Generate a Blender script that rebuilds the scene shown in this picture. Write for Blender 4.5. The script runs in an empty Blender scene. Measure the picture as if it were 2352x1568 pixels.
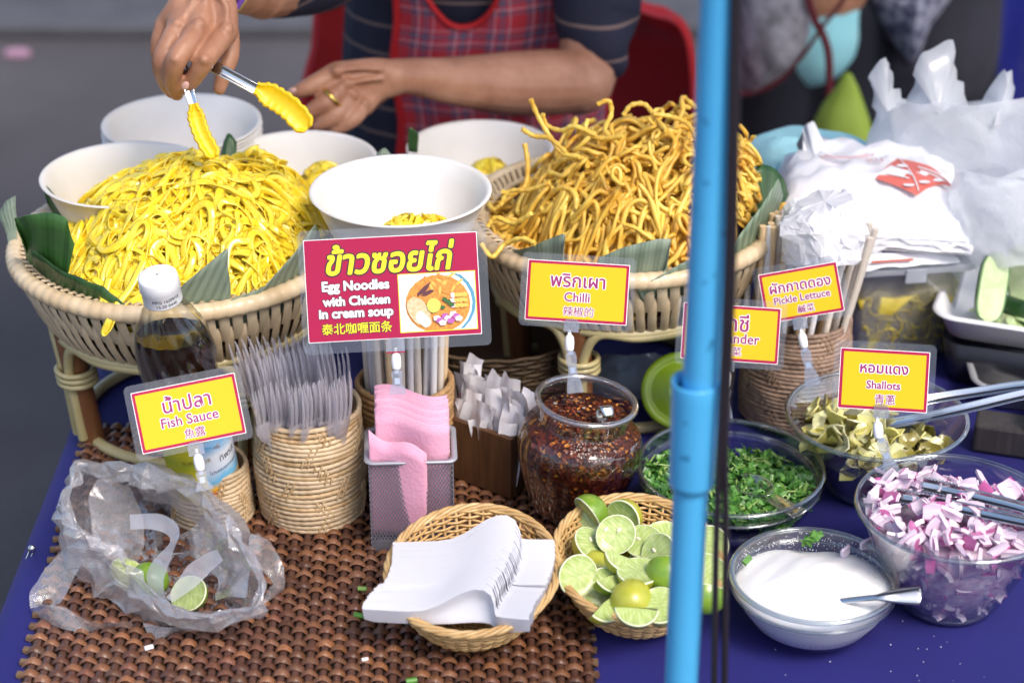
import bpy, bmesh, math, random
import numpy as np
from mathutils import Vector, Matrix

S = bpy.context.scene
C = S.collection
R = random.Random(11)
NR = np.random.RandomState(5)
PI = math.pi

# ------------------------------------------------------------------ camera
T = 0.75                                   # table height
CAMZ, PITCH, LENS = 1.75, math.radians(27.8), 70.0
cd = bpy.data.cameras.new('camera')
cam = bpy.data.objects.new('camera', cd)
C.objects.link(cam)
cam.location = (0, 0, CAMZ)
cam.rotation_euler = (PI / 2 - PITCH, 0, 0)
cd.lens, cd.sensor_width = LENS, 36.0
cd.clip_start, cd.clip_end = 0.05, 600
cd.dof.use_dof = True
cd.dof.focus_distance = 1.74
cd.dof.aperture_fstop = 4.2
S.camera = cam

# ------------------------------------------------------------------ sky, sun, exposure
SUN_EL, SUN_AZ = math.radians(52), math.radians(142)    # azimuth clockwise from +Y
w = bpy.data.worlds.new('World')
S.world = w
w.use_nodes = True
nt = w.node_tree
sky = nt.nodes.new('ShaderNodeTexSky')
sky.sky_type = 'NISHITA'
sky.sun_disc = False
sky.sun_elevation = SUN_EL
sky.sun_rotation = SUN_AZ
sky.air_density, sky.dust_density, sky.ozone_density = 1.0, 3.0, 1.0
bg = nt.nodes['Background']
nt.links.new(sky.outputs[0], bg.inputs[0])
bg.inputs[1].default_value = 0.13
sl = bpy.data.lights.new('sun', 'SUN')
sun = bpy.data.objects.new('sun', sl)
C.objects.link(sun)
sl.energy, sl.angle, sl.color = 1.45, math.radians(20), (1.0, 0.93, 0.84)
sd = Vector((math.sin(SUN_AZ) * math.cos(SUN_EL), math.cos(SUN_AZ) * math.cos(SUN_EL), math.sin(SUN_EL)))
sun.rotation_euler = (-sd).to_track_quat('-Z', 'Y').to_euler()
S.view_settings.view_transform = 'Standard'
S.view_settings.look = 'None'
S.view_settings.exposure = 1.0
S.view_settings.gamma = 1.0
S.view_settings.use_curve_mapping = False
try:
    S.cycles.transparent_max_bounces = 40
    S.cycles.max_bounces = 8
    S.cycles.caustics_reflective = False
    S.cycles.caustics_refractive = False
except Exception:
    pass

# ------------------------------------------------------------------ measuring helpers (photo seen as 2352 x 1568)
FPX = LENS / 36.0 * 2352
FW = Vector((0, math.cos(PITCH), -math.sin(PITCH)))
UPV = Vector((0, math.sin(PITCH), math.cos(PITCH)))
CAMP = Vector((0, 0, CAMZ))


def ray(u, v):
    return FW * FPX + Vector((1, 0, 0)) * (u - 1176) - UPV * (v - 784)


def P(u, v, h=0.0):
    d = ray(u, v)
    return CAMP + d * ((T + h - CAMZ) / d.z)


def PY(u, v, y):
    d = ray(u, v)
    return CAMP + d * (y / d.y)


def PN(u, v, o, n):
    d = ray(u, v)
    return CAMP + d * ((o - CAMP).dot(n) / d.dot(n))


def px(n, p):
    return n * (Vector(p) - CAMP).dot(FW) / FPX


# ------------------------------------------------------------------ mesh builder
class MB:
    def __init__(s):
        s.v, s.f, s.uv, s.mi, s.n = [], [], [], [], 0

    def add(s, verts, faces, uv=None, mi=0):
        verts = np.asarray(verts, float).reshape(-1, 3)
        s.v.append(verts)
        if uv is None:
            uv = np.zeros((len(verts), 2))
        s.uv.append(np.asarray(uv, float))
        b = s.n
        for f in faces:
            s.f.append([i + b for i in f])
            s.mi.append(mi)
        s.n += len(verts)
        return s

    def grid(s, pts, cu=False, cv=False, mi=0, uv=None):
        pts = np.asarray(pts, float)
        nu, nv = pts.shape[:2]
        fs = []
        for i in range(nu if cu else nu - 1):
            for j in range(nv if cv else nv - 1):
                a, b = i, (i + 1) % nu
                c, d = j, (j + 1) % nv
                fs.append((a * nv + c, b * nv + c, b * nv + d, a * nv + d))
        if uv is None:
            uu, vv = np.meshgrid(np.linspace(0, 1, nu), np.linspace(0, 1, nv), indexing='ij')
            uv = np.stack([uu, vv], -1)
        return s.add(pts.reshape(-1, 3), fs, np.asarray(uv).reshape(-1, 2), mi)

    def tube(s, pts, r, n=8, closed=False, caps=True, flat=1.0, mi=0, up=None):
        p = np.asarray([list(q) for q in pts], float)
        k = len(p)
        rr = np.full(k, r, float) if np.isscalar(r) else np.asarray(r, float)
        if closed:
            t = np.roll(p, -1, 0) - np.roll(p, 1, 0)
        else:
            t = np.gradient(p, axis=0)
        t /= np.linalg.norm(t, axis=1, keepdims=True) + 1e-12
        u0 = np.array(up if up is not None else (0, 0, 1.0))
        if abs(t[0] @ u0) > .9 and up is None:
            u0 = np.array((0, 1.0, 0))
        ns = []
        a = u0 - t[0] * (t[0] @ u0)
        a /= np.linalg.norm(a)
        for i in range(k):
            a = a - t[i] * (t[i] @ a)
            a /= np.linalg.norm(a) + 1e-12
            ns.append(a.copy())
        ns = np.array(ns)
        bs = np.cross(t, ns)
        th = np.linspace(0, 2 * PI, n, endpoint=False)
        ring = p[:, None] + rr[:, None, None] * (np.cos(th)[None, :, None] * ns[:, None] * flat + np.sin(th)[None, :, None] * bs[:, None])
        b0 = s.n
        s.grid(ring, cu=closed, cv=True, mi=mi)
        if caps and not closed:
            for e, fl in ((0, 1), (k - 1, 0)):
                s.add(ring[e], [tuple(range(n))[::-1] if fl else tuple(range(n))], mi=mi)
        return s

    def lathe(s, prof, n=48, sx=1, sy=1, rib=None, cap0=False, cap1=False, mi=0, c=(0, 0, 0)):
        th = np.linspace(0, 2 * PI, n, endpoint=False)
        pts = np.zeros((len(prof), n, 3))
        for i, (r, z) in enumerate(prof):
            q = r * (rib(th, i) if rib else 1)
            pts[i, :, 0] = c[0] + np.cos(th) * q * sx
            pts[i, :, 1] = c[1] + np.sin(th) * q * sy
            pts[i, :, 2] = c[2] + z
        b0 = s.n
        s.grid(pts, cv=True, mi=mi)
        k = len(prof)
        if cap0:
            s.f.append([b0 + i for i in range(n)][::-1]); s.mi.append(mi)
        if cap1:
            s.f.append([b0 + (k - 1) * n + i for i in range(n)]); s.mi.append(mi)
        return s

    def box(s, c, d, m=None, mi=0):
        x, y, z = d[0] / 2, d[1] / 2, d[2] / 2
        v = [(-x, -y, -z), (x, -y, -z), (x, y, -z), (-x, y, -z), (-x, -y, z), (x, -y, z), (x, y, z), (-x, y, z)]
        if m is not None:
            v = [tuple(m @ Vector(q)) for q in v]
        v = [(q[0] + c[0], q[1] + c[1], q[2] + c[2]) for q in v]
        return s.add(v, [(0, 3, 2, 1), (4, 5, 6, 7), (0, 1, 5, 4), (1, 2, 6, 5), (2, 3, 7, 6), (3, 0, 4, 7)], mi=mi)

    def ball(s, c, r, n=12, m=8, mi=0):
        r = (r, r, r) if np.isscalar(r) else r
        ph = np.linspace(0, PI, m + 1)
        th = np.linspace(0, 2 * PI, n, endpoint=False)
        pts = np.zeros((m + 1, n, 3))
        pts[..., 0] = c[0] + r[0] * np.sin(ph)[:, None] * np.cos(th)
        pts[..., 1] = c[1] + r[1] * np.sin(ph)[:, None] * np.sin(th)
        pts[..., 2] = c[2] + r[2] * np.cos(ph)[:, None] * np.ones(n)
        return s.grid(pts, cv=True, mi=mi)

    def slab(s, poly, z0, z1, mi=0):
        n = len(poly)
        v = [(p[0], p[1], z0) for p in poly] + [(p[0], p[1], z1) for p in poly]
        f = [tuple(range(n))[::-1], tuple(range(n, 2 * n))] + [(i, (i + 1) % n, n + (i + 1) % n, n + i) for i in range(n)]
        return s.add(v, f, mi=mi)

    def xf(s, m):
        m = np.array(m)
        s.v = [q @ m[:3, :3].T + m[:3, 3] for q in s.v]
        return s

    def mesh(s, name, mats, smooth=True):
        v = np.concatenate(s.v)
        me = bpy.data.meshes.new(name)
        lens = np.array([len(f) for f in s.f], np.int32)
        loops = np.fromiter((i for f in s.f for i in f), np.int32, int(lens.sum()))
        me.vertices.add(len(v)); me.vertices.foreach_set('co', v.astype(np.float32).ravel())
        me.loops.add(len(loops)); me.loops.foreach_set('vertex_index', loops)
        me.polygons.add(len(lens))
        me.polygons.foreach_set('loop_start', np.concatenate([[0], np.cumsum(lens)[:-1]]).astype(np.int32))
        me.polygons.foreach_set('loop_total', lens)
        me.polygons.foreach_set('use_smooth', np.full(len(lens), smooth))
        me.polygons.foreach_set('material_index', np.array(s.mi, np.int32))
        uv = np.concatenate(s.uv)
        ul = me.uv_layers.new(name='UVMap')
        ul.data.foreach_set('uv', uv[loops].astype(np.float32).ravel())
        me.update(calc_edges=True)
        me.validate()
        for m in (mats if isinstance(mats, (list, tuple)) else [mats]):
            me.materials.append(m)
        return me


def tag(o, label=None, cat=None, group=None, kind=None):
    if label: o['label'] = label
    if cat: o['category'] = cat
    if group: o['group'] = group
    if kind: o['kind'] = kind
    return o


def thing(name, label, cat, loc=(0, 0, 0), rz=0.0, group=None):
    o = bpy.data.objects.new(name, None)
    o.empty_display_size = .02
    C.objects.link(o)
    o.location = loc
    o.rotation_euler = (0, 0, rz)
    return tag(o, label, cat, group)


def put(name, data, parent=None, loc=(0, 0, 0), rot=(0, 0, 0)):
    o = bpy.data.objects.new(name, data)
    C.objects.link(o)
    o.parent = parent
    o.location = loc
    o.rotation_euler = rot
    return o


def build(mb, name, mats, parent=None, loc=(0, 0, 0), rot=(0, 0, 0), smooth=True, world=None):
    if world is not None:                       # vertices given in world space: move them to the parent's / object's origin
        mb.xf(Matrix.Translation(-Vector(world)))
        if parent is None:
            loc = world
    return put(name, mb.mesh(name, mats, smooth), parent, loc, rot)


def crease(o, ang=35):
    """flat-looking edges past an angle, smooth below it"""
    me = o.data
    bm = bmesh.new(); bm.from_mesh(me)
    a = math.radians(ang)
    for e in bm.edges:
        e.smooth = len(e.link_faces) == 2 and e.calc_face_angle(0) < a
    bm.to_mesh(me); bm.free()
    return o


def bevel(o, wdt, seg=2):
    m = o.modifiers.new('bevel', 'BEVEL')
    m.width, m.segments, m.limit_method = wdt, seg, 'ANGLE'
    return o


def solid(o, t, off=0):
    m = o.modifiers.new('solid', 'SOLIDIFY')
    m.thickness, m.offset = t, off
    return o


def cat(pts, n, closed=False):
    """Catmull-Rom through points"""
    p = np.asarray([list(q) for q in pts], float)
    k = len(p)
    ts = np.linspace(0, k if closed else k - 1, n, endpoint=not closed)
    out = []
    for t in ts:
        i = min(int(t), k - 1 if closed else k - 2)
        f = t - i
        g = (lambda j: p[j % k]) if closed else (lambda j: p[min(max(j, 0), k - 1)])
        a, b, c, d = g(i - 1), g(i), g(i + 1), g(i + 2)
        out.append(.5 * (2 * b + (c - a) * f + (2 * a - 5 * b + 4 * c - d) * f * f + (3 * b - a - 3 * c + d) * f ** 3))
    return np.array(out)


def vnoise(p, seed=0, oct=3):
    """cheap smooth noise from summed sines; p (...,3) already scaled"""
    r = np.random.RandomState(seed)
    out = np.zeros(p.shape[:-1])
    a, f = 1.0, 1.0
    for _ in range(oct):
        for _k in range(4):
            d = r.normal(size=3); d /= np.linalg.norm(d)
            out += a * np.sin(f * 6.28 * (p @ d) + r.rand() * 6.28) * .5
        a *= .55; f *= 1.9
    return out


def worley(p, cell, seed):
    """distance to the nearest of scattered points, 0..1: creases like crumpled film"""
    q = p.reshape(-1, 3)
    lo, hi = q.min(0) - cell, q.max(0) + cell
    n = int(min(1600, max(12, np.prod((hi - lo) / cell) * 1.0)))
    c = lo + np.random.RandomState(seed).rand(n, 3) * (hi - lo)
    out = np.full(len(q), 9.0)
    for k in range(0, len(q), 4000):
        out[k:k + 4000] = np.sqrt(((q[k:k + 4000, None] - c[None]) ** 2).sum(-1).min(1))
    return np.minimum(out / cell, 1.3).reshape(p.shape[:-1])


# ------------------------------------------------------------------ materials
def newmat(name):
    m = bpy.data.materials.new(name)
    m.use_nodes = True
    return m, m.node_tree, m.node_tree.nodes['Principled BSDF']


def coords(t, kind='Object', scale=(1, 1, 1), rot=(0, 0, 0)):
    c = t.nodes.new('ShaderNodeTexCoord')
    mp = t.nodes.new('ShaderNodeMapping')
    mp.inputs['Scale'].default_value = scale
    mp.inputs['Rotation'].default_value = rot
    t.links.new(c.outputs[kind], mp.inputs[0])
    return mp.outputs[0]


def ramp(t, fac, stops):
    r = t.nodes.new('ShaderNodeValToRGB')
    e = r.color_ramp.elements
    while len(e) < len(stops):
        e.new(.5)
    for k, (p, c) in enumerate(stops):
        e[k].position = p
        e[k].color = (*c, 1) if len(c) == 3 else c
    t.links.new(fac, r.inputs[0])
    return r.outputs[0]


def noise(t, vec, scale, detail=3, rough=.55, dist=0):
    n = t.nodes.new('ShaderNodeTexNoise')
    n.inputs['Scale'].default_value = scale
    n.inputs['Detail'].default_value = detail
    n.inputs['Roughness'].default_value = rough
    n.inputs['Distortion'].default_value = dist
    if vec is not None:
        t.links.new(vec, n.inputs['Vector'])
    return n.outputs[0]


def bump(t, bsdf, h, strength=.3, dist=.002):
    b = t.nodes.new('ShaderNodeBump')
    b.inputs['Strength'].default_value = strength
    b.inputs['Distance'].default_value = dist
    t.links.new(h, b.inputs['Height'])
    t.links.new(b.outputs[0], bsdf.inputs['Normal'])
    return b


def mul(c, k):
    return tuple(min(1, x * k) for x in c)


def M(name, col, rough=.5, col2=None, nscale=30, stretch=(1, 1, 1), metal=0, spec=.5, sss=0, coat=0, bmp=0, bscale=None, bdist=.001,
      vary=0, sssr=(1, .3, .15), ssss=.004, transw=0):
    m, t, b = newmat(name)
    b.inputs['Roughness'].default_value = rough
    b.inputs['Metallic'].default_value = metal
    b.inputs['Specular IOR Level'].default_value = spec
    b.inputs['Coat Weight'].default_value = coat
    b.inputs['Coat Roughness'].default_value = .1
    if sss:
        b.inputs['Subsurface Weight'].default_value = sss
        b.inputs['Subsurface Radius'].default_value = sssr
        b.inputs['Subsurface Scale'].default_value = ssss
    b.inputs['Transmission Weight'].default_value = transw
    b.inputs['Base Color'].default_value = (*col, 1)
    out = None
    if col2 is not None or bmp:
        vec = coords(t, 'Object', stretch)
    if col2 is not None:
        n = noise(t, vec, nscale, 4)
        out = ramp(t, n, [(.32, col), (.68, col2)])
    if vary:
        oi = t.nodes.new('ShaderNodeObjectInfo')
        hs = t.nodes.new('ShaderNodeHueSaturation')
        mr = t.nodes.new('ShaderNodeMapRange')
        mr.inputs[3].default_value, mr.inputs[4].default_value = 1 - vary, 1 + vary
        t.links.new(oi.outputs['Random'], mr.inputs[0])
        t.links.new(mr.outputs[0], hs.inputs['Value'])
        if out is not None:
            t.links.new(out, hs.inputs['Color'])
        else:
            hs.inputs['Color'].default_value = (*col, 1)
        out = hs.outputs[0]
    if out is not None:
        t.links.new(out, b.inputs['Base Color'])
    if bmp:
        bump(t, b, noise(t, vec, bscale or nscale, 3), bmp, bdist)
    return m


def clear(name, tint=(1, 1, 1), rough=.04, base=.05, edge=.75, blend=.35, haze=0.0, hazecol=(.8, .8, .88), trl=.5, bmp=0, bscale=60, bdist=.002, facet=False):
    """thin clear plastic or glass: lets light through, mirrors more at grazing angles, haze scatters"""
    m = bpy.data.materials.new(name)
    m.use_nodes = True
    t = m.node_tree
    t.nodes.remove(t.nodes['Principled BSDF'])
    out = t.nodes['Material Output']
    tr = t.nodes.new('ShaderNodeBsdfTransparent'); tr.inputs[0].default_value = (*tint, 1)
    gl = t.nodes.new('ShaderNodeBsdfGlossy'); gl.inputs['Roughness'].default_value = rough
    lw = t.nodes.new('ShaderNodeLayerWeight'); lw.inputs[0].default_value = blend
    mr = t.nodes.new('ShaderNodeMapRange'); mr.inputs[3].default_value, mr.inputs[4].default_value = base, edge
    t.links.new(lw.outputs['Facing'], mr.inputs[0])
    mx = t.nodes.new('ShaderNodeMixShader')
    t.links.new(mr.outputs[0], mx.inputs[0]); t.links.new(tr.outputs[0], mx.inputs[1]); t.links.new(gl.outputs[0], mx.inputs[2])
    last = mx
    df = None
    if haze:
        df = t.nodes.new('ShaderNodeBsdfDiffuse'); df.inputs[0].default_value = (*hazecol, 1)
        tl = t.nodes.new('ShaderNodeBsdfTranslucent'); tl.inputs[0].default_value = (*hazecol, 1)
        m2 = t.nodes.new('ShaderNodeMixShader'); m2.inputs[0].default_value = trl
        t.links.new(df.outputs[0], m2.inputs[1]); t.links.new(tl.outputs[0], m2.inputs[2])
        m3 = t.nodes.new('ShaderNodeMixShader'); m3.inputs[0].default_value = haze
        t.links.new(mx.outputs[0], m3.inputs[1]); t.links.new(m2.outputs[0], m3.inputs[2])
        last = m3
    if bmp:
        b = t.nodes.new('ShaderNodeBump'); b.inputs['Strength'].default_value = bmp; b.inputs['Distance'].default_value = bdist
        if facet:
            t.links.new(noise(t, coords(t), bscale, 5, .62, 2.6), b.inputs['Height'])
        else:
            t.links.new(noise(t, coords(t), bscale, 4, .6, .6), b.inputs['Height'])
        for nd in (gl, lw) + ((df,) if df else ()):
            t.links.new(b.outputs[0], nd.inputs['Normal'])
    t.links.new(last.outputs[0], out.inputs[0])
    return m


WHITE_PLASTIC = M('white_plastic', (.82, .82, .84), .35, sss=.1)
CLEAR = clear('clear_plastic', (.97, .97, .98), .05, .05, .7)
LAMINATE = clear('laminate_film', (.96, .97, .98), .10, .05, .4, haze=.025)
GLASS = clear('bowl_glass', (.97, .982, .987), .02, .025, .75, .3)
GLASS_RIM = clear('glass_rim', (.80, .85, .89), .03, .10, .9, .45)
STEEL = M('polished_steel', (.62, .63, .65), .16, metal=1, bmp=.06, bscale=90)
MAGENTA = M('magenta_ink', (.37, .0015, .055), .5, spec=.3)
YELLOW = M('yellow_ink', (.70, .455, .003), .5, spec=.3)
INKY = M('yellow_lettering', (.90, .72, .01), .4)
PURPLE = M('purple_ink', (.28, .004, .13), .45)
WHITE_INK = M('white_ink', (.85, .85, .87), .45)
BLACK_INK = M('black_ink', (.012, .01, .02), .45)
RED_INK = M('red_ink', (.65, .02, .03), .5)

# ------------------------------------------------------------------ lettering
_tc = {}


def glyphs(s, size, shear=0.0):
    k = (s, shear)
    if k not in _tc:
        f = bpy.data.curves.new('lettering', 'FONT')
        f.body, f.resolution_u, f.shear = s, 3, shear
        o = bpy.data.objects.new('lettering', f)
        C.objects.link(o)
        dg = bpy.context.evaluated_depsgraph_get()
        me = bpy.data.meshes.new_from_object(o.evaluated_get(dg))
        me.calc_loop_triangles()
        v = np.array([q.co[:] for q in me.vertices]).reshape(-1, 3)
        tri = [tuple(q.vertices) for q in me.loop_triangles]
        bpy.data.objects.remove(o); bpy.data.curves.remove(f); bpy.data.meshes.remove(me)
        _tc[k] = (v, tri)
    v, tri = _tc[k]
    return v, tri


def write(mb, s, cx, cy, width=None, height=None, z=0.0, grow=0.0, mi=0, shear=0.0, ny=1.0):
    """lettering centred at cx, cy in the XY plane; triangles set apart in depth by hundredths of a millimetre; grow thickens it"""
    v, tri = glyphs(s, 1.0, shear)
    lo, hi = v.min(0), v.max(0)
    k = width / (hi[0] - lo[0]) if width else height / (hi[1] - lo[1])
    ky = height / (hi[1] - lo[1]) if (height and width) else k * ny
    q = (v - (lo + hi) / 2) * (k, ky, 0) + (cx, cy, z)
    offs = [(0, 0)] if grow == 0 else [(grow * math.cos(a), grow * math.sin(a)) for a in np.arange(8) * PI / 4] + [(0, 0)]
    for n, (dx, dy) in enumerate(offs):
        tv = q[np.array(tri).ravel()] + (dx, dy, n * 1.2e-5)
        tv[:, 2] += np.repeat(np.arange(len(tri)) % 5, 3) * 2e-6
        mb.add(tv, [(i, i + 1, i + 2) for i in range(0, len(tv), 3)], mi=mi)
    return mb

# ================================================================== GROUND
def ground_mat():
    m, t, b = newmat('asphalt')
    v = coords(t)
    n1 = noise(t, v, 1.4, 5, .6)
    n2 = noise(t, v, 160, 3, .6)
    c1 = ramp(t, n1, [(.3, (.052, .046, .051)), (.7, (.086, .077, .084))])
    c2 = ramp(t, n2, [(.35, (.55, .55, .55)), (.7, (1.25, 1.25, 1.25))])
    mx = t.nodes.new('ShaderNodeMix'); mx.data_type = 'RGBA'; mx.blend_type = 'MULTIPLY'
    mx.inputs[0].default_value = .8
    t.links.new(c1, mx.inputs[6]); t.links.new(c2, mx.inputs[7])
    t.links.new(mx.outputs[2], b.inputs['Base Color'])
    b.inputs['Roughness'].default_value = .85
    bump(t, b, n2, .5, .004)
    return m


mb = MB()
mb.add([(-250, -100, 0), (250, -100, 0), (250, 400, 0), (-250, 400, 0)], [(0, 1, 2, 3)])
tag(build(mb, 'ground', ground_mat(), smooth=False), kind='structure')
PAVE = M('pavement_concrete', (.055, .055, .066), .8, (.080, .080, .092), 9, bmp=.3, bscale=120)
mb = MB(); mb.box((0, 5.17, .0175), (60, .27, .035))
tag(bevel(build(mb, 'kerb', PAVE, smooth=False), .008), kind='structure')
mb = MB(); mb.box((0, 13.33, .036), (60, 16, .072))
tag(bevel(build(mb, 'pavement', PAVE, smooth=False), .008), kind='structure')
for (u, v, s, nm) in ((40, 128, .035, 'left'), (830, 128, .05, 'right')):
    g = P(u, v, -T)
    mb = MB()
    a = [(s * (1 + .35 * math.sin(3 * k)) * math.cos(k * PI / 4), .7 * s * math.sin(k * PI / 4)) for k in range(8)]
    mb.slab(a, .002, .012)
    o = build(mb, 'paper_scrap', M('pale_pink_paper', (.36, .2, .28), .8), loc=(g.x, g.y, 0), smooth=False)
    tag(o, 'small crumpled pink paper scrap on the asphalt ' + ('at the far left edge' if nm == 'left' else 'beside the red chair'), 'litter')

# ================================================================== TABLE AND CLOTH
TX0, TX1, TY0, TY1 = -.425, 1.05, 1.19, 2.16
tb = thing('stall_table', 'folding stall table hidden under the dark blue cloth', 'table', ((TX0 + TX1) / 2, (TY0 + TY1) / 2, 0))
GREY_METAL = M('grey_metal', (.25, .25, .26), .4, metal=.7)
mb = MB(); mb.box((0, 0, T - .021), (TX1 - TX0 - .012, TY1 - TY0 - .012, .03))
build(mb, 'tabletop', M('table_board', (.35, .3, .24), .6), tb, smooth=False)
for sx in (-1, 1):
    for sy in (-1, 1):
        mb = MB(); mb.tube([(sx * .66, sy * .42, 0), (sx * .66, sy * .42, T - .037)], .014, 12)
        build(mb, 'leg', GREY_METAL, tb)


def cloth_mat():
    m, t, b = newmat('blue_cloth')
    v = coords(t)
    c = ramp(t, noise(t, v, 5, 4), [(.3, (.006, .0055, .105)), (.7, (.0095, .009, .145))])
    t.links.new(c, b.inputs['Base Color'])
    b.inputs['Roughness'].default_value = .75
    b.inputs["Sheen Weight"].default_value = .06
    b.inputs['Sheen Tint'].default_value = (.35, .35, 1, 1)
    wv = t.nodes.new('ShaderNodeTexWave'); wv.inputs['Scale'].default_value = 260; wv.bands_direction = 'DIAGONAL'
    t.links.new(v, wv.inputs['Vector'])
    ad = t.nodes.new('ShaderNodeMath'); ad.operation = 'ADD'
    ms = t.nodes.new('ShaderNodeMath'); ms.operation = 'MULTIPLY'; ms.inputs[1].default_value = 6
    t.links.new(noise(t, v, 9, 3), ms.inputs[0])
    t.links.new(wv.outputs[0], ad.inputs[0]); t.links.new(ms.outputs[0], ad.inputs[1])
    bump(t, b, ad.outputs[0], .25, .0012)
    return m


def cloth_point(s, y):
    """s: distance across from the left table edge (negative hangs down)"""
    if s >= 0:
        return (TX0 + s, y, T)
    d = -s
    fold = .012 * math.sin(y * 31 + d * 5) * min(1, d * 6) + .02 * math.sin(y * 9.5 + 1) * min(1, d * 3)
    r = .02
    if d < r * PI / 2:
        a = d / r
        return (TX0 - r * math.sin(a), y, T - r + r * math.cos(a))
    dd = d - r * PI / 2
    return (TX0 - r - .02 * min(1, dd * 5) - .10 * dd + fold, y, T - r - dd)


xs = [-.62, -.5, -.4, -.3, -.22, -.16, -.11, -.07, -.045, -.03, -.02, -.01, 0, .03, .1, .3, .6, 1.0, TX1 - TX0]
ys = list(np.linspace(TY0 - .0, TY1, 70))
pts = np.array([[cloth_point(s, y) for y in ys] for s in xs])
mb = MB(); mb.grid(pts[:, ::-1])
xr = np.linspace(TX0, TX1, 40)
for (yy, sg) in ((TY0, -1), (TY1, 1)):
    hang = np.array([[(x, yy + sg * (.004 + .05 * d + .012 * math.sin(x * 27) * d * 2), T - d) for x in xr] for d in (0, .01, .05, .15, .3, .5, .62)])
    mb.grid(hang if sg > 0 else hang[:, ::-1])
cl = build(mb, 'tablecloth', cloth_mat())
tag(cl, 'dark royal blue tablecloth draped over the stall table', 'tablecloth')

# safety pin at the cloth's left fold
a, b = P(68, 1262, .004), P(30, 1352, -.03)
pin = thing('safety_pin', 'small silver safety pin closing a fold at the blue cloth left edge', 'pin', a)
mb = MB()
mb.tube([a, a.lerp(b, .5) + Vector((.002, 0, .003)), b], .0008, 6); mb.tube([a + Vector((.004, 0, 0)), b + Vector((.004, .001, 0))], .0008, 6)
build(mb, 'wire', STEEL, pin, world=a)
mb = MB(); mb.ball(a + Vector((.002, 0, .001)), (.004, .003, .004), 10, 6)
build(mb, 'clasp', STEEL, pin, world=a)

# ================================================================== WOVEN MAT
MATY0, MATY1 = 1.255, 1.715
pl1, pl2 = P(88, 1400), P(49, 1568)
pr1, pr2 = P(1352, 1422), P(1369, 1568)


def mat_x(t, y):
    f = (y - pl2.y) / (pl1.y - pl2.y)
    xl = pl2.x + (pl1.x - pl2.x) * f * .75
    g = (y - pr2.y) / (pr1.y - pr2.y)
    xr_ = pr2.x + (pr1.x - pr2.x) * g * .6
    return xl + (xr_ - xl) * t


def rattan(name, c1, c2, rough=.33, coat=.25, st=(8, 90, 90)):
    return M(name, c1, rough, c2, 9, st, coat=coat, bmp=.35, bscale=22, bdist=.0006, vary=.42)


BROWNS = [rattan('brown_rattan', (.105, .044, .022), (.20, .092, .050)), rattan('dark_brown_rattan', (.085, .032, .018), (.165, .066, .036)),
          rattan('red_brown_rattan', (.125, .048, .020), (.24, .104, .048))]
STAKE = M('dark_stake', (.060, .026, .018), .4, (.12, .055, .038), 40, (20, 2, 20), coat=.15)
mt = thing('woven_mat', 'brown woven rattan mat lying on the blue cloth at the front', 'mat', (0, 1.48, T + .001))
NCOL, RP = 41, .0083
nrow = int((MATY1 - MATY0) / RP)
base = Vector((0, 1.48, T + .001))
for c in range(NCOL):
    t = (c + .5) / NCOL
    mb = MB()
    ysq = np.linspace(MATY0, MATY1, 14)
    mb.tube([(mat_x(t, y) - base.x, y - base.y, .0018 + .0006 * math.sin(y * 90 + c)) for y in ysq], .0036, 6, flat=.75)
    build(mb, 'stake', STAKE, mt)
mb = MB()
mb.add([(mat_x(0, MATY0), MATY0 - base.y, .0002), (mat_x(1, MATY0), MATY0 - base.y, .0002), (mat_x(1, MATY1), MATY1 - base.y, .0002), (mat_x(0, MATY1), MATY1 - base.y, .0002)], [(0, 1, 2, 3)])
build(mb, 'gap_shade', M('mat_gap_shade', (.012, .006, .005), .8), mt, smooth=False)  # near-black sheet painting in the shade between the woven strands


def strand(seed):
    r = random.Random(seed)
    k = np.linspace(-1, 1, 9)
    cr = np.linspace(-1, 1, 5)
    L = .0081 + r.uniform(-.0006, .0005)
    Wd = .0041 + r.uniform(-.0005, .0003)
    Hh = .0050 + r.uniform(-.0007, .0007)
    g = np.zeros((9, 5, 3))
    for i, s in enumerate(k):
        for j, q in enumerate(cr):
            g[i, j] = (s * L, q * Wd * (1 - .12 * s * s), max(-.0004, (Hh + .0008) * (1 - abs(s) ** (2.3 if seed % 2 else 1.6)) + .0010 - .0018 * q * q))
    return g


variants = [strand(k) for k in range(5)]
vm = []
for k, g in enumerate(variants):
    for bmt in BROWNS:
        q = MB(); q.grid(g)
        vm.append(q.mesh('strand', bmt))
cells = []
for r_ in range(nrow):
    y = MATY0 + (r_ + .5) * RP
    for c in range(NCOL):
        if (c + r_) % 2 == 0:
            cells.append((y + R.uniform(-.0007, .0007), mat_x((c + .5) / NCOL, y), c))
first = [q for q in cells if q[0] > 1.293][:300]
fs = set(first)
rest = [MB(), MB(), MB()]
for q in cells:
    y, x, c = q
    if q in fs:
        o = put('strand', vm[R.randrange(len(vm))], mt, (x - base.x, y - base.y, R.uniform(0, .0008)), (R.uniform(-.12, .12), R.uniform(-.06, .06), R.uniform(-.05, .05)))
    else:
        g = variants[R.randrange(5)]
        rz, ry = R.uniform(-.05, .05), R.uniform(-.06, .06)
        m = Matrix.Translation((x - base.x, y - base.y, R.uniform(0, .0008))) @ Matrix.Rotation(rz, 4, 'Z') @ Matrix.Rotation(ry, 4, 'Y') @ Matrix.Rotation(R.uniform(-.12, .12), 4, 'X')
        gg = g.reshape(-1, 3) @ np.array(m)[:3, :3].T + np.array(m)[:3, 3]
        rest[R.randrange(3)].grid(gg.reshape(9, 5, 3))
for k in range(3):
    tag(build(rest[k], 'strand', BROWNS[k], mt), kind='stuff')
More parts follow.
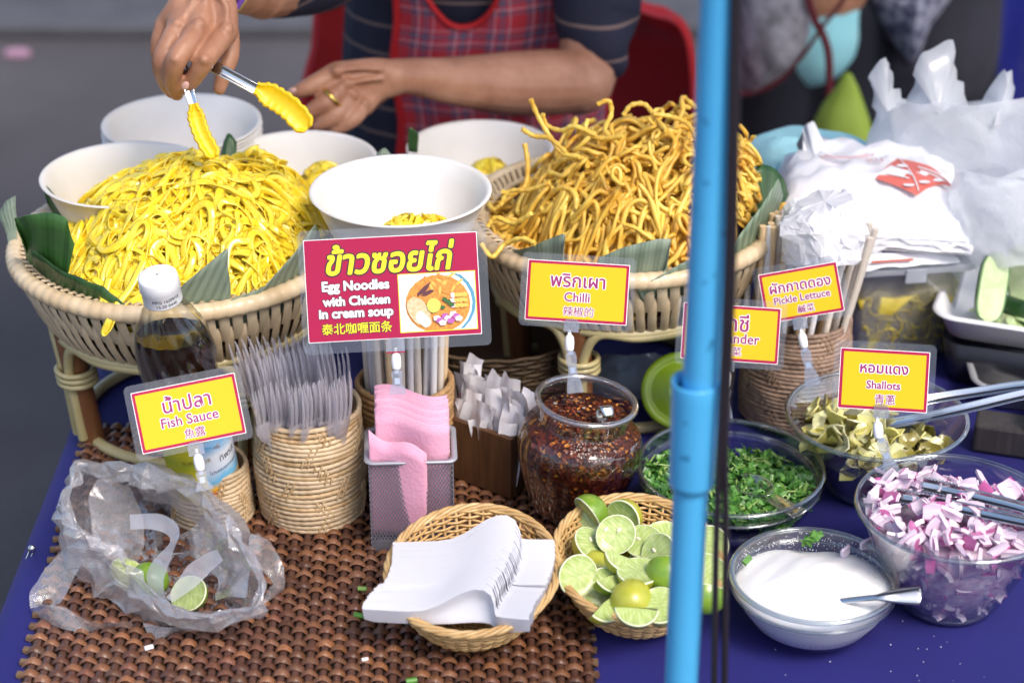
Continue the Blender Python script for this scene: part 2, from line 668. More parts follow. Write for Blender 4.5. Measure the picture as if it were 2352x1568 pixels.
# loose ends along both sides
mb = MB()
for r_ in range(0, nrow, 2):
    y = MATY0 + (r_ + .5) * RP
    mb.box((mat_x(0, y) - .000, y - base.y, .0025), (.009, .0055, .003), Matrix.Rotation(R.uniform(-.2, .2), 3, 'Z'))
    mb.box((mat_x(1, y) - .001, y - base.y, .0025), (.008, .006, .003), Matrix.Rotation(R.uniform(-.3, .3), 3, 'Z'))
tag(build(mb, 'strand_end', M('strand_ends', (.2, .13, .07), .6, (.09, .04, .02), 60), mt, smooth=False), kind='stuff')

# ================================================================== COILED BASKETS
STRAW = [M('straw_coil', (.40, .25, .12), .5, (.56, .40, .22), 120, (1, 1, 1), coat=.1, vary=.18, bmp=.2, bscale=300),
         M('pale_straw_coil', (.47, .34, .20), .5, (.60, .46, .30), 120, coat=.1, vary=.15, bmp=.2, bscale=300)]
STITCH = M('stitch_cane', (.42, .27, .13), .5, (.60, .44, .26), 90)
DARK_IN = M('basket_inside', (.10, .055, .028), .8)
BROWN_COIL = M('weathered_coil', (.20, .12, .085), .55, (.36, .24, .17), 110, vary=.25, bmp=.2, bscale=300)


def coil_basket(label, c, rb, rt, h, ncoil, mats, group=None, barrel=.05, nb=40, lean=(0, 0), diag=True, stm=None):
    o = thing('coiled_basket', label, 'basket', c, R.uniform(0, 6), group)
    p = h / ncoil
    for k in range(ncoil):
        f = (k + .5) / ncoil
        r = rb + (rt - rb) * f + barrel * rb * math.sin(PI * min(1, f * 1.15)) - (.10 * rb if k == 0 else 0)
        n = nb * 4
        th = np.linspace(0, 2 * PI, n, endpoint=False)
        ph = R.uniform(0, 6)
        rad = p * .54 * (.84 + .22 * np.abs(np.sin(th * nb / 2 + ph)))
        wob = 1 + .012 * np.sin(2 * th + k * .4) + .006 * np.sin(5 * th + k)
        q = np.stack([r * wob * np.cos(th), r * wob * np.sin(th), p * (k + .5) + .0008 * np.sin(3 * th + k)], -1)
        mb = MB(); mb.tube(q, rad, 7, closed=True)
        build(mb, 'coil', mats[R.randrange(len(mats))], o)
    mb = MB()
    for d in range(6 if diag else 0):
        for k in range(1, ncoil - 1):
            f = (k + .5) / ncoil
            r = rb + (rt - rb) * f + barrel * rb * math.sin(PI * min(1, f * 1.15)) + p * .42
            a = d * 2 * PI / 6 + (.055 * k if (k // 4) % 2 == 0 else .055 * (8 - k % 8)) + R.uniform(-.02, .02)
            for dd in (0, .11):
                z0, z1 = p * (k - .1), p * (k + 1.5)
                mb.tube([(r * math.cos(a + dd + s * .05), r * math.sin(a + dd + s * .05), z0 + (z1 - z0) * s) for s in (0, .33, .66, 1)], [.0006, .0012, .0012, .0006], 5)
    if mb.n:
        tag(build(mb, 'stitch', stm or STITCH, o), kind='stuff')
    mb = MB(); mb.lathe([(.001, .003), (rb * .93, .003), (rb * .93 + .001, .01), (rt * .93, h - .004), (rt * .90, h - .004), (rb * .86, .006), (.001, .006)], 32)
    build(mb, 'lining', DARK_IN, o)
    return o


def fork_mesh():
    mb = MB()
    xs_ = [-.0096, -.0032, .0032, .0096]
    for x in xs_:
        mb.tube([(x * .95, .0022, .112), (x, .0012, .125), (x, .0016, .140), (x * .97, .0030, .1515)], [.0019, .0019, .0016, .0006], 6, flat=.6, up=(0, 1, 0))
    g = np.zeros((6, 5, 3))
    for i, z in enumerate(np.linspace(.088, .114, 6)):
        wd = .0035 + (.0118 - .0035) * min(1, ((z - .088) / .016)) ** .6
        for j, s in enumerate(np.linspace(-1, 1, 5)):
            g[i, j] = (s * wd, .0035 * (s * s - 1) + .0025, z)
    mb.grid(g)
    g2 = g.copy(); g2[..., 1] += .0012
    mb.grid(g2[:, ::-1])
    mb.tube([(0, .0, .089), (0, -.001, .06), (0, 0, .0)], [.0036, .0030, .0042], 6, flat=.35, up=(0, 1, 0))
    return mb.mesh('fork', FORKM)


FORKM = clear('fork_plastic', (.99, .985, .995), .08, .07, .6, .35, haze=.24, hazecol=(.96, .93, 1), trl=.4)
bp = P(719, 1170)
H1 = .113
rb1, rt1 = px(115, bp), px(119, P(716, 925, H1))
coil_basket('tall straw basket full of clear plastic forks, next to the pink napkins', bp, rb1, rt1, H1, 24, STRAW, 'coiled baskets')
fm = fork_mesh()
cx_, cy_ = bp.x, bp.y
for k in range(52):
    if k < 20:
        t = k / 19
        x, y = -.033 + .071 * t, -.018 + R.uniform(-.006, .004) + .006 * t
        z, rz = .004 + .012 * t + R.uniform(-.004, .003), .9 + R.uniform(-.25, .2)
        ly, lx = .12 + .06 * t, -.02
    elif k < 38:
        t = (k - 20) / 17
        x, y = -.038 + .078 * t, .004 + R.uniform(-.006, .008)
        z, rz = .018 + .010 * math.sin(t * 3) + R.uniform(-.004, .004), .7 + R.uniform(-.3, .3)
        ly, lx = .02, -.02 + .08 * t
    else:
        t = (k - 38) / 13
        x, y = -.034 + .066 * t, .022 + R.uniform(-.008, .006)
        z, rz = .022 + R.uniform(-.004, .006), .5 + R.uniform(-.4, .4)
        ly, lx = -.04, -.12 + .16 * t
    o = put('plastic_fork', fm, None, (cx_ + x * .85, cy_ + y, T + max(.007, z - .006)), (ly + R.uniform(-.03, .03), -.12 + lx * .8 + R.uniform(-.03, .03), rz))
    tag(o, 'clear plastic fork standing tines up in the tall straw basket', 'fork', 'clear plastic forks in the straw basket')

# chopsticks
CHOP = [M('bamboo_stick', (.62, .43, .24), .5, (.72, .54, .33), 40, (1, 1, .1), vary=.12), M('wrapped_chopstick', (.68, .60, .52), .5, vary=.12), M('paper_wrap', (.72, .70, .72), .55, vary=.06)]


def stick_mesh(m, L, r=.0032):
    mb = MB()
    mb.tube([(0, 0, 0), (0, 0, L * .5), (0, 0, L)], [r * .8, r, r * 1.08], 8)
    return mb.mesh('chopstick', m)


b2 = Vector((P(929, 868, .108).x, P(929, 868, .108).y, T))
rt2 = px(107, P(929, 868, .108))
coil_basket('brown straw basket of wrapped chopsticks behind the pink napkins', b2, rt2 * .92, rt2, .108, 19,
            [M('toasted_coil', (.30, .16, .065), .45, (.47, .29, .13), 120, coat=.15, vary=.2, bmp=.2, bscale=300)], 'coiled baskets', diag=False, nb=34)
sm = [stick_mesh(m, .205) for m in CHOP]
n = 0
for k in range(44):
    a, q = k * 2.399, math.sqrt((k + .5) / 44) * .0365
    o = put('chopstick', sm[[0, 1, 2, 1, 2, 2, 1][k % 7]], None, (b2.x + q * math.cos(a) * .93, b2.y + q * math.sin(a) * .93, T + .008 + R.uniform(0, .006)),
            (R.uniform(-.03, .03), R.uniform(-.03, .03) + .03 * math.cos(a), 0))
    tag(o, 'pale wrapped chopstick standing in the basket behind the pink napkins', 'chopstick', 'chopsticks behind the noodle sign')

# ================================================================== NAPKIN HOLDER
MESHM = M('grey_wire', (.30, .30, .36), .35, metal=.6)
RIMM = M('grey_painted_rim', (.42, .42, .47), .38, metal=.35)
fl, fr, br_, bl_ = P(826, 1058, .0965), P(1038, 1064, .0965), P(1058, 968, .0965), P(848, 985, .0965)
cen = (fl + fr + br_ + bl_) / 4
rz = math.atan2(((fr + br_) - (fl + bl_)).y, ((fr + br_) - (fl + bl_)).x)
wx, wy, HH = ((fr - fl).length + (br_ - bl_).length) / 2, ((br_ - fr).length + (bl_ - fl).length) / 2, .0965
hold = thing('napkin_holder', 'square grey wire mesh holder with pink napkins in it', 'napkin holder', (cen.x, cen.y, T + .006), rz)


def rrect(w_, d_, r, n=5):
    o = []
    for (sx, sy, a0) in ((1, -1, -PI / 2), (1, 1, 0), (-1, 1, PI / 2), (-1, -1, PI)):
        for k in range(n):
            a = a0 + PI / 2 * k / (n - 1)
            o.append((sx * (w_ / 2 - r) + r * math.cos(a), sy * (d_ / 2 - r) + r * math.sin(a)))
    return o


def diamond_panel(mb, p0, ux, uy, Wd, Hd, pitch=.0029, k=1.7, r=.00042):
    for sg in (1, -1):
        c = -Hd / k - pitch
        while c < Wd + Hd / k + pitch:
            # s = c + sg * t / k
            ts = [0, Hd]
            pts_ = []
            t0, t1 = 0, Hd
            for bound in (0, Wd):
                tb_ = (bound - c) * k * sg
                lo = (c + sg * 0 / k)
                if sg > 0:
                    if bound == 0: t0 = max(t0, tb_)
                    else: t1 = min(t1, tb_)
                else:
                    if bound == 0: t1 = min(t1, tb_)
                    else: t0 = max(t0, tb_)
            if t1 - t0 > .001:
                a, b = c + sg * t0 / k, c + sg * t1 / k
                mb.tube([p0 + ux * a + uy * t0, p0 + ux * b + uy * t1], r, 4, caps=False, up=ux.cross(uy))
            c += pitch
    return mb


tw, bw = 1.0, .90
X, Y, Z = Vector((1, 0, 0)), Vector((0, 1, 0)), Vector((0, 0, 1))
w0, d0 = wx * .90, wy * .90
for (p0, ux, ln) in ((Vector((-w0 / 2, -d0 / 2, 0)), X, w0), (Vector((w0 / 2, -d0 / 2, 0)), Y, d0), (Vector((w0 / 2, d0 / 2, 0)), -X, w0), (Vector((-w0 / 2, d0 / 2, 0)), -Y, d0)):
    mb = MB(); diamond_panel(mb, p0, ux, Z, ln, HH - .008)
    build(mb, 'wire_panel', MESHM, hold)
o_, i_ = rrect(wx, wy, .008), rrect(w0 - .002, d0 - .002, .006)
mb = MB()
ring = np.array([[(*o_[k], HH - .008), (*o_[k], HH - .0065), (*i_[k], HH - .0065), (*i_[k], HH - .010), ((o_[k][0] + i_[k][0]) / 2, (o_[k][1] + i_[k][1]) / 2, HH - .0105)] for k in range(len(o_))])
mb.grid(ring, cu=True, cv=True)
build(mb, 'rim', RIMM, hold)
mb = MB(); mb.slab(rrect(w0 + .002, d0 + .002, .006), -.006, .008)
build(mb, 'base', M('grey_band', (.20, .20, .24), .4, metal=.5), hold, smooth=False)


def napkin_mat():
    m, t, b = newmat('pink_tissue')
    vec = coords(t)
    oi = t.nodes.new('ShaderNodeObjectInfo')
    c = ramp(t, oi.outputs['Random'], [(0, (.72, .33, .47)), (1, (.78, .41, .55))])
    t.links.new(c, b.inputs['Base Color'])
    b.inputs['Roughness'].default_value = .85
    b.inputs['Sheen Weight'].default_value = .3
    vo = t.nodes.new('ShaderNodeTexVoronoi'); vo.inputs['Scale'].default_value = 330
    t.links.new(vec, vo.inputs['Vector'])
    bump(t, b, vo.outputs['Distance'], .4, .0007)
    return m


NAP = napkin_mat()


def napkin(x0, x1, ybase, z0, z1, wave, tilt, topf, label, k=0):
    nx, nz = 26, 12
    g = np.zeros((nx, nz, 3))
    for i in range(nx):
        s = i / (nx - 1)
        for j in range(nz):
            q = j / (nz - 1)
            z = z0 + (z1 + topf(s) - z0) * q
            x = x0 + (x1 - x0) * s
            g[i, j] = (x, ybase + wave(s) * (.5 + .5 * q) + tilt * (z - z0), z)
    mb = MB(); mb.grid(g)
    o = build(mb, 'paper_napkin', NAP, None, loc=(cen.x, cen.y, T + .002), rot=(0, 0, rz))
    solid(o, .0011)
    return tag(o, label, 'napkin', 'pink napkins in the wire holder')


wv = lambda s: .009 * math.sin(s * 5.2 + .6) - .004 * s
for k in range(15):
    napkin(-.030 + R.uniform(-.001, .001), .0335 + R.uniform(-.001, .001), -.012 + k * .0021, .014, .126 + .0008 * k + R.uniform(-.001, .001), wv, .05,
           lambda s: -.004 * s, 'pink folded paper napkin in the tall wavy stack in the wire holder')
for k in range(3):
    napkin(-.036, .012 + .001 * k, -.0255 + k * .0018, .014, .098 + .002 * k, lambda s: .006 * math.sin(s * 4 + 1), -.04,
           lambda s: .020 * (1 - s) ** 1.2 - .006 * math.sin(s * 6.3), 'shorter pink napkin with a slanting top edge at the front of the wire holder')

# ================================================================== SUGAR BOX
def wood_mat(name, c1, c2, sc=(90, 90, 8)):
    m, t, b = newmat(name)
    v = coords(t, 'Object', sc)
    c = ramp(t, noise(t, v, 1.6, 6, .65, .4), [(.3, c1), (.7, c2)])
    t.links.new(c, b.inputs['Base Color'])
    b.inputs['Roughness'].default_value = .5
    bump(t, b, noise(t, v, 3, 4), .25, .0008)
    return m


WALNUT = wood_mat('walnut_wood', (.055, .022, .009), (.125, .055, .022))
c0, c1 = P(1173, 1159), P(1049, 1112)
dirx = (c0 - c1).normalized()
bz = math.atan2(dirx.y, dirx.x)
bxl, bxd, bxh = .098, .052, .064
dirn = Vector((-dirx.y, dirx.x, 0))
bc = c0 - dirx * (bxl / 2) + dirn * (bxd / 2)
box = thing('wooden_box', 'dark wooden box filled with white paper sachets', 'box', (bc.x, bc.y, T + .006), bz)
for (nm, c, d) in (('side_board', (0, -bxd / 2 + .003, bxh / 2), (bxl, .006, bxh)), ('side_board', (0, bxd / 2 - .003, bxh / 2), (bxl, .006, bxh)),
                   ('end_board', (bxl / 2 - .003, 0, bxh / 2 - .0004), (.0058, bxd - .0124, bxh)), ('end_board', (-bxl / 2 + .003, 0, bxh / 2 - .0004), (.0058, bxd - .0124, bxh)),
                   ('bottom', (0, 0, .003), (bxl - .013, bxd - .013, .005))):
    mb = MB(); mb.box(c, d)
    bevel(build(mb, nm, WALNUT, box, smooth=False), .0009)
PAPER = M('sachet_paper', (.70, .67, .70), .55, (.78, .76, .79), 60, bmp=.25, bscale=140, vary=.10)


def sachet_mesh(k):
    r = random.Random(k)
    wd, ln = .0085, .072
    g = np.zeros((5, 8, 3)); g2 = g.copy()
    for i, s in enumerate(np.linspace(-1, 1, 5)):
        for j, q in enumerate(np.linspace(0, 1, 8)):
            th_ = .0016 * (1 - s * s) * math.sin(PI * min(1, max(0, q))) + .0002
            bend = .004 * math.sin(q * 3 + k) * q + .0012 * math.sin(7 * q + 3 * s + k)
            g[i, j] = (s * wd, bend - th_, q * ln)
            g2[i, j] = (s * wd, bend + th_, q * ln)
    mb = MB(); mb.grid(g); mb.grid(g2[::-1])
    if k % 3 != 2:
        q = MB()
        write(q, ['ปั่น', 'น้ำตาล', 'ผงปรุง'][k % 3], 0, 0, height=.0105 if k % 3 else .0115, mi=1, grow=.0003)
        vv = np.concatenate(q.v)
        tri = np.zeros_like(vv)
        tri[:, 0] = -vv[:, 1] * .9
        tri[:, 2] = .036 + vv[:, 0]
        bend = .004 * np.sin(tri[:, 2] / ln * 3 + k) * tri[:, 2] / ln + .0012 * np.sin(7 * tri[:, 2] / ln + 3 * tri[:, 0] / wd + k)
        tri[:, 1] = bend - .0016 * (1 - (tri[:, 0] / wd) ** 2) * np.sin(PI * np.clip(tri[:, 2] / ln, 0, 1)) - .0006 + vv[:, 2]
        mb.add(tri, [tuple(f) for f in q.f], mi=1)
    return mb.mesh('sachet', [PAPER, RED_INK])


sms = [sachet_mesh(k) for k in range(6)]
for k in range(46):
    row = k % 4
    x = -.040 + (k // 4) * .0074 + R.uniform(-.003, .003)
    y = (-.016, -.006, .005, .015)[row] + R.uniform(-.003, .003)
    z = .012 + row * .006 + R.uniform(-.008, .012)
    p = Matrix.Rotation(bz, 3, 'Z') @ Vector((x, y, 0))
    o = put('sugar_sachet', sms[k % 6], None, (bc.x + p.x, bc.y + p.y, T + z), (R.uniform(-.16, .10), R.uniform(-.22, .3), bz + R.uniform(-.7, .5)))
    tag(o, 'narrow white paper sachet standing in the dark wooden box', 'sachet', 'paper sachets in the wooden box')

# ================================================================== CHILLI JAR
def chilli_mat(name, dark=1.0):
    m, t, b = newmat(name)
    v = coords(t)
    vo = t.nodes.new('ShaderNodeTexVoronoi'); vo.inputs['Scale'].default_value = 320
    t.links.new(v, vo.inputs['Vector'])
    sp = t.nodes.new('ShaderNodeSeparateColor')
    t.links.new(vo.outputs['Color'], sp.inputs[0])
    c = ramp(t, sp.outputs[0], [(0, (.020, .004, .003)), (.35, (.055, .009, .005)), (.6, (.11, .018, .006)), (.8, (.06, .013, .006)), (.92, (.22, .05, .010)), (.975, (.42, .16, .02))])
    n = ramp(t, noise(t, v, 22, 3), [(.3, (.45, .45, .45)), (.7, (1.15, 1.15, 1.15))])
    mx = t.nodes.new('ShaderNodeMix'); mx.data_type = 'RGBA'; mx.blend_type = 'MULTIPLY'; mx.inputs[0].default_value = 1
    t.links.new(c, mx.inputs[6]); t.links.new(n, mx.inputs[7])
    t.links.new(mx.outputs[2], b.inputs['Base Color'])
    b.inputs['Roughness'].default_value = .28
    bump(t, b, vo.outputs['Distance'], .8, .0012)
    return m


JH = .116
jr = P(1345, 931, JH)
jb = Vector((jr.x - .012, jr.y, T))
jar = thing('chilli_jar', 'ribbed clear jar of dark red chilli flakes in oil', 'jar', (jb.x, jb.y, T + .009))
jar.rotation_euler = (0, math.radians(6.5), 0)
k_ = px(1, P(1335, 1010, .08))
rn, rs, rbm = 106 * k_, 143 * k_, 96 * k_
prof = [(rbm * .9, 0), (rbm, .003), (rbm * 1.06, .008), (rs * .80, .022), (rs * .90, .038), (rs * .975, .055), (rs, .067), (rs * .985, .076), (rs * .92, .084), (rn * 1.05, .0895), (rn * .985, .093),
        (rn * .98, .100), (rn, .108), (rn * 1.03, .111)]
rp = cat([(r, z, 0) for r, z in prof], 44)
rib = lambda th, i: 1 + (.028 * (np.abs(np.cos(th * 11)) - .5) * max(0, 1 - max(0, (rp[i][1] - .070) / .019)) * min(1, rp[i][1] / .02) if rp[i][1] < .0895 else 0)
mb = MB(); mb.lathe([(q[0], q[1]) for q in rp], 176, rib=rib)
build(mb, 'body', clear('jar_plastic', (.96, .95, .96), .04, .035, .8, .35), jar)
mb = MB()
th = np.linspace(0, 2 * PI, 72, endpoint=False)
mb.tube([(rn * 1.06 * math.cos(a), rn * 1.06 * math.sin(a), .1125) for a in th], .0030, 10, closed=True)
build(mb, 'lip', clear('jar_lip', (.70, .68, .72), .05, .25, .9, .5, haze=.12, hazecol=(.6, .56, .62)), jar)
CH = chilli_mat('chilli_flakes')
mb = MB()
inner = [(r - .0012, z + .002) for r, z, _ in rp if z < .0985]
ztop = inner[-1][1]
mb.lathe([(.001, .003)] + inner + [(rn * .6, ztop - .004), (rn * .3, ztop - .005), (.001, ztop - .004)], 120, rib=lambda th, i: (1 + (.024 * (np.abs(np.cos(th * 11)) - .5)) if 3 < i < 26 else 1 + .012 * np.sin(th * 7 + i)))
build(mb, 'chilli_paste', CH, jar)
mb = MB()
for k in range(420):
    a, q = R.uniform(0, 6.28), math.sqrt(R.random()) * rn * .93
    s = R.uniform(.0009, .0024)
    m3 = Matrix.Rotation(R.uniform(0, 6), 3, 'Z') @ Matrix.Rotation(R.uniform(-1, 1), 3, 'X')
    mb.box((q * math.cos(a), q * math.sin(a), ztop - .003 + R.uniform(-.001, .0028)), (s * 1.6, s, s * .45), m3, mi=R.choice((0, 0, 1, 1, 2)))
tag(build(mb, 'chilli_flake', [M('dark_flake', (.05, .010, .006), .4), M('red_flake', (.17, .028, .010), .35), M('chilli_seed', (.55, .22, .04), .45)], jar, smooth=False), kind='stuff')
sp = thing('chilli_spoon', 'steel spoon with a bent handle tip standing in the chilli jar', 'spoon', jb + Vector((0, 0, .03)))
s0, s1, s2 = PY(1366, 1005, jr.y - .010), PY(1386, 935, jr.y - .004), PY(1400, 950, jr.y - .030)
s0 = jb + Vector((.026, -.010, .085)); s1 = PY(1384, 934, jr.y - .012); s2 = PY(1398, 958, jr.y - .020)
g = cat([s0, s0.lerp(s1, .6), s1 + Vector((-.001, .004, -.003)), s1 + Vector((.003, -.004, .002)), s2 + Vector((0, 0, 0))], 16)
mb = MB()
gr = np.array([[q + np.array((s * .0052, s * .0012, 0)) for s in (-1, -.4, .4, 1)] for q in g])
mb.grid(gr)
o = build(mb, 'handle', STEEL, sp, world=sp.location)
solid(o, .0012)
mb = MB(); mb.ball(jb + Vector((.014, -.010, .070)), (.012, .006, .012), 12, 8)
build(mb, 'bowl', STEEL, sp, world=sp.location)

# ================================================================== FISH SAUCE BOTTLE
fb = P(490, 1182)
coil_basket('small straw basket with the fish sauce bottle, beside the plastic bag', fb, px(94, fb), px(82, P(484, 1080, .05)), .058, 13, [STRAW[1]], 'coiled baskets', barrel=.0, nb=32)
base_ = fb + Vector((0, 0, .008))
capp = PY(361, 632, base_.y - .035)
ax = capp - base_
L = ax.length
bot = thing('sauce_bottle', 'swirled clear glass bottle of dark fish sauce with a white cap', 'bottle', base_)
bot.rotation_mode = 'QUATERNION'
bot.rotation_quaternion = Vector((0, 0, 1)).rotation_difference(ax)
rB = px(89, PY(402, 800, base_.y))
kc = px(46, capp)
pr = [(.001, 0), (rB * .80, 0)] + [(rB * a, L * b) for a, b in ((.88, .02), (.87, .15), (.84, .40), (.86, .48), (.94, .57), (1, .66), (.965, .735), (.84, .80), (.66, .85), (.51, .885), (.445, .91), (.43, .96))]
CB = L * .90
bp_ = cat([(r, z, 0) for r, z in pr], 60)


def flute(th, i):
    z = bp_[i][1]
    a = .024 * max(0, min(1, (z - .48 * L) / .02)) * max(0, min(1, (.91 * L - z) / .012))
    return 1 + a * np.cos(14 * (th + z * 9))


mb = MB(); mb.lathe([(q[0], q[1]) for q in bp_], 140, rib=flute)
build(mb, 'glass_body', clear('bottle_glass', (.93, .91, .82), .015, .012, .8, .3), bot)
mb = MB()
lq = [(q[0] - .0016, q[1] + .001) for q in bp_ if q[1] < .765 * L]
mb.lathe([(.001, .002)] + lq[1:], 100, rib=lambda th, i: flute(th, min(i, 59)))
# liquid surface stays level: tilt top ring by the bottle's lean
tiltv = bot.rotation_quaternion.inverted() @ Vector((0, 0, 1))
vv = mb.v[0]
topmask = vv[:, 2] > .62 * L
vv[topmask, 2] -= (tiltv.x / tiltv.z * vv[topmask, 0] + tiltv.y / tiltv.z * vv[topmask, 1]) * np.clip((vv[topmask, 2] - .62 * L) / (.12 * L), 0, 1)
mb.f.append(list(range((len(lq) - 1) * 100, len(lq) * 100))); mb.mi.append(0)
build(mb, 'sauce', M('dark_sauce', (.010, .003, .0015), .15, spec=.25), bot)
mb = MB()
mb.lathe([(kc * .55, CB), (kc * .98, CB), (kc * 1.0, CB + .001), (kc * .985, CB + .0125), (kc * 1.035, CB + .0135), (kc * 1.0, CB + .0235), (kc * .96, CB + .0262), (kc * .80, CB + .0272), (.001, CB + .0268)], 64,
         rib=None)
build(mb, 'cap', WHITE_PLASTIC, bot)
cq = bot.rotation_quaternion.inverted() @ (CAMP - capp)
ca = math.atan2(cq.y, cq.x)


def wrap_text(s, z, height, r, ang0, mat, name, par, width=None, grow=0):
    q = MB(); write(q, s, 0, 0, height=height, width=width, grow=grow)
    vv = np.concatenate(q.v)
    a = ang0 + vv[:, 0] / r
    w_ = np.stack([(r + .0003 + vv[:, 2]) * np.cos(a), (r + .0003 + vv[:, 2]) * np.sin(a), z + vv[:, 1]], -1)
    mb_ = MB(); mb_.add(w_, [tuple(f) for f in q.f])
    return build(mb_, name, mat, par, smooth=False)


wrap_text('MFG 16/09/15', CB + .0088, .0030, kc * 1.0, ca + .15, BLACK_INK, 'lettering', bot)
wrap_text('15:20 0440', CB + .0042, .0030, kc * 1.0, ca + .15, BLACK_INK, 'lettering', bot)


def label_mat():
    m, t, b = newmat('printed_label')
    uv = t.nodes.new('ShaderNodeUVMap')
    sx = t.nodes.new('ShaderNodeSeparateXYZ')
    t.links.new(uv.outputs[0], sx.inputs[0])
    nz = noise(t, uv.outputs[0], 4, 4)
    ad = t.nodes.new('ShaderNodeMath'); ad.operation = 'ADD'
    t.links.new(sx.outputs[1], ad.inputs[0])
    m2 = t.nodes.new('ShaderNodeMath'); m2.operation = 'MULTIPLY'; m2.inputs[1].default_value = .18
    t.links.new(nz, m2.inputs[0]); t.links.new(m2.outputs[0], ad.inputs[1])
    right = ramp(t, ad.outputs[0], [(.22, (.5, .10, .02)), (.30, (.75, .42, .03)), (.42, (.10, .42, .70)), (.60, (.62, .70, .80)), (.80, (.72, .75, .82)), (.95, (.12, .40, .70))])
    left = ramp(t, ad.outputs[0], [(.2, (.55, .42, .01)), (.6, (.70, .62, .03)), (.75, (.45, .5, .03)), (.95, (.68, .6, .03))])
    sel = ramp(t, sx.outputs[0], [(.50, (0, 0, 0)), (.515, (1, 1, 1))])
    mx = t.nodes.new('ShaderNodeMix'); mx.data_type = 'RGBA'
    t.links.new(sel, mx.inputs[0]); t.links.new(left, mx.inputs[6]); t.links.new(right, mx.inputs[7])
    t.links.new(mx.outputs[2], b.inputs['Base Color'])
    b.inputs['Roughness'].default_value = .35
    return m


rl = rB * .925
aa = np.linspace(ca - 1.5, ca + 1.5, 40)
mb = MB()
mb.grid(np.array([[(rl * math.cos(a), rl * math.sin(a), z) for z in np.linspace(.030, .098, 8)] for a in aa]))
build(mb, 'label', label_mat(), bot)
wrap_text('ทิพรส', .074, .0065, rl, ca + .85, BLACK_INK, 'lettering', bot)
wrap_text('ไปรสสดจากธรรมชาติ', .063, .0042, rl, ca + .80, M('navy_ink', (.03, .04, .16), .4), 'lettering', bot)
wrap_text('SUPERIOR', .078, .0042, rl, ca - .15, M('olive_ink', (.25, .2, .02), .4), 'lettering', bot)
mb = MB()
fz = [(-.012, 0), (-.006, .003), (.002, .0034), (.009, .001), (.014, .0034), (.014, -.003), (.009, -.0008), (.002, -.003), (-.006, -.0025)]
mb.add([((rl + .0004) * math.cos(ca + .75 + x / rl), (rl + .0004) * math.sin(ca + .75 + x / rl), .088 + y) for x, y in fz], [tuple(range(9))])
build(mb, 'fish_emblem', M('fish_grey', (.25, .28, .36), .4), bot, smooth=False)

# ================================================================== SMALL WICKER BOWLS
REED = M('honey_reed', (.50, .29, .10), .42, (.66, .44, .19), 30, (1, 1, 1), coat=.2, bmp=.2, bscale=200)
REED2 = M('rim_reed', (.46, .27, .10), .45, (.66, .46, .22), 45, coat=.2, bmp=.3, bscale=160)


def wicker_bowl(label, c, rx, ry, h, tilt, rz=0):
    o = thing('wicker_bowl', label, 'basket', c, rz, 'small honey coloured wicker bowls')
    pf = lambda f: (.50 + .47 * f ** .62, h * (f ** 1.25))
    def place(th, r, z):
        x, y = rx * r * np.cos(th), ry * r * np.sin(th)
        return np.stack([x, y, z + .001 + y * tilt * (z / h)], -1)
    th = np.linspace(0, 2 * PI, 216, endpoint=False)
    mb = MB()
    nrow_ = 24
    for k in range(nrow_):
        r, z = pf(k / (nrow_ - 1))
        wob = .0013 * np.cos(18 * th + k * PI) / rx
        mb.tube(place(th, r + wob, z + .0008 * np.sin(3 * th + k)), .00135, 5, closed=True)
    for k in range(14):
        rr = .52 * (k + .5) / 14
        mb.tube(place(th, rr + .0005 / rx * np.cos(18 * th + k * PI), .0015 + 0 * th), .0015, 5, closed=True)
    tag(build(mb, 'woven_reed', REED, o), kind='stuff')
    mb = MB()
    for k in range(36):
        a = k * 2 * PI / 36
        pp = [place(np.array(a), *pf(f)) for f in np.linspace(0, 1, 8)]
        mb.tube(pp, .0014, 5)
    tag(build(mb, 'rib', REED2, o), kind='stuff')
    for k in range(4):
        ph = k * PI / 2
        th2 = np.linspace(0, 2 * PI, 160, endpoint=False)
        q = place(th2, 1.0 + .0021 / rx * np.cos(9 * th2 + ph), h + .001 + .0020 * np.sin(9 * th2 + ph))
        mb = MB(); mb.tube(q, .0019, 6, closed=True)
        build(mb, 'rim_strand', REED2, o)
    return o


lbc = P(1463, 1292, .045)
LB = Vector((lbc.x, lbc.y, T + .003))
wicker_bowl('small wicker bowl of cut limes beside the blue pole', LB, .0705, .083, .046, .09, .1)
sbc = P(1085, 1325, .045)
SB = Vector((sbc.x, sbc.y, T + .006))
wicker_bowl('small wicker bowl holding nested white plastic soup spoons', SB, .071, .084, .046, .08, -.1)

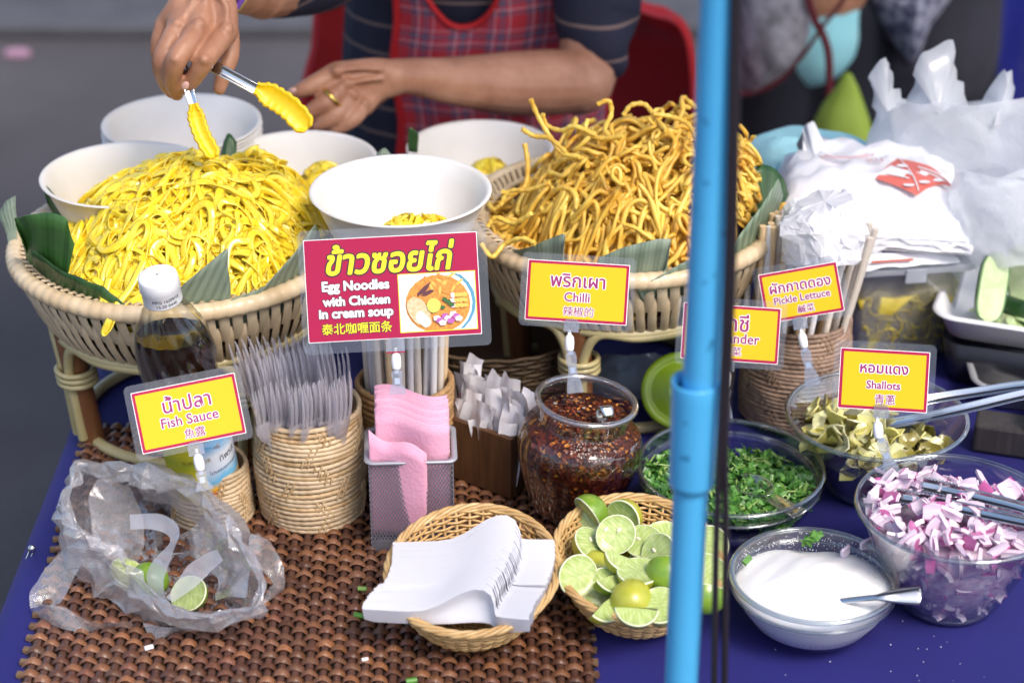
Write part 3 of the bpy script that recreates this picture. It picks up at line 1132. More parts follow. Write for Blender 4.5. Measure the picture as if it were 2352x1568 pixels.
# limes
def lime_flesh():
    m, t, b = newmat('lime_flesh')
    c = t.nodes.new('ShaderNodeTexCoord')
    sx = t.nodes.new('ShaderNodeSeparateXYZ')
    t.links.new(c.outputs['Object'], sx.inputs[0])
    at = t.nodes.new('ShaderNodeMath'); at.operation = 'ARCTAN2'
    t.links.new(sx.outputs[1], at.inputs[0]); t.links.new(sx.outputs[0], at.inputs[1])
    mm = t.nodes.new('ShaderNodeMath'); mm.operation = 'MULTIPLY'; mm.inputs[1].default_value = 4.5
    t.links.new(at.outputs[0], mm.inputs[0])
    sn = t.nodes.new('ShaderNodeMath'); sn.operation = 'COSINE'
    t.links.new(mm.outputs[0], sn.inputs[0])
    ab = t.nodes.new('ShaderNodeMath'); ab.operation = 'ABSOLUTE'
    t.links.new(sn.outputs[0], ab.inputs[0])
    seg = ramp(t, ab.outputs[0], [(.0, (.56, .62, .34)), (.10, (.46, .55, .22)), (1, (.41, .51, .17))])
    n = ramp(t, noise(t, coords(t, 'Object', (500, 90, 90), (0, 0, .4)), 1, 3), [(.35, (.82, .85, .78)), (.65, (1.15, 1.12, 1.2))])
    mx = t.nodes.new('ShaderNodeMix'); mx.data_type = 'RGBA'; mx.blend_type = 'MULTIPLY'; mx.inputs[0].default_value = 1
    t.links.new(seg, mx.inputs[6]); t.links.new(n, mx.inputs[7])
    t.links.new(mx.outputs[2], b.inputs['Base Color'])
    b.inputs['Roughness'].default_value = .22
    b.inputs['Subsurface Weight'].default_value = .35
    b.inputs['Subsurface Radius'].default_value = (.5, 1, .3)
    b.inputs['Subsurface Scale'].default_value = .004
    bump(t, b, noise(t, coords(t, 'Object', (600, 120, 120), (0, 0, .4)), 1, 3), .4, .0008)
    return m


FLESH = lime_flesh()
PITH = M('lime_pith', (.70, .74, .52), .4, sss=.2)
PEELS = [M('green_lime_peel', (.13, .26, .02), .3, (.21, .33, .03), 120, bmp=.35, bscale=900, bdist=.0004, coat=.25),
         M('yellow_lime_peel', (.34, .37, .03), .3, (.44, .43, .05), 120, bmp=.35, bscale=900, bdist=.0004, coat=.25)]
SEED = M('lime_seed', (.75, .72, .55), .4)
_lm = {}


def lime_mesh(kind, peel, seeds=0):
    k = (kind, peel, seeds)
    if k in _lm: return _lm[k]
    mb = MB()
    r = .0158
    n, mrow = 26, 8
    span = 2 * PI if kind != 'wedge' else PI * .95
    dep = {'half': 1.0, 'cheek': .75, 'wedge': 1.0}[kind]
    th = np.linspace(0, span, n, endpoint=kind == 'wedge')
    ph = np.linspace(0, PI / 2, mrow)
    g = np.zeros((n, mrow, 3))
    for j, p in enumerate(ph):
        g[:, j, 0] = r * np.cos(p) * np.cos(th) * 1.08
        g[:, j, 1] = r * np.cos(p) * np.sin(th)
        g[:, j, 2] = -r * dep * np.sin(p) - .0008
    mb.grid(g, cu=kind != 'wedge', mi=0)
    rings = [(1.0, -.0008), (.985, .0), (.945, .0001), (.93, -.0002), (.5, .0003), (.06, -.0002), (.02, -.0003)]
    gg = np.zeros((n, len(rings), 3))
    for j, (q, z) in enumerate(rings):
        gg[:, j, 0] = r * q * np.cos(th) * 1.08
        gg[:, j, 1] = r * q * np.sin(th)
        gg[:, j, 2] = z
    mb.grid(gg[:, :3], cu=kind != 'wedge', mi=1)
    mb.grid(gg[:, 2:], cu=kind != 'wedge', mi=2)
    if kind == 'wedge':                                     # second cut face closes the wedge
        n2 = 15
        a = np.linspace(0, PI, n2)
        q = np.zeros((n2, 3, 3))
        for j, s in enumerate((1, .93, .02)):
            q[:, j, 0] = r * s * np.cos(a) * 1.08
            q[:, j, 1] = -.0004 * (1 - s)
            q[:, j, 2] = -r * dep * s * np.sin(a) - .0004
        mb.grid(q[:, :2], mi=1); mb.grid(q[:, 1:], mi=2)
    for s in range(seeds):
        mb.ball((r * .22 * (1 - 2 * s) + .001, r * (.05 + .5 * s), .0004), (.0026, .0015, .0009), 10, 6, mi=3)
    _lm[k] = mb.mesh('lime', [PEELS[peel], PITH, FLESH, SEED])
    return _lm[k]


CV = Vector((0, -.82, .57))
LIMES = [  # u, v, height, kind, peel, seeds, cut-face normal, spin, label
    (1357, 1176, .052, 'half', 0, 0, (-.75, -.5, -.35), .2, 'bright green lime half lying peel side up at the back rim of the wicker bowl'),
    (1434, 1190, .046, 'half', 1, 0, (-.55, -.75, .1), .5, 'yellow green lime half tipped forward behind the seeded one'),
    (1414, 1228, .058, 'cheek', 0, 2, (.0, -.80, .6), .8, 'round lime half facing front with two pale seeds on its cut face'),
    (1356, 1256, .047, 'half', 1, 1, (.50, -.22, .84), 1.9, 'lime half with a ragged pale cut face left of the seeded one'),
    (1478, 1247, .046, 'half', 1, 1, (-.15, -.38, .90), 2.4, 'lime half with ribbed cut face right of the seeded one'),
    (1432, 1284, .058, 'wedge', 1, 0, (.35, -.25, .9), 3.1, 'lime wedge peel side forward below the seeded half'),
    (1325, 1322, .048, 'half', 0, 0, (.30, -.72, .50), 1.2, 'oval lime half standing at the left rim of the wicker bowl'),
    (1398, 1326, .050, 'wedge', 0, 0, (.50, -.25, .82), 3.9, 'green lime wedge in the middle of the bowl with face turned right'),
    (1467, 1318, .055, 'half', 1, 0, (.05, -.05, 1), .7, 'lime half lying cut side up next to the blue pole'),
    (1517, 1272, .050, 'half', 1, 1, (-.65, -.45, .6), 2, 'thin lime half half hidden behind the blue pole, upper one'),
    (1531, 1322, .056, 'half', 0, 0, (.2, .9, .1), 1, 'lime half showing only its green peel at the left edge of the blue pole'),
    (1451, 1372, .048, 'half', 1, 0, (-.05, .05, -1), .4, 'yellow lime half lying dome up near the front rim'),
    (1461, 1400, .055, 'wedge', 1, 0, (.10, -.45, .88), 3.2, 'broad lime half with streaked cut face leaning on the front rim'),
    (1380, 1390, .045, 'wedge', 1, 0, (.45, -.30, .82), 4.2, 'yellow edged lime wedge at the front left rim'),
    (1386, 1352, .036, 'half', 0, 0, (.1, -.8, .6), .9, 'lime half deep in the bowl under the green wedge'),
    (1516, 1394, .046, 'half', 1, 0, (-.1, -.35, .9), 1.5, 'lime half at the front rim cut off by the blue pole'),
    (1527, 1236, .045, 'half', 0, 0, (.1, -.3, .95), .2, 'lime half lying cut side up behind the blue pole'),
    (1629, 1256, .048, 'half', 0, 0, (-.2, -.8, .6), 1.1, 'lime half facing front in the gap between blue pole and black cords'),
    (1625, 1318, .045, 'half', 1, 0, (-.1, -.6, .8), 2.2, 'lime half under the facing one right of the blue pole'),
    (1620, 1370, .045, 'half', 0, 0, (.1, .8, .5), .4, 'lime half showing green peel right of the blue pole'),
    (1350, 1217, .038, 'half', 0, 0, (-.3, -.7, .6), .4, 'dark green lime half tucked under the upper left ones'),
    (1362, 1303, .036, 'half', 1, 0, (.2, -.1, -1), .4, 'lime half showing a yellow strip of peel behind the oval one'),
    (1500, 1350, .034, 'half', 0, 0, (.0, -.5, .8), .4, 'shaded lime half low between the dome and the blue pole'),
    (1570, 1290, .040, 'half', 0, 0, (.0, -.5, .8), .9, 'lime half mostly hidden behind the blue pole, lower one'),
    (1420, 1250, .026, 'half', 1, 0, (.2, .1, -1), .9, 'lime half at the bottom of the pile under the seeded one'),
    (1490, 1290, .030, 'half', 1, 0, (.1, -.4, .8), 1.9, 'lime half showing a sliver of cut face behind the one lying cut side up'),
]
for (u, v, h, kind, pe, sd_, nrm, spin, lab) in LIMES:
    p = P(u, v, h + .005)
    nq = Vector((0, 0, 1)).rotation_difference(Vector(nrm).normalized()).to_matrix() @ Matrix.Rotation(spin, 3, 'Z')
    o = put('lime_piece', lime_mesh(kind, pe, sd_), None, p - nq @ Vector((0, 0, -.004)), nq.to_euler())
    sc_ = 1.07 + R.uniform(-.03, .06)
    o.scale = (sc_, sc_, sc_)
    tag(o, lab, 'lime', 'cut limes in the wicker bowl')

# spoons: nested white soup spoons standing on edge, stacked towards the viewer
SPM = clear('milky_plastic', (.93, .93, .96), .12, .06, .4, .3, haze=.82, hazecol=(.90, .90, .95), trl=.35)
spp = [(1265, 1246, 0), (1232, 1243, .004), (1198, 1241, .006)]


def spoon_mesh(k):
    r = random.Random(k)
    sx_ = np.array([-.0830, -.075, -.06, -.045, -.033, -.022, -.012, -.003, .006, .014, .0205, .024, .0252, .0265, .032, .042, .053])
    sy_ = np.array([0, .0, .0002, .0005, .002, .0065, .0125, .0175, .0205, .0205, .0165, .009, .003, .0008, .0004, 0, -.0004])
    zz = np.array([0, .0, 0, .0, .0006, .0022, .0045, .0066, .0078, .0078, .0066, .0034, .0012, .0004, 0, 0, 0])
    wd = np.array([.012, .0145, .0145, .014, .0145, .016, .0185, .020, .0205, .020, .019, .018, .0175, .017, .0165, .016, .014])
    g = np.zeros((len(sx_), 5, 3))
    for j, q in enumerate(np.linspace(0, 1, 5)):
        g[:, j, 0] = sx_ - .5 * wd * 0
        g[:, j, 1] = sy_ * (1 - .75 * (2 * q - 1) ** 2 * (q < .5)) 
        g[:, j, 2] = zz - wd * 1.15 * (1 - q)
    mb = MB(); mb.grid(g)
    mb.grid((g + np.array((0, -.0021, 0)))[::-1])
    a, b = g[:, -1], g[:, -1] + np.array((0, -.0021, 0))
    mb.grid(np.stack([a, b], 1))
    return mb.mesh('spoon', SPM)


spm = [spoon_mesh(k) for k in range(2)]
ns = 56
for k in range(ns):
    f = k / (ns - 1)
    far, near = P(1123, 1240, .066), P(1104, 1408, .060)
    p = far.lerp(near, f)
    dx = .0035 * math.sin(f * 5 + .5) - (.006 if k > 32 else 0) * (k - 32) / 12
    o = put('soup_spoon', spm[k % 2], None, (p.x + dx + R.uniform(-.0006, .0006), p.y, p.z + R.uniform(-.0002, .0002)), (.32 + R.uniform(-.01, .01), R.uniform(-.006, .006) - .02, .0 + .05 * math.sin(f * 4) - (.10 if k > 34 else 0)))
    tag(o, 'milky white plastic soup spoon nested in the stack lying in the wicker bowl', 'spoon', 'nested white plastic spoons')

# ================================================================== FOOTED RATTAN TRAYS
CANE = M('pale_cane', (.50, .37, .22), .42, (.64, .51, .34), 35, coat=.2, vary=.14, bmp=.15, bscale=120)
BAMB = M('brown_bamboo', (.16, .062, .024), .4, (.26, .11, .045), 18, (4, 4, .6), coat=.25)
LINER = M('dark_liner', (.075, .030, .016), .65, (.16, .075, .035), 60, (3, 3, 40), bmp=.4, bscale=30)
PALEC = M('olive_cane', (.42, .35, .16), .4, (.52, .44, .24), 12, coat=.25)


def tray(label, c, Rr, legs, rimh=.19):
    o = thing('footed_tray', label, 'tray', (c.x, c.y, T), 0, 'footed rattan trays')
    n = 600
    th = np.linspace(0, 2 * PI, n, endpoint=False)
    mb = MB()
    mb.tube(np.stack([Rr * np.cos(th), Rr * np.sin(th), rimh + 0 * th], -1), .0088 * (.93 + .08 * np.abs(np.sin(th * 45))), 10, closed=True)
    build(mb, 'rim', CANE, o)
    mb = MB()
    for k in range(96):
        a = k * 2 * PI / 96
        r0, r1 = Rr - .006, Rr - .017
        mb.tube([(r0 * math.cos(a), r0 * math.sin(a), rimh + .006), ((r0 + r1) / 2 * math.cos(a + .02), (r0 + r1) / 2 * math.sin(a + .02), rimh + .006), (r1 * math.cos(a + .04), r1 * math.sin(a + .04), rimh - .001)], .0028, 5, flat=.5)
    mb.tube(np.stack([(Rr - .018) * np.cos(th[::4]), (Rr - .018) * np.sin(th[::4]), rimh - .002 + 0 * th[::4]], -1), .0032, 6, closed=True)
    tag(build(mb, 'rim_lacing', CANE, o), kind='stuff')
    zb = -.064
    mb = MB()
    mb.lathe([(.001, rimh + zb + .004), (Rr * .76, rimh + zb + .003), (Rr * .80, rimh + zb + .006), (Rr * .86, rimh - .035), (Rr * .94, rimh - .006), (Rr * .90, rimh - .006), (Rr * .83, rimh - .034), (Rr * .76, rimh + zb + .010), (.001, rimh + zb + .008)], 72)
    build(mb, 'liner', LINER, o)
    for k, z in enumerate((-.030, -.036, -.052, -.058)):
        f = -z / .064
        rr = Rr * (.965 - .145 * f)
        mb = MB(); mb.tube(np.stack([rr * np.cos(th[::5]), rr * np.sin(th[::5]), rimh + z + .0008 * np.sin(th[::5] * 42 + k * PI)], -1), .0032, 6, closed=True)
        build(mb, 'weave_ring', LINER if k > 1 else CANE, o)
    # stakes: upper set from the rim, lower set looped from the middle band to the base
    def stake(pts, wd):
        mb = MB()
        g = cat(pts, 9)
        q = np.array([[(p[0], p[1] + s * wd, p[2]) for s in (-1, -.5, .5, 1)] for p in g])
        q[:, 1:3, 0] += .0016
        mb.grid(q); return mb
    up_ = stake([(Rr - .001, .000, -.007), (Rr * .985, .001, -.016), (Rr * .955, .0028, -.028), (Rr * .925, .004, -.038)], .0050).mesh('stake', CANE)
    lo_ = stake([(Rr * .945, 0, -.022), (Rr * .950, .000, -.028), (Rr * .915, .001, -.045), (Rr * .865, .0032, -.060), (Rr * .84, .004, -.066)], .0044).mesh('stake', CANE)
    N = 74
    for k in range(N):
        for j, me in enumerate((up_, lo_)):
            s = put('stake', me, o, (0, 0, rimh), (0, 0, (k + .5 * j + R.uniform(-.08, .08)) * 2 * PI / N))
    # cane ring under the basket, legs, arched braces, lashings, foot ring
    mb = MB(); mb.tube(np.stack([Rr * .83 * np.cos(th[::5]), Rr * .83 * np.sin(th[::5]), rimh + zb - .004 + 0 * th[::5]], -1), .0050, 8, closed=True)
    build(mb, 'base_ring', PALEC, o)
    rb_, rt_ = Rr * .70, Rr * .79
    mb = MB(); mb.tube(np.stack([rb_ * np.cos(th[::5]), rb_ * np.sin(th[::5]), .006 + 0 * th[::5]], -1), .006, 8, closed=True)
    build(mb, 'foot_ring', PALEC, o)
    for k, a in enumerate(legs):
        a = math.radians(a)
        u = np.array((math.cos(a), math.sin(a), 0)); tvec = np.array((-math.sin(a), math.cos(a), 0))
        q = [u * rb_ + (0, 0, .002), u * (rb_ + (rt_ - rb_) * .5) + (0, 0, rimh * .35), u * rt_ + (0, 0, rimh + zb)]
        mb = MB(); mb.tube(cat(q, 14), .0125, 12)
        build(mb, 'leg', BAMB, o)
        for z in (.074, .080, .086):
            cc = u * (rb_ + (rt_ - rb_) * z / (rimh + zb)) + (0, 0, z)
            tt = np.linspace(0, 2 * PI, 20, endpoint=False)
            mb = MB(); mb.tube([cc + u * .0175 * math.cos(b) + tvec * .0185 * math.sin(b) for b in tt], .0030, 6, closed=True)
            build(mb, 'lashing', PALEC, o)
        a2 = math.radians(legs[(k + 1) % len(legs)])
        while a2 < a: a2 += 2 * PI
        arch = []
        for f, z, r_ in ((0.035, .012, rb_ + .012), (.030, .06, rb_ + .016), (.045, .095, rt_ + .005), (.12, .120, rt_ + .006), (.3, rimh + zb - .008, rt_ + .006), (.5, rimh + zb - .007, rt_ + .007),
                         (.7, rimh + zb - .008, rt_ + .006), (.88, .120, rt_ + .006), (.955, .095, rt_ + .005), (.970, .06, rb_ + .016), (.965, .012, rb_ + .012)):
            b = a + (a2 - a) * f
            arch.append((r_ * math.cos(b), r_ * math.sin(b), z))
        mb = MB(); mb.tube(cat(arch, 60), .0052, 8)
        build(mb, 'arched_brace', PALEC, o)
    return o


RIMH = .17
LT = P(420, 597, RIMH); LR = px(372, LT)
RT_ = P(1425, 535, RIMH); RR = px(348, RT_)
tray('footed rattan tray heaped with soft yellow noodles, at the left', LT, LR, (-147, -57, 33, 123))
tray('footed rattan tray heaped with crisp fried noodles, behind the chilli jar', RT_, RR, (-112, -22, 68, 158))

# ---------------------------------------------------------------- banana leaves
def leaf_mat(name, c1, c2, rough=.45):
    m, t, b = newmat(name)
    uv = t.nodes.new('ShaderNodeUVMap')
    wv = t.nodes.new('ShaderNodeTexWave'); wv.inputs['Scale'].default_value = 7; wv.bands_direction = 'X'
    wv.inputs['Distortion'].default_value = .6; wv.inputs['Detail'].default_value = 2
    t.links.new(uv.outputs[0], wv.inputs['Vector'])
    wv2 = t.nodes.new('ShaderNodeTexWave'); wv2.inputs['Scale'].default_value = 1.6; wv2.bands_direction = 'X'
    t.links.new(uv.outputs[0], wv2.inputs['Vector'])
    mth = t.nodes.new('ShaderNodeMath'); mth.operation = 'MULTIPLY_ADD'; mth.inputs[1].default_value = .35
    t.links.new(wv.outputs[0], mth.inputs[0]); t.links.new(wv2.outputs[0], mth.inputs[2])
    c = ramp(t, mth.outputs[0], [(.1, c1), (.9, c2)])
    n = ramp(t, noise(t, coords(t), 25, 4), [(.3, (.75, .8, .75)), (.7, (1.15, 1.1, 1.1))])
    mx = t.nodes.new('ShaderNodeMix'); mx.data_type = 'RGBA'; mx.blend_type = 'MULTIPLY'; mx.inputs[0].default_value = 1
    t.links.new(c, mx.inputs[6]); t.links.new(n, mx.inputs[7])
    t.links.new(mx.outputs[2], b.inputs['Base Color'])
    b.inputs['Roughness'].default_value = rough
    b.inputs['Specular IOR Level'].default_value = .5
    bump(t, b, mth.outputs[0], .4, .0012)
    return m


LEAF = leaf_mat('banana_leaf_back', (.16, .21, .16), (.24, .30, .23), .42)
LEAF_D = leaf_mat('banana_leaf_face', (.018, .060, .014), (.034, .095, .024), .35)
LEAF_G = leaf_mat('banana_leaf_green', (.035, .11, .022), (.065, .17, .04), .35)
LEAF_P = leaf_mat('pale_leaf_back', (.11, .17, .11), (.24, .31, .22), .5)


def leaf(label, pts_top, pts_bot, mat, push=0.0, n=22, rows=7, ribs=1.0, curl=.0):
    """leaf sheet between a bottom curve and a top curve (world points)"""
    a, b = cat(pts_bot, n), cat(pts_top, n) if len(pts_top) > 2 else np.array([np.array(pts_top[0]) + (np.array(pts_top[-1]) - np.array(pts_top[0])) * k / (n - 1) for k in range(n)])
    g = np.zeros((n, rows, 3)); uv = np.zeros((n, rows, 2))
    for j in range(rows):
        f = j / (rows - 1)
        g[:, j] = a + (b - a) * f
        g[:, j, 1] += -push * math.sin(f * PI) + curl * f * f
        uv[:, j, 0] = np.linspace(0, ribs, n) + .12 * f; uv[:, j, 1] = f
    g += .0012 * vnoise(g * 14, 3)[..., None]
    mid = Vector(g.mean((0, 1)))
    mb = MB(); mb.grid(g, uv=uv)
    o = build(mb, 'banana_leaf', mat, None, world=mid)
    solid(o, .0007)
    return tag(o, label, 'leaf', 'banana leaf pieces lining the trays')


def lin(pts, n=6):
    """sharp-cornered top edge: resample a polyline"""
    p = [Vector(q) for q in pts]
    d = [0]
    for i in range(1, len(p)): d.append(d[-1] + (p[i] - p[i - 1]).length)
    out = []
    for k in range(n):
        s = d[-1] * k / (n - 1)
        i = max(1, min(len(p) - 1, next((j for j in range(1, len(p)) if d[j] >= s - 1e-9), len(p) - 1)))
        out.append(p[i - 1].lerp(p[i], (s - d[i - 1]) / max(1e-9, d[i] - d[i - 1])))
    return out


def rimpt(c, Rr, deg, r=.96, h=RIMH):
    a = math.radians(deg)
    return Vector((c.x + Rr * r * math.cos(a), c.y + Rr * r * math.sin(a), T + h))


def leaf2(label, c, Rr, a0, a1, top, mat, r0=.90, push=0.0, ribs=1.2, n=34, h0=.012, **k):
    """bottom edge follows the inside of the tray; top edge polyline given as photo points on the tray's rim cylinder"""
    bot = [rimpt(c, Rr, a0 + (a1 - a0) * t, r0, RIMH - h0) for t in np.linspace(0, 1, 8)]
    tp = []
    for (u, v, dy) in top:
        # intersect the view ray with the cylinder of the rim (front half), pushed by dy
        d = ray(u, v); rr = Rr * .985 + dy
        ox, oy = CAMP.x - c.x, CAMP.y - c.y
        A, B, Cc = d.x ** 2 + d.y ** 2, 2 * (ox * d.x + oy * d.y), ox * ox + oy * oy - rr * rr
        disc = B * B - 4 * A * Cc
        t_ = (-B - math.sqrt(disc)) / (2 * A) if disc > 0 else -B / (2 * A)
        tp.append(CAMP + d * t_)
    tpl = np.array([list(q) for q in lin(tp, n)])
    botl = cat(bot, n)
    rows = 7
    g = np.zeros((n, rows, 3)); uv = np.zeros((n, rows, 2))
    for j in range(rows):
        f = j / (rows - 1)
        g[:, j] = botl + (tpl - botl) * f
        uv[:, j, 0] = np.linspace(0, ribs, n) + .1 * f; uv[:, j, 1] = f
    g += .0010 * vnoise(g * 14, 3)[..., None]
    mid = Vector(g.mean((0, 1)))
    mb = MB(); mb.grid(g, uv=uv)
    o = build(mb, 'banana_leaf', mat, None, world=mid)
    solid(o, .0007)
    return tag(o, label, 'leaf', 'banana leaf pieces lining the trays')


leaf2('grey green banana leaf flap lying along the left front rim of the noodle tray', LT, LR, 196, 252, [(72, 575, 0), (120, 612, -.004), (190, 636, -.004), (240, 656, -.004), (305, 716, 0)], LEAF_D, ribs=1.0)
leaf2('pointed banana leaf piece right of the sauce bottle cap', LT, LR, 258, 291, [(385, 690, 0), (430, 645, 0), (520, 574, .006), (529, 689, .0)], LEAF, ribs=1.6)
leaf2('broad banana leaf piece rising to the left edge of the pink noodle sign', LT, LR, 284, 335, [(520, 700, .004), (533, 686, .004), (610, 655, .005), (672, 588, .006), (724, 515, .008), (760, 560, 0)], LEAF, ribs=2.2)
leaf2('folded banana leaf standing at the left end of the noodle tray', LT, LR, 184, 224, [(52, 560, .002), (34, 500, .006), (60, 492, .004), (105, 494, 0), (150, 502, -.004), (172, 560, -.01)], LEAF_G, ribs=.8)
a_ = [PY(32, 575, LT.y - .02), PY(45, 600, LT.y - .03), PY(60, 610, LT.y - .04)]
leaf('torn grey green leaf tip at the far left end of the noodle tray', [PY(-2, 488, LT.y), PY(14, 462, LT.y), PY(35, 450, LT.y)], [PY(30, 590, LT.y - .02), PY(34, 594, LT.y - .02), PY(40, 598, LT.y - .02)], LEAF, n=12)
leaf('dark banana leaf standing behind the left white bowl', [PY(92, 430, LT.y + .03), PY(110, 440, LT.y + .03), PY(150, 480, LT.y + .04), PY(200, 530, LT.y + .03)],
     [PY(130, 560, LT.y + .02), PY(150, 575, LT.y + .01), PY(180, 590, LT.y + .0), PY(215, 600, LT.y)], LEAF_D, n=14)
leaf2('banana leaf piece with a slanting edge left of the chilli sign', RT_, RR, 205, 252, [(1105, 605, 0), (1190, 575, .003), (1299, 534, .006), (1291, 600, .004), (1330, 610, 0)], LEAF, ribs=1.6)
leaf2('blunt banana leaf piece behind the right end of the chilli sign', RT_, RR, 256, 292, [(1372, 596, .002), (1440, 566, .004), (1512, 546, .006), (1542, 549, .006), (1527, 622, .004), (1500, 640, .002)], LEAF, ribs=1.3)
leaf2('striped banana leaf piece low against the left side of the blue pole', RT_, RR, 278, 318, [(1462, 668, .010), (1500, 642, .010), (1580, 602, .010), (1640, 560, .010), (1668, 600, .008)], LEAF, ribs=2.4)
leaf2('tall pale striped banana leaf right of the black cords', RT_, RR, 312, 352, [(1672, 600, .004), (1690, 552, .004), (1752, 470, .006), (1789, 408, .008), (1797, 455, .004), (1770, 540, 0)], LEAF_P, ribs=2.6)
leaf('dark green banana leaf standing behind the pale striped one', [PY(1722, 470, RT_.y - .01), PY(1744, 374, RT_.y + .005), PY(1788, 405, RT_.y + .01), PY(1808, 452, RT_.y + .01)],
     [PY(1716, 520, RT_.y - .02), PY(1740, 520, RT_.y - .02), PY(1765, 505, RT_.y - .02), PY(1795, 480, RT_.y - .01)], LEAF_D, n=16)
leaf('small dark leaf tip between the stacked bowls and the middle bowl', [PY(509, 345, 1.86), PY(524, 306, 1.86), PY(541, 328, 1.86)], [PY(500, 380, 1.84), PY(520, 385, 1.84), PY(540, 380, 1.84)], LEAF_D, n=8)
leaf('small leaf tip behind the front white bowl', [PY(868, 350, 1.86), PY(884, 338, 1.86), PY(900, 352, 1.86)], [PY(868, 400, 1.85), PY(885, 402, 1.85), PY(905, 400, 1.85)], LEAF, n=8)
leaf('small leaf tip at the left rim of the back white bowl', [PY(936, 305, 1.93), PY(944, 292, 1.93), PY(962, 306, 1.93)], [PY(936, 350, 1.93), PY(946, 350, 1.93), PY(960, 350, 1.93)], LEAF_D, n=8)

# ---------------------------------------------------------------- noodles
def noodle_mat(name, c1, c2, rough, sss, coat=0, bs=60):
    m, t, b = newmat(name)
    v = coords(t)
    c = ramp(t, noise(t, v, bs, 3), [(.3, c1), (.7, c2)])
    t.links.new(c, b.inputs['Base Color'])
    b.inputs['Roughness'].default_value = rough
    b.inputs['Subsurface Weight'].default_value = sss
    b.inputs['Subsurface Radius'].default_value = (1, .7, .15)
    b.inputs['Subsurface Scale'].default_value = .004
    b.inputs['Coat Weight'].default_value = coat
    b.inputs['Coat Roughness'].default_value = .12
    bump(t, b, noise(t, v, 260, 3), .2, .0006)
    return m


EGG = noodle_mat('egg_noodle', (.88, .62, .015), (.95, .75, .07), .28, .2, .5)
CRISP = noodle_mat('crisp_noodle', (.66, .33, .02), (.90, .66, .13), .42, .08, .2, 28)


def strands(mb, n, hfun, start, length, seg, width, thick, seed, curl=60, zj=(-.010, .003), zamp=.003, flat=True, twist=1.0, climb=0.0):
    r = np.random.RandomState(seed)
    ds = length / seg
    for k in range(n):
        p = np.array(start(r)); a = r.rand() * 6.28
        L = int(seg * r.uniform(.55, 1.25))
        kap, path = r.normal() * curl * .4, []
        z0 = r.uniform(*zj); ph1, ph2 = r.rand(2) * 6.28; zf = r.uniform(40, 110); za = zamp * r.uniform(.4, 1.6)
        tw0, twf = r.normal() * .5 * twist, r.normal() * 26 * twist
        lift = r.normal() * climb
        fr_ = []
        for i in range(L):
            kap += r.normal() * curl * .35 - kap * .12
            a += kap * ds
            q = p + np.array((math.cos(a), math.sin(a))) * ds
            if hfun(*q) is None:
                a += 2.2; q = p + np.array((math.cos(a), math.sin(a))) * ds * .5
                if hfun(*q) is None:
                    break
            h = hfun(*q)
            path.append((q[0], q[1], h + z0 + za * math.sin(zf * i * ds + ph1) + lift * i * ds))
            e = .002
            hx, hy = hfun(q[0] + e, q[1]), hfun(q[0], q[1] + e)
            fr_.append((-(hx - h) / e if hx is not None else 0, -(hy - h) / e if hy is not None else 0, 1))
            p = q
        if len(path) < 5: continue
        path = np.array(path); nn = np.array(fr_); nn = np.clip(nn, -2.5, 2.5); nn /= np.linalg.norm(nn, axis=1, keepdims=True)
        # smooth
        path[1:-1] = (path[:-2] + 2 * path[1:-1] + path[2:]) / 4
        t = np.gradient(path, axis=0); t /= np.linalg.norm(t, axis=1, keepdims=True) + 1e-9
        b = np.cross(t, nn); b /= np.linalg.norm(b, axis=1, keepdims=True) + 1e-9
        nn = np.cross(b, t)
        s = np.arange(len(path)) * ds
        if flat:
            an = tw0 + .55 * np.sin(s * twf + ph2) * twist
            c_, s_ = np.cos(an)[:, None], np.sin(an)[:, None]
            B, N_ = b * c_ + nn * s_, nn * c_ - b * s_
            wv_ = width * r.uniform(.75, 1.15) * (1 + .12 * np.sin(s * 130 + ph1))[:, None]
            sh = [(-1, 0), (-.55, .5), (.55, .5), (1, 0), (.55, -.5), (-.55, -.5)]
            ring = np.stack([path + B * wv_ * (x / 2) + N_ * thick * y for x, y in sh], 1)
        else:
            w_ = width * r.uniform(.8, 1.2) / 2 * (1 + .12 * np.sin(s * r.uniform(200, 420) + ph1) + .08 * np.sin(s * 700 + ph2))[:, None]
            w_[0] *= .6; w_[-1] *= .6
            ring = np.stack([path + b * w_ * math.cos(x) + nn * w_ * math.sin(x) for x in np.arange(6) * PI / 3], 1)
        b0 = mb.n
        mb.grid(ring, cv=True)
        m_ = ring.shape[1]
        mb.f.append([b0 + i for i in range(m_)][::-1]); mb.mi.append(0)
        mb.f.append([b0 + (len(path) - 1) * m_ + i for i in range(m_)]); mb.mi.append(0)


def dome(mb, hf, x0, x1, y0, y1, n=44, dz=-.008):
    idx = {}
    vs, fs = [], []
    for i in range(n):
        for j in range(n):
            x, y = x0 + (x1 - x0) * i / (n - 1), y0 + (y1 - y0) * j / (n - 1)
            h = hf(x, y)
            if h is not None:
                idx[i, j] = len(vs); vs.append((x, y, h + dz))
    for i in range(n - 1):
        for j in range(n - 1):
            q = [(i, j), (i + 1, j), (i + 1, j + 1), (i, j + 1)]
            if all(k in idx for k in q): fs.append([idx[k] for k in q])
    mb.add(vs, fs)


def soft_h(x, y):
    # local to left tray centre, height above rim
    dx, dy = x - .012, y + .008
    d = math.hypot(dx / (.150 if dx > 0 else .172), dy / .150)
    if d > 1 or math.hypot(x, y) > LR * .90: return None
    top = 1 - math.hypot((x - .030) / (.130 if x > .030 else .172), (y - .012) / .150) ** 2.3
    h = max(.002, .098 * top - .008)
    return h + .006 * math.sin(38 * x + 1) * math.sin(34 * y + 2) + .004 * math.sin(70 * x + 40 * y)


mb = MB()
dome(mb, soft_h, -.17, .17, -.17, .17, dz=-.014)


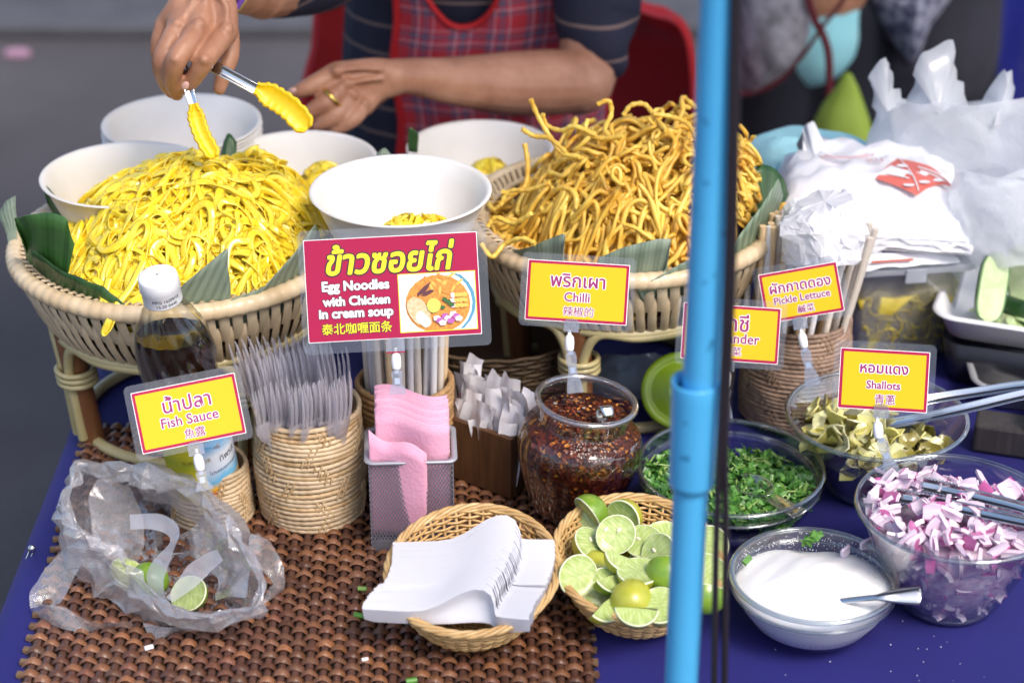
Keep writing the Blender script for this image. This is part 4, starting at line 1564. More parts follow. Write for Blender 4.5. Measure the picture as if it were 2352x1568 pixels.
def st(r):
    while True:
        q = r.uniform(-1, 1, 2) * (.165, .155) + (.005, -.008)
        if soft_h(*q) is not None and (q[1] < .075 or r.rand() < .3): return q


strands(mb, 400, soft_h, st, .23, 84, .0076, .0013, 3, curl=95, zj=(-.013, .004), zamp=.0050, twist=1.5)
strands(mb, 130, soft_h, st, .10, 52, .0072, .0013, 4, curl=170, zj=(.0, .006), zamp=.0050, twist=1.8)
# spill over the front rim and a hanging loop
nd = tag(build(mb, 'soft_noodles', EGG, None, loc=(LT.x, LT.y, T + RIMH)), 'mound of glossy soft yellow egg noodles on the left tray', 'noodles', None, 'stuff')


def ribbon(mb, pts, wd, th_, n=30, nrm=(0, -.6, .8), tw=None):
    g = cat(pts, n)
    t = np.gradient(g, axis=0); t /= np.linalg.norm(t, axis=1, keepdims=True)
    nn = np.array(nrm, float)[None] - t * (t @ np.array(nrm, float))[:, None]; nn /= np.linalg.norm(nn, axis=1, keepdims=True)
    b = np.cross(t, nn)
    a = np.linspace(0, tw or 0, n)[:, None]
    b, nn = b * np.cos(a) + nn * np.sin(a), nn * np.cos(a) - b * np.sin(a)
    sh = [(-1, 0), (-.55, .5), (.55, .5), (1, 0), (.55, -.5), (-.55, -.5)]
    mb.grid(np.stack([g + b * wd * x / 2 + nn * th_ * y for x, y in sh], 1), cv=True)


mb = MB()
fy = LT.y - LR
for (pl, y_, tw_) in ((([(330, 600), (300, 660), (270, 700), (252, 735), (240, 762), (244, 768), (256, 752), (270, 720), (300, 690)]), -.016, 1.2),
                      (([(250, 640), (240, 680), (236, 705), (262, 722), (310, 725), (350, 706)]), -.012, .5), (([(235, 690), (280, 712), (330, 700), (360, 680), (380, 690)]), -.008, .9),
                      (([(225, 655), (232, 690), (252, 706), (290, 700), (330, 676)]), -.004, -.8), (([(215, 640), (260, 668), (320, 672), (390, 650)]), -.002, .7), (([(240, 660), (300, 690), (350, 690), (400, 672)]), -.004, .4),
                      (([(350, 640), (372, 670), (388, 700), (372, 712), (350, 700)]), -.006, .6), (([(230, 670), (250, 700), (246, 725), (262, 738), (282, 722)]), -.012, .8)):
    ribbon(mb, [PY(u, v, fy + y_ + .012 + .0003 * max(0, 740 - v)) for u, v in pl], .0070, .0014, tw=tw_)
tag(build(mb, 'spilled_noodles', EGG, None, world=Vector((LT.x, fy, T + RIMH))), 'few yellow noodle strands hanging over the front rim left of the bottle cap', 'noodles', None, 'stuff')


def crisp_h(x, y):
    dx, dy = x - .022, y + .0
    d = math.hypot(dx / (.145 if dx > 0 else .178), dy / .150)
    if d > 1 or math.hypot(x, y) > RR * .90: return None
    d2 = math.hypot((x - .040) / .150, (y - .012) / .150)
    h = .104 * (1 - d2 ** 3.2) if d2 < 1 else 0.104 * (1 - d2) * 1.2
    return max(.006, h - .006) + .005 * math.sin(45 * x) * math.sin(41 * y + 1)


mb = MB()
dome(mb, crisp_h, -.17, .17, -.17, .17, dz=-.030)


def st2(r):
    while True:
        q = r.uniform(-1, 1, 2) * (.16, .15) + (.01, 0)
        if crisp_h(*q) is not None and (q[1] < .06 or r.rand() < .35): return q


strands(mb, 330, crisp_h, st2, .085, 36, .0049, 0, 7, curl=85, zj=(-.026, .003), zamp=.0075, flat=False)
strands(mb, 190, crisp_h, st2, .07, 34, .0046, 0, 8, curl=150, zj=(-.008, .007), zamp=.010, flat=False, climb=.16)
# a few strands sticking up and out
K = lambda u, v, dy: PY(u, v, RT_.y + dy) - Vector((RT_.x, RT_.y, T + RIMH))
for pl in ([(1219, 228, -.02), (1236, 268, -.02), (1262, 312, -.03), (1290, 350, -.04), (1330, 360, -.05)], [(1246, 262, 0), (1256, 288, 0), (1290, 300, -.01), (1320, 290, -.02), (1370, 312, -.03)],
           [(1372, 240, .01), (1398, 232, .01), (1404, 262, .01), (1390, 300, -.01), (1420, 330, -.03)], [(1432, 265, .02), (1450, 242, .02), (1480, 240, .02), (1500, 262, .01), (1530, 300, -.02)],
           [(1199, 296, -.03), (1226, 312, -.03), (1262, 318, -.04), (1300, 350, -.06)], [(1205, 330, -.04), (1212, 380, -.05), (1204, 430, -.06), (1170, 445, -.07), (1155, 440, -.08)],
           [(1350, 275, .0), (1346, 300, -.01), (1380, 318, -.02), (1430, 312, -.03)], [(1500, 262, .0), (1540, 268, .0), (1580, 285, -.01), (1600, 320, -.03)],
           [(1150, 470, -.08), (1170, 440, -.08), (1215, 436, -.09), (1262, 420, -.10)], [(1105, 560, -.11), (1130, 590, -.12), (1160, 560, -.11), (1200, 548, -.12), (1230, 560, -.13)],
           [(1120, 520, -.10), (1140, 500, -.10), (1180, 512, -.11), (1220, 490, -.12)], [(1690, 425, -.02), (1720, 424, -.02), (1728, 432, -.02), (1700, 470, -.04)],
           [(1760, 505, -.03), (1780, 500, -.03), (1786, 545, -.04)], [(1790, 480, -.02), (1800, 470, -.02), (1805, 478, -.02)]):
    g = cat([K(*q) for q in pl], 30)
    mb.tube(g, .0025 * (1 + .14 * np.sin(np.arange(30) * 1.7)), 6)
tag(build(mb, 'crisp_noodles', CRISP, None, loc=(RT_.x, RT_.y, T + RIMH)), 'tall tangle of crisp golden fried noodles on the right tray', 'noodles', None, 'stuff')

# ---------------------------------------------------------------- white pulp bowls
PULP = M('white_pulp', (.70, .66, .60), .55, (.80, .78, .77), 9, sss=.05, bmp=.12, bscale=240)


def bowl_mesh(r):
    h = r * .78
    mb = MB()
    pr_ = [(r * .56, 0), (r * .60, .002), (r * .74, h * .30), (r * .88, h * .72), (r * .945, h * .955), (r * .985, h * .965), (r * 1.0, h * .985), (r * .995, h * 1.0), (r * .965, h), (r * .93, h * .965), (r * .865, h * .72), (r * .72, h * .31), (r * .56, .006), (.001, .0045)]
    mb.lathe([(.001, .0006)] + pr_, 80)
    return mb.mesh('paper_bowl', PULP), h


def paper_bowl(label, u, v, r_px, y, group='round white paper bowls', nest=0, pitch=.0042, tilt=(0, 0)):
    c = PY(u, v, y)
    r = px(r_px, c)
    me, h = bowl_mesh(r)
    o = put('paper_bowl', me, None, (c.x, c.y, c.z - h), (tilt[0], tilt[1], 0))
    tag(o, label, 'bowl', group)
    for k in range(1, nest + 1):
        q = put('paper_bowl', me, None, (c.x + R.uniform(-.0006, .0006), c.y + R.uniform(-.0006, .0006), c.z - h - pitch * k), (0, 0, k))
        tag(q, 'white paper bowl nested under another, only its rim edge showing', 'bowl', 'round white paper bowls')
    return c, r, h


def noodle_bits(label, c, r, h, dx, dy, rx, ry, hh, n, seed):
    def hf(x, y):
        d = math.hypot(x / rx, y / ry)
        return None if d > 1 else hh * (1 - d ** 1.7) + .003 * math.sin(90 * x + seed)
    mb = MB(); dome(mb, hf, -rx, rx, -ry, ry, 20, -.006)
    def st_(r_):
        while True:
            q = r_.uniform(-1, 1, 2) * (rx, ry)
            if hf(*q) is not None: return q
    strands(mb, n, hf, st_, .09, 26, .0070, .0014, seed, curl=85, zj=(-.004, .003), zamp=.003)
    # the heap follows the bowl's wall towards its edge
    lift = lambda p: 0
    o = build(mb, 'noodle_portion', EGG, None, loc=(c.x + dx, c.y + dy, c.z - h + .024))
    tag(o, label, 'noodles', 'portions of noodles in the white bowls', 'stuff')


c, r, h = paper_bowl('white paper bowl on top of the tall nested stack at the back left', 417, 279, 183, 1.98, nest=38)
c, r, h = paper_bowl('white paper bowl tipped behind the left end of the soft noodles', 288, 397, 195, 1.80)
noodle_bits('wisp of yellow noodles in the left white bowl', c, r, h, .0, -.022, .040, .028, .026, 26, 21)
c, r, h = paper_bowl('white paper bowl in the middle under the yellow tipped tongs', 687, 366, 181, 1.90, nest=20)
noodle_bits('yellow noodle portion at the right in the middle white bowl', c, r, h, .030, -.014, .040, .036, .036, 60, 22)
c, r, h = paper_bowl('white paper bowl at the back, left of the crisp noodles', 1103, 337, 170, 2.03, nest=20)
noodle_bits('yellow noodle portion in the back white bowl', c, r, h, .012, -.024, .036, .026, .034, 44, 23)
c, r, h = paper_bowl('large white paper bowl in front between the two trays, above the pink sign', 920, 434, 210, 1.705)
noodle_bits('yellow noodle portion in the front white bowl', c, r, h, .018, -.030, .046, .024, .030, 60, 24)

# ================================================================== GLASS BOWLS
def glass_bowl(label, c, prof, th_=.0024, collar=None):
    o = thing('glass_bowl', label, 'bowl', c, 0, 'clear glass bowls')
    pr_ = cat([(r, z, 0) for r, z in prof], 30)
    outer = [(max(.001, q[0]), q[1]) for q in pr_]
    inner = [(max(.001, q[0] - th_), q[1] + th_ * (.9 if i < 6 else .1)) for i, q in enumerate(pr_)][::-1]
    mb = MB(); mb.lathe([(.001, 0)] + outer + inner + [(.001, th_)], 96)
    build(mb, 'glass', GLASS, o)
    r, z = prof[-1]
    t = np.linspace(0, 2 * PI, 96, endpoint=False)
    mb = MB(); mb.tube(np.stack([(r - th_ * .4) * np.cos(t), (r - th_ * .4) * np.sin(t), z + .0006 + 0 * t], -1), .0024, 9, closed=True)
    build(mb, 'rim', GLASS_RIM, o)
    mb = MB()
    rb = prof[0][0]
    mb.tube(np.stack([(rb - .002) * np.cos(t), (rb - .002) * np.sin(t), .0028 + 0 * t], -1), .0030, 9, closed=True)
    build(mb, 'foot', GLASS_RIM, o)
    if collar:
        mb = MB(); mb.tube(np.stack([collar[0] * np.cos(t), collar[0] * np.sin(t), collar[1] + 0 * t], -1), .0016, 7, closed=True)
        build(mb, 'collar', GLASS_RIM, o)
    return o


def base_at(u, v, h):
    p = P(u, v, h)
    return Vector((p.x, p.y, T + .002))


# coriander -----------------------------------------------------------------
COH = .054
cob = base_at(1678, 1077, COH); cor = px(214, P(1678, 1077, COH))
glass_bowl('wide clear glass bowl of chopped coriander behind the blue pole', cob,
           [(cor * .52, 0), (cor * .66, .004), (cor * .82, .016), (cor * .91, .030), (cor * .945, .041), (cor * .985, .0425), (cor, COH)], collar=(cor * .975, .0425))
GREENS = [M('coriander_green', (.05, .17, .022), .4, (.12, .30, .05), 90, sss=.1), M('dark_coriander', (.022, .095, .016), .4, (.05, .16, .028), 90),
          M('pale_stem_green', (.16, .30, .06), .4, (.28, .42, .12), 60, sss=.15)]


def co_h(x, y):
    d = math.hypot(x, y) / (cor * .90)
    if d > 1: return None
    fill = .046 - .16 * (x * .35 + max(0, y) * 1.15) - .004
    floor_ = .004 + .040 * max(0, d - .45) ** 1.3
    h = max(floor_, fill + .004 * math.sin(80 * x + 1) * math.sin(70 * y))
    return h if fill > floor_ - .012 else None


def co_leaf(r, s):
    th = np.linspace(0, 2 * PI, 11)[:-1]
    rad = s * (1 + .35 * np.sin(th * 5 + r.uniform(0, 6)) + .18 * np.cos(th * 3 + r.uniform(0, 6)))
    v = np.stack([rad * np.cos(th), rad * .75 * np.sin(th), s * .5 * np.sin(th * 2 + r.uniform(0, 6)) * .6], -1)
    return np.concatenate([[[0, 0, s * .2 * r.uniform(-1, 1)]], v])


def scatter_greens(mb, hf, n, c, seed, smin=.003, smax=.0075, lay=.009):
    r = random.Random(seed)
    k = 0
    while k < n:
        x, y = r.uniform(-1, 1) * c, r.uniform(-1, 1) * c
        h = hf(x, y)
        if h is None: continue
        k += 1
        m3 = np.array((Matrix.Rotation(r.uniform(0, 6.28), 3, 'Z') @ Matrix.Rotation(r.uniform(-1, 1), 3, 'X') @ Matrix.Rotation(r.uniform(-.8, .8), 3, 'Y')))
        p = (x, y, h + r.uniform(-lay, .003))
        if r.random() < .80:
            v = co_leaf(r, r.uniform(smin, smax))
            mb.add(v @ m3.T + p, [(0, i, i % 10 + 1) for i in range(1, 11)], mi=r.choice((0, 0, 1)))
        elif r.random() < .5:
            L, rr = r.uniform(.004, .010), r.uniform(.0016, .0030)
            t = np.linspace(0, 2 * PI, 9)[:-1]
            ring = np.array([[(q * math.cos(a), q * math.sin(a), z) for a in t] for q, z in ((rr * .6, L / 2 - .0004), (rr, L / 2), (rr, -L / 2), (rr * .6, -L / 2 + .0004))])
            b0 = MB(); b0.grid(ring, cv=True)
            mb.add(b0.v[0] @ m3.T + p, b0.f, mi=r.choice((2, 2, 0)))
        else:
            L = r.uniform(.008, .018)
            q = [np.array((s * L, .15 * L * math.sin(s * 3), 0)) @ m3.T + p for s in (-.5, 0, .5)]
            mb.tube(q, .0009, 5, mi=2)


mb = MB()
dome(mb, co_h, -cor, cor, -cor, cor, 40, -.006)
mb.mi = [1] * len(mb.mi)
scatter_greens(mb, co_h, 1900, cor * .9, 4)
tag(build(mb, 'chopped_coriander', GREENS, None, loc=cob, smooth=False), 'heap of chopped coriander and spring onion in the glass bowl behind the blue pole', 'coriander', None, 'stuff')
# clear spoon lying in it
a, b = P(1762, 1140, .045), P(1838, 1184, .050)
cs = thing('clear_spoon', 'clear plastic spoon with its handle over the coriander bowl rim', 'spoon', a)
d = (b - a).normalized(); nrm = Vector((0, -.3, 1)); sd_ = d.cross(nrm).normalized()
CSP = clear('spoon_plastic', (.95, .97, .96), .04, .10, .8, .4, haze=.04, hazecol=(.7, .78, .76))
mb = MB()
mb.grid(np.array([[a + d * t * (b - a).length + sd_ * s * (.0062 + .0022 * t) + Vector((0, 0, .0016 * abs(s))) for s in (-1, -.8, 0, .8, 1)] for t in np.linspace(0, 1, 8)]))
solid(build(mb, 'handle', CSP, cs, world=a), .0014)
mb = MB()
bc_ = a - d * .020
mb.grid(np.array([[bc_ + (d * math.cos(t) * .024 + sd_ * math.sin(t) * .015) * q + Vector((0, 0, -.006 * (1 - q * q) + .004)) for q in (.02, .35, .7, .9, 1)] for t in np.linspace(0, 2 * PI, 25)[:-1]]), cu=True)
solid(build(mb, 'bowl', CSP, cs, world=a), .0012)

# pickled lettuce -----------------------------------------------------------
LEH = .076
leb = base_at(2013, 957, LEH); ler = px(207, P(2013, 957, LEH))
glass_bowl('flared clear glass bowl of yellow green pickled lettuce', leb, [(ler * .50, 0), (ler * .54, .004), (ler * .64, .02), (ler * .76, .040), (ler * .88, .058), (ler, LEH)])
PICK = [M('pickle_yellow', (.56, .50, .11), .28, (.70, .66, .28), 70, sss=.2, sssr=(1, 1, .4), coat=.3, vary=.15), M('pickle_pale', (.68, .66, .34), .28, (.78, .75, .48), 50, sss=.2, coat=.3, vary=.12),
        M('pickle_olive', (.16, .13, .02), .3, (.30, .26, .05), 60, coat=.3, vary=.3)]


def flake_mesh(k, m):
    r = random.Random(k)
    s = r.uniform(.008, .014)
    mb = MB()
    n = 10
    th = np.linspace(0, 2 * PI, n, endpoint=False)
    out = s * (1 + .3 * np.sin(th * 2 + k) + .18 * np.sin(th * 3 + 2 * k) + .1 * np.sin(th * 7 + k))
    g = np.zeros((n, 4, 3))
    for j, q in enumerate((.05, .45, .8, 1)):
        g[:, j, 0] = out * q * np.cos(th); g[:, j, 1] = out * q * np.sin(th) * .7
        g[:, j, 2] = s * (.5 * (q * np.cos(th + k)) ** 2 - .25 * q * np.sin(2 * th + k))
    mb.grid(g, cu=True)
    mb.grid((g - (0, 0, .0016))[:, ::-1], cu=True)
    a = np.stack([g[:, -1], g[:, -1] - (0, 0, .0016)], 1)
    mb.grid(a, cu=True)
    return mb.mesh('lettuce_piece', m)


fms = [flake_mesh(k, PICK[(0, 1, 0, 1, 2)[k % 5]]) for k in range(10)]
mb = MB()
mb.lathe([(.001, .004), (ler * .46, .004), (ler * .50, .010), (ler * .60, .022), (ler * .70, .038), (ler * .74, .044), (ler * .4, .050), (.001, .051)], 48)
build(mb, 'pickle_mass', M('dark_pickle_brine', (.022, .018, .008), .2, (.07, .055, .015), 60, bmp=.5, bscale=90), None, loc=leb)
tag(bpy.data.objects['pickle_mass'], 'dark brine soaked greens at the bottom of the pickled lettuce bowl', 'pickles', None, 'stuff')
k = 0
while k < 150:
    a, q = R.uniform(0, 6.28), math.sqrt(R.random())
    x, y = q * math.cos(a) * ler * .73, q * math.sin(a) * ler * .73
    if x > .02 and y > .015 and R.random() < .8: continue
    hgt = .064 - .012 * q - .12 * max(0, x - .01) + (.010 if x < -.03 else 0) + R.uniform(-.009, .006)
    if k < 34:                                              # against the wall, seen through the glass
        x, y = ler * (.48 + .012 * (k % 12)) * math.cos(-PI * k / 34), ler * (.48 + .012 * (k % 12)) * math.sin(-PI * k / 34); hgt = .030 + .0016 * (k % 12)
    o = put('lettuce_piece', fms[k % 10] if x < .015 or k % 2 else fms[(4, 9, 4, 8)[k % 4]], None, leb + Vector((x, y, hgt)), (R.uniform(-.9, .9), R.uniform(-.9, .9), R.uniform(0, 6)))
    tag(o, 'torn yellow green pickled lettuce piece in the flared glass bowl', 'pickled lettuce', 'pickled lettuce pieces in the flared bowl')
    o.scale = (1.15, 1.15, 1.0)
    k += 1

# shallots ------------------------------------------------------------------
SHH = .093
shb = base_at(2196, 1170, SHH); shr = px(229, P(2196, 1170, SHH))
glass_bowl('large clear glass bowl heaped with cut purple shallots', shb, [(shr * .48, 0), (shr * .52, .004), (shr * .63, .022), (shr * .76, .046), (shr * .90, .074), (shr, SHH)])
SH_W = M('shallot_white', (.64, .46, .62), .25, (.78, .68, .77), 130, (1, 1, .2), sss=.3, sssr=(1, .7, .9), vary=.08, coat=.2)
SH_P = M('shallot_purple', (.36, .05, .22), .25, (.58, .20, .42), 90, (1, 1, .25), sss=.15, vary=.25, coat=.3)


def shallot_mesh(k):
    r = random.Random(40 + k)
    Ro, t_, L, arc = r.uniform(.007, .012), r.uniform(.0022, .0036), r.uniform(.009, .017), r.uniform(.7, 1.5)
    a = np.linspace(-arc / 2, arc / 2, 6)
    mb = MB()
    sk = r.uniform(-.25, .25)
    def pt(rr, al, z): return (rr * math.sin(al), rr * math.cos(al) - Ro, z + sk * rr * math.sin(al))
    zs = np.linspace(-L / 2, L / 2, 4)
    tap = lambda z: 1 - .25 * (2 * z / L) ** 2
    mb.grid(np.array([[pt(Ro, al * tap(z), z) for z in zs] for al in a]), mi=1 if k % 4 else 0)
    mb.grid(np.array([[pt(Ro - t_, al * tap(z), z) for z in zs] for al in a[::-1]]), mi=0)
    for z in (-L / 2, L / 2):
        mb.grid(np.array([[pt(Ro - t_ * q, al * tap(z), z) for q in (0, 1)] for al in a]), mi=0)
    for al in (a[0], a[-1]):
        mb.grid(np.array([[pt(Ro - t_ * q, al * tap(z), z) for q in (0, 1)] for z in zs]), mi=0)
    if k % 3 == 0:
        mb.grid(np.array([[pt(Ro - t_ * .5, al, z) for al in a] for z in (-L / 2 - .0003, L / 2 + .0003)]), mi=1)
    return mb.mesh('shallot_piece', [SH_W, SH_P])


shm = [shallot_mesh(k) for k in range(14)]
k = 0
while k < 300:
    if k < 190:
        a, q = R.uniform(0, 6.28), math.sqrt(R.random()) * .85
        x, y = q * math.cos(a) * shr, q * math.sin(a) * shr
        if y > shr * .45 and x > -.01 and R.random() < .85: continue
        z = .101 - .012 * q ** 2 - .20 * max(0, y - .02) - .06 * max(0, x - .02) + R.uniform(-.009, .004) + (.006 if x < -.02 and y > 0 else 0)
    else:
        f = (k - 190) / 110
        a = -PI * 1.08 + PI * 1.16 * ((k * .618) % 1); z = .012 + .070 * f
        rr = shr * (.52 + .48 * (z / SHH)) - .0135
        x, y = rr * math.cos(a), rr * math.sin(a)
    o = put('shallot_piece', shm[k % 14], None, shb + Vector((x, y, z)), (R.uniform(0, 6.3), R.uniform(0, 6.3), R.uniform(0, 6.3)))
    sc_ = R.uniform(1.05, 1.40)
    o.scale = (sc_, sc_, sc_ * R.uniform(.9, 1.3))
    tag(o, 'cut shallot piece, white with purple skin, in the large glass bowl', 'shallot', 'cut shallot pieces in the glass bowl')
    k += 1
mb = MB(); mb.lathe([(.001, .004), (shr * .44, .005), (shr * .60, .03), (shr * .74, .062), (shr * .5, .076), (.001, .080)], 40)
tag(build(mb, 'shallot_heap', M('shallot_core', (.42, .20, .38), .4, (.72, .60, .70), 130, bmp=.6, bscale=140), None, loc=shb), 'packed inside of the shallot heap in the large glass bowl', 'shallots', None, 'stuff')

# sugar ---------------------------------------------------------------------
SUH = .052
sub = base_at(1869, 1325, SUH); sur = px(192, P(1869, 1325, SUH))
glass_bowl('clear glass bowl of white sugar, nearest to the front edge', sub, [(sur * .42, 0), (sur * .55, .003), (sur * .74, .012), (sur * .88, .027), (sur * .945, .040), (sur * .955, .0415), (sur * .995, .043), (sur, SUH)], collar=(sur * .975, .042))


def sugar_h(x, y):
    d = math.hypot(x, y) / (sur * .955)
    if d > 1: return None
    return min(.050 + .006 * math.cos(d * 2.2) - .16 * max(0, y + .01) * (1.0) + .003 * math.sin(48 * x + 1) * math.cos(40 * y) + .0009 * math.sin(120 * x + 70 * y) + .0004 * math.sin(230 * x - 170 * y + 1), .056 - .018 * d ** 2)


g = np.zeros((64, 20, 3))
for i in range(64):
    for j in range(20):
        q = (j + .02) / 19.2 * .945 * sur
        a = i * 2 * PI / 64
        x, y = q * math.cos(a), q * math.sin(a)
        g[i, j] = (x, y, sugar_h(x, y))
mb = MB(); mb.grid(g, cu=True)
skirt = np.zeros((64, 6, 3))
for i in range(64):
    a = i * 2 * PI / 64
    for j, (rr, z) in enumerate(((.945, None), (.925, .036), (.85, .026), (.72, .013), (.54, .005), (.01, .004))):
        skirt[i, j] = (rr * sur * math.cos(a), rr * sur * math.sin(a), g[i, -1, 2] if z is None else min(z, g[i, -1, 2]))
mb.grid(skirt, cu=True)
for _ in range(420):
    a = R.gauss(PI / 2, .9); z = R.uniform(.030, .052)
    rr = sur * (.91 + .06 * (z - .03) / .022) - .0025
    s = R.uniform(.0003, .0008)
    mb.box((rr * math.cos(a), rr * math.sin(a), z), (s, s, s))
SUG = M('white_sugar', (.84, .84, .86), .6, sss=.15, bmp=.8, bscale=650, bdist=.0009)
tag(build(mb, 'sugar', SUG, None, loc=sub), 'white granulated sugar filling the front glass bowl', 'sugar', None, 'stuff')
for (u, v, h, nm, lab) in ((1858, 1238, .054, 'coriander_leaf', 'small green coriander leaf stuck at the back of the sugar bowl'), (1716, 1286, .054, 'onion_bit', 'green onion bit on the left of the sugar')):
    mb = MB(); r_ = random.Random(3)
    if nm == 'coriander_leaf':
        for q in range(5):
            vv = co_leaf(r_, .006); mb.add(vv + (R.uniform(-.006, .006), 0, -.005 + q * .003), [(0, i, i % 10 + 1) for i in range(1, 11)])
    else:
        mb.box((0, 0, 0), (.009, .005, .003), Matrix.Rotation(.5, 3, 'Z'))
    tag(build(mb, nm, GREENS[0], None, loc=P(u, v, h), rot=(.6, 0, .4), smooth=False), lab, 'herb bit')
for (u, v, h, rz_) in ((1938, 1263, .048, 1.2), (1985, 1246, .053, 1.0)):
    o = put('shallot_piece', shm[1], None, P(u, v, h), (.4, 1.5, rz_))
    tag(o, 'stray purple shallot sliver ' + ('on the sugar near the back of its bowl' if u < 1950 else 'stuck to the back right wall of the sugar bowl'), 'shallot')
# spoon in sugar
p0, p1, p2 = P(1925, 1381, .050), P(2010, 1372, .062), P(2116, 1366, .066)
ss = thing('sugar_spoon', 'steel spoon with a flat rounded handle stuck in the sugar', 'spoon', p0)
g = cat([p0, p1, p1.lerp(p2, .5), p2], 24)
mb = MB()
gr = []
for i, q in enumerate(g):
    f = i / 23
    wd = .0022 + .0068 * max(0, (f - .35) / .65) ** .8 if f < .97 else .0062
    gr.append([q + np.array((0.05, .8, .6)) * s * wd * (1 if i < 23 else .6) + np.array((0, -.6, .8)) * .0010 * (1 - s * s) for s in (-1, -.5, 0, .5, 1)])
mb.grid(np.array(gr))
solid(build(mb, 'handle', STEEL, ss, world=p0), .0016)
mb = MB(); mb.ball(p0 + Vector((-.020, .004, -.012)), (.024, .015, .007), 16, 10)
build(mb, 'bowl', STEEL, ss, world=p0)

# ================================================================== TONGS IN THE BOWLS
def steel_arm(mb, pts, wd, side, n=28, prof=((-1, .35), (-.75, 0), (0, -.12), (.75, 0), (1, .35)), taper=None, teeth=0):
    g = cat(pts, n)
    t = np.gradient(g, axis=0); t /= np.linalg.norm(t, axis=1, keepdims=True)
    sd = np.array(side, float)[None] - t * (t @ np.array(side, float))[:, None]; sd /= np.linalg.norm(sd, axis=1, keepdims=True)
    nn = np.cross(sd, t)
    rows = []
    for i in range(n):
        w_ = wd * (taper(i / (n - 1)) if taper else 1)
        row = [g[i] + sd[i] * w_ * x - nn[i] * w_ * y for x, y in prof]
        if teeth and i < teeth:
            e = .0022 if i % 2 else 0
            row[0] = row[0] - nn[i] * e - sd[i] * e * .5; row[-1] = row[-1] - nn[i] * e + sd[i] * e * .5
        rows.append(row)
    mb.grid(np.array(rows))


tg = thing('serving_tongs', 'shiny steel tongs lying across the pickled lettuce bowl to the right', 'tongs', P(2200, 930, .1))
tl = tg.location
for pts, wd in (([P(2030, 975, .066), P(2110, 962, .078), P(2220, 938, .092), P(2360, 905, .108), P(2440, 893, .115)], .0048),
                ([P(2080, 930, .090), P(2150, 915, .092), P(2250, 900, .100), P(2360, 885, .112), P(2440, 893, .116)], .0046)):
    mb = MB(); steel_arm(mb, pts, wd, (0, .75, .66))
    solid(build(mb, 'arm', STEEL, tg, world=tl), .0009)
mb = MB(); mb.ball(P(2440, 893, .116), (.006, .008, .008), 12, 8)
build(mb, 'hinge', STEEL, tg, world=tl)
tg = thing('serving_tongs', 'steel tongs with serrated tips resting on the shallots', 'tongs', P(2220, 1160, .11))
tl = tg.location
for pts, wd in (([P(2058, 1138, .104), P(2110, 1146, .105), P(2190, 1162, .106), P(2360, 1198, .112), P(2470, 1216, .118)], .0048),
                ([P(2118, 1112, .108), P(2170, 1122, .108), P(2240, 1138, .109), P(2360, 1168, .113), P(2470, 1210, .118)], .0048)):
    mb = MB(); steel_arm(mb, pts, wd, (.15, .55, .8), n=60, teeth=22, taper=lambda f: 1.15 - .3 * f)
    solid(build(mb, 'arm', STEEL, tg, world=tl), .0009)
mb = MB(); mb.ball(P(2470, 1213, .118), (.006, .008, .008), 12, 8)
build(mb, 'hinge', STEEL, tg, world=tl)

# ================================================================== SIGNS
def hourglass(L, w1, w0, w2):
    z = np.linspace(0, 1, 9)
    wd = np.interp(z, [0, .15, .45, .8, 1], [w1 * .7, w1, w0, w2, w2 * 1.1])
    return [(wd[i], -z[i] * L) for i in range(9)] + [(-wd[i], -z[i] * L) for i in range(8, -1, -1)]


CLIPM = clear('clip_plastic', (.93, .93, .95), .03, .10, .95, .45, haze=.06, hazecol=(.85, .85, .9))


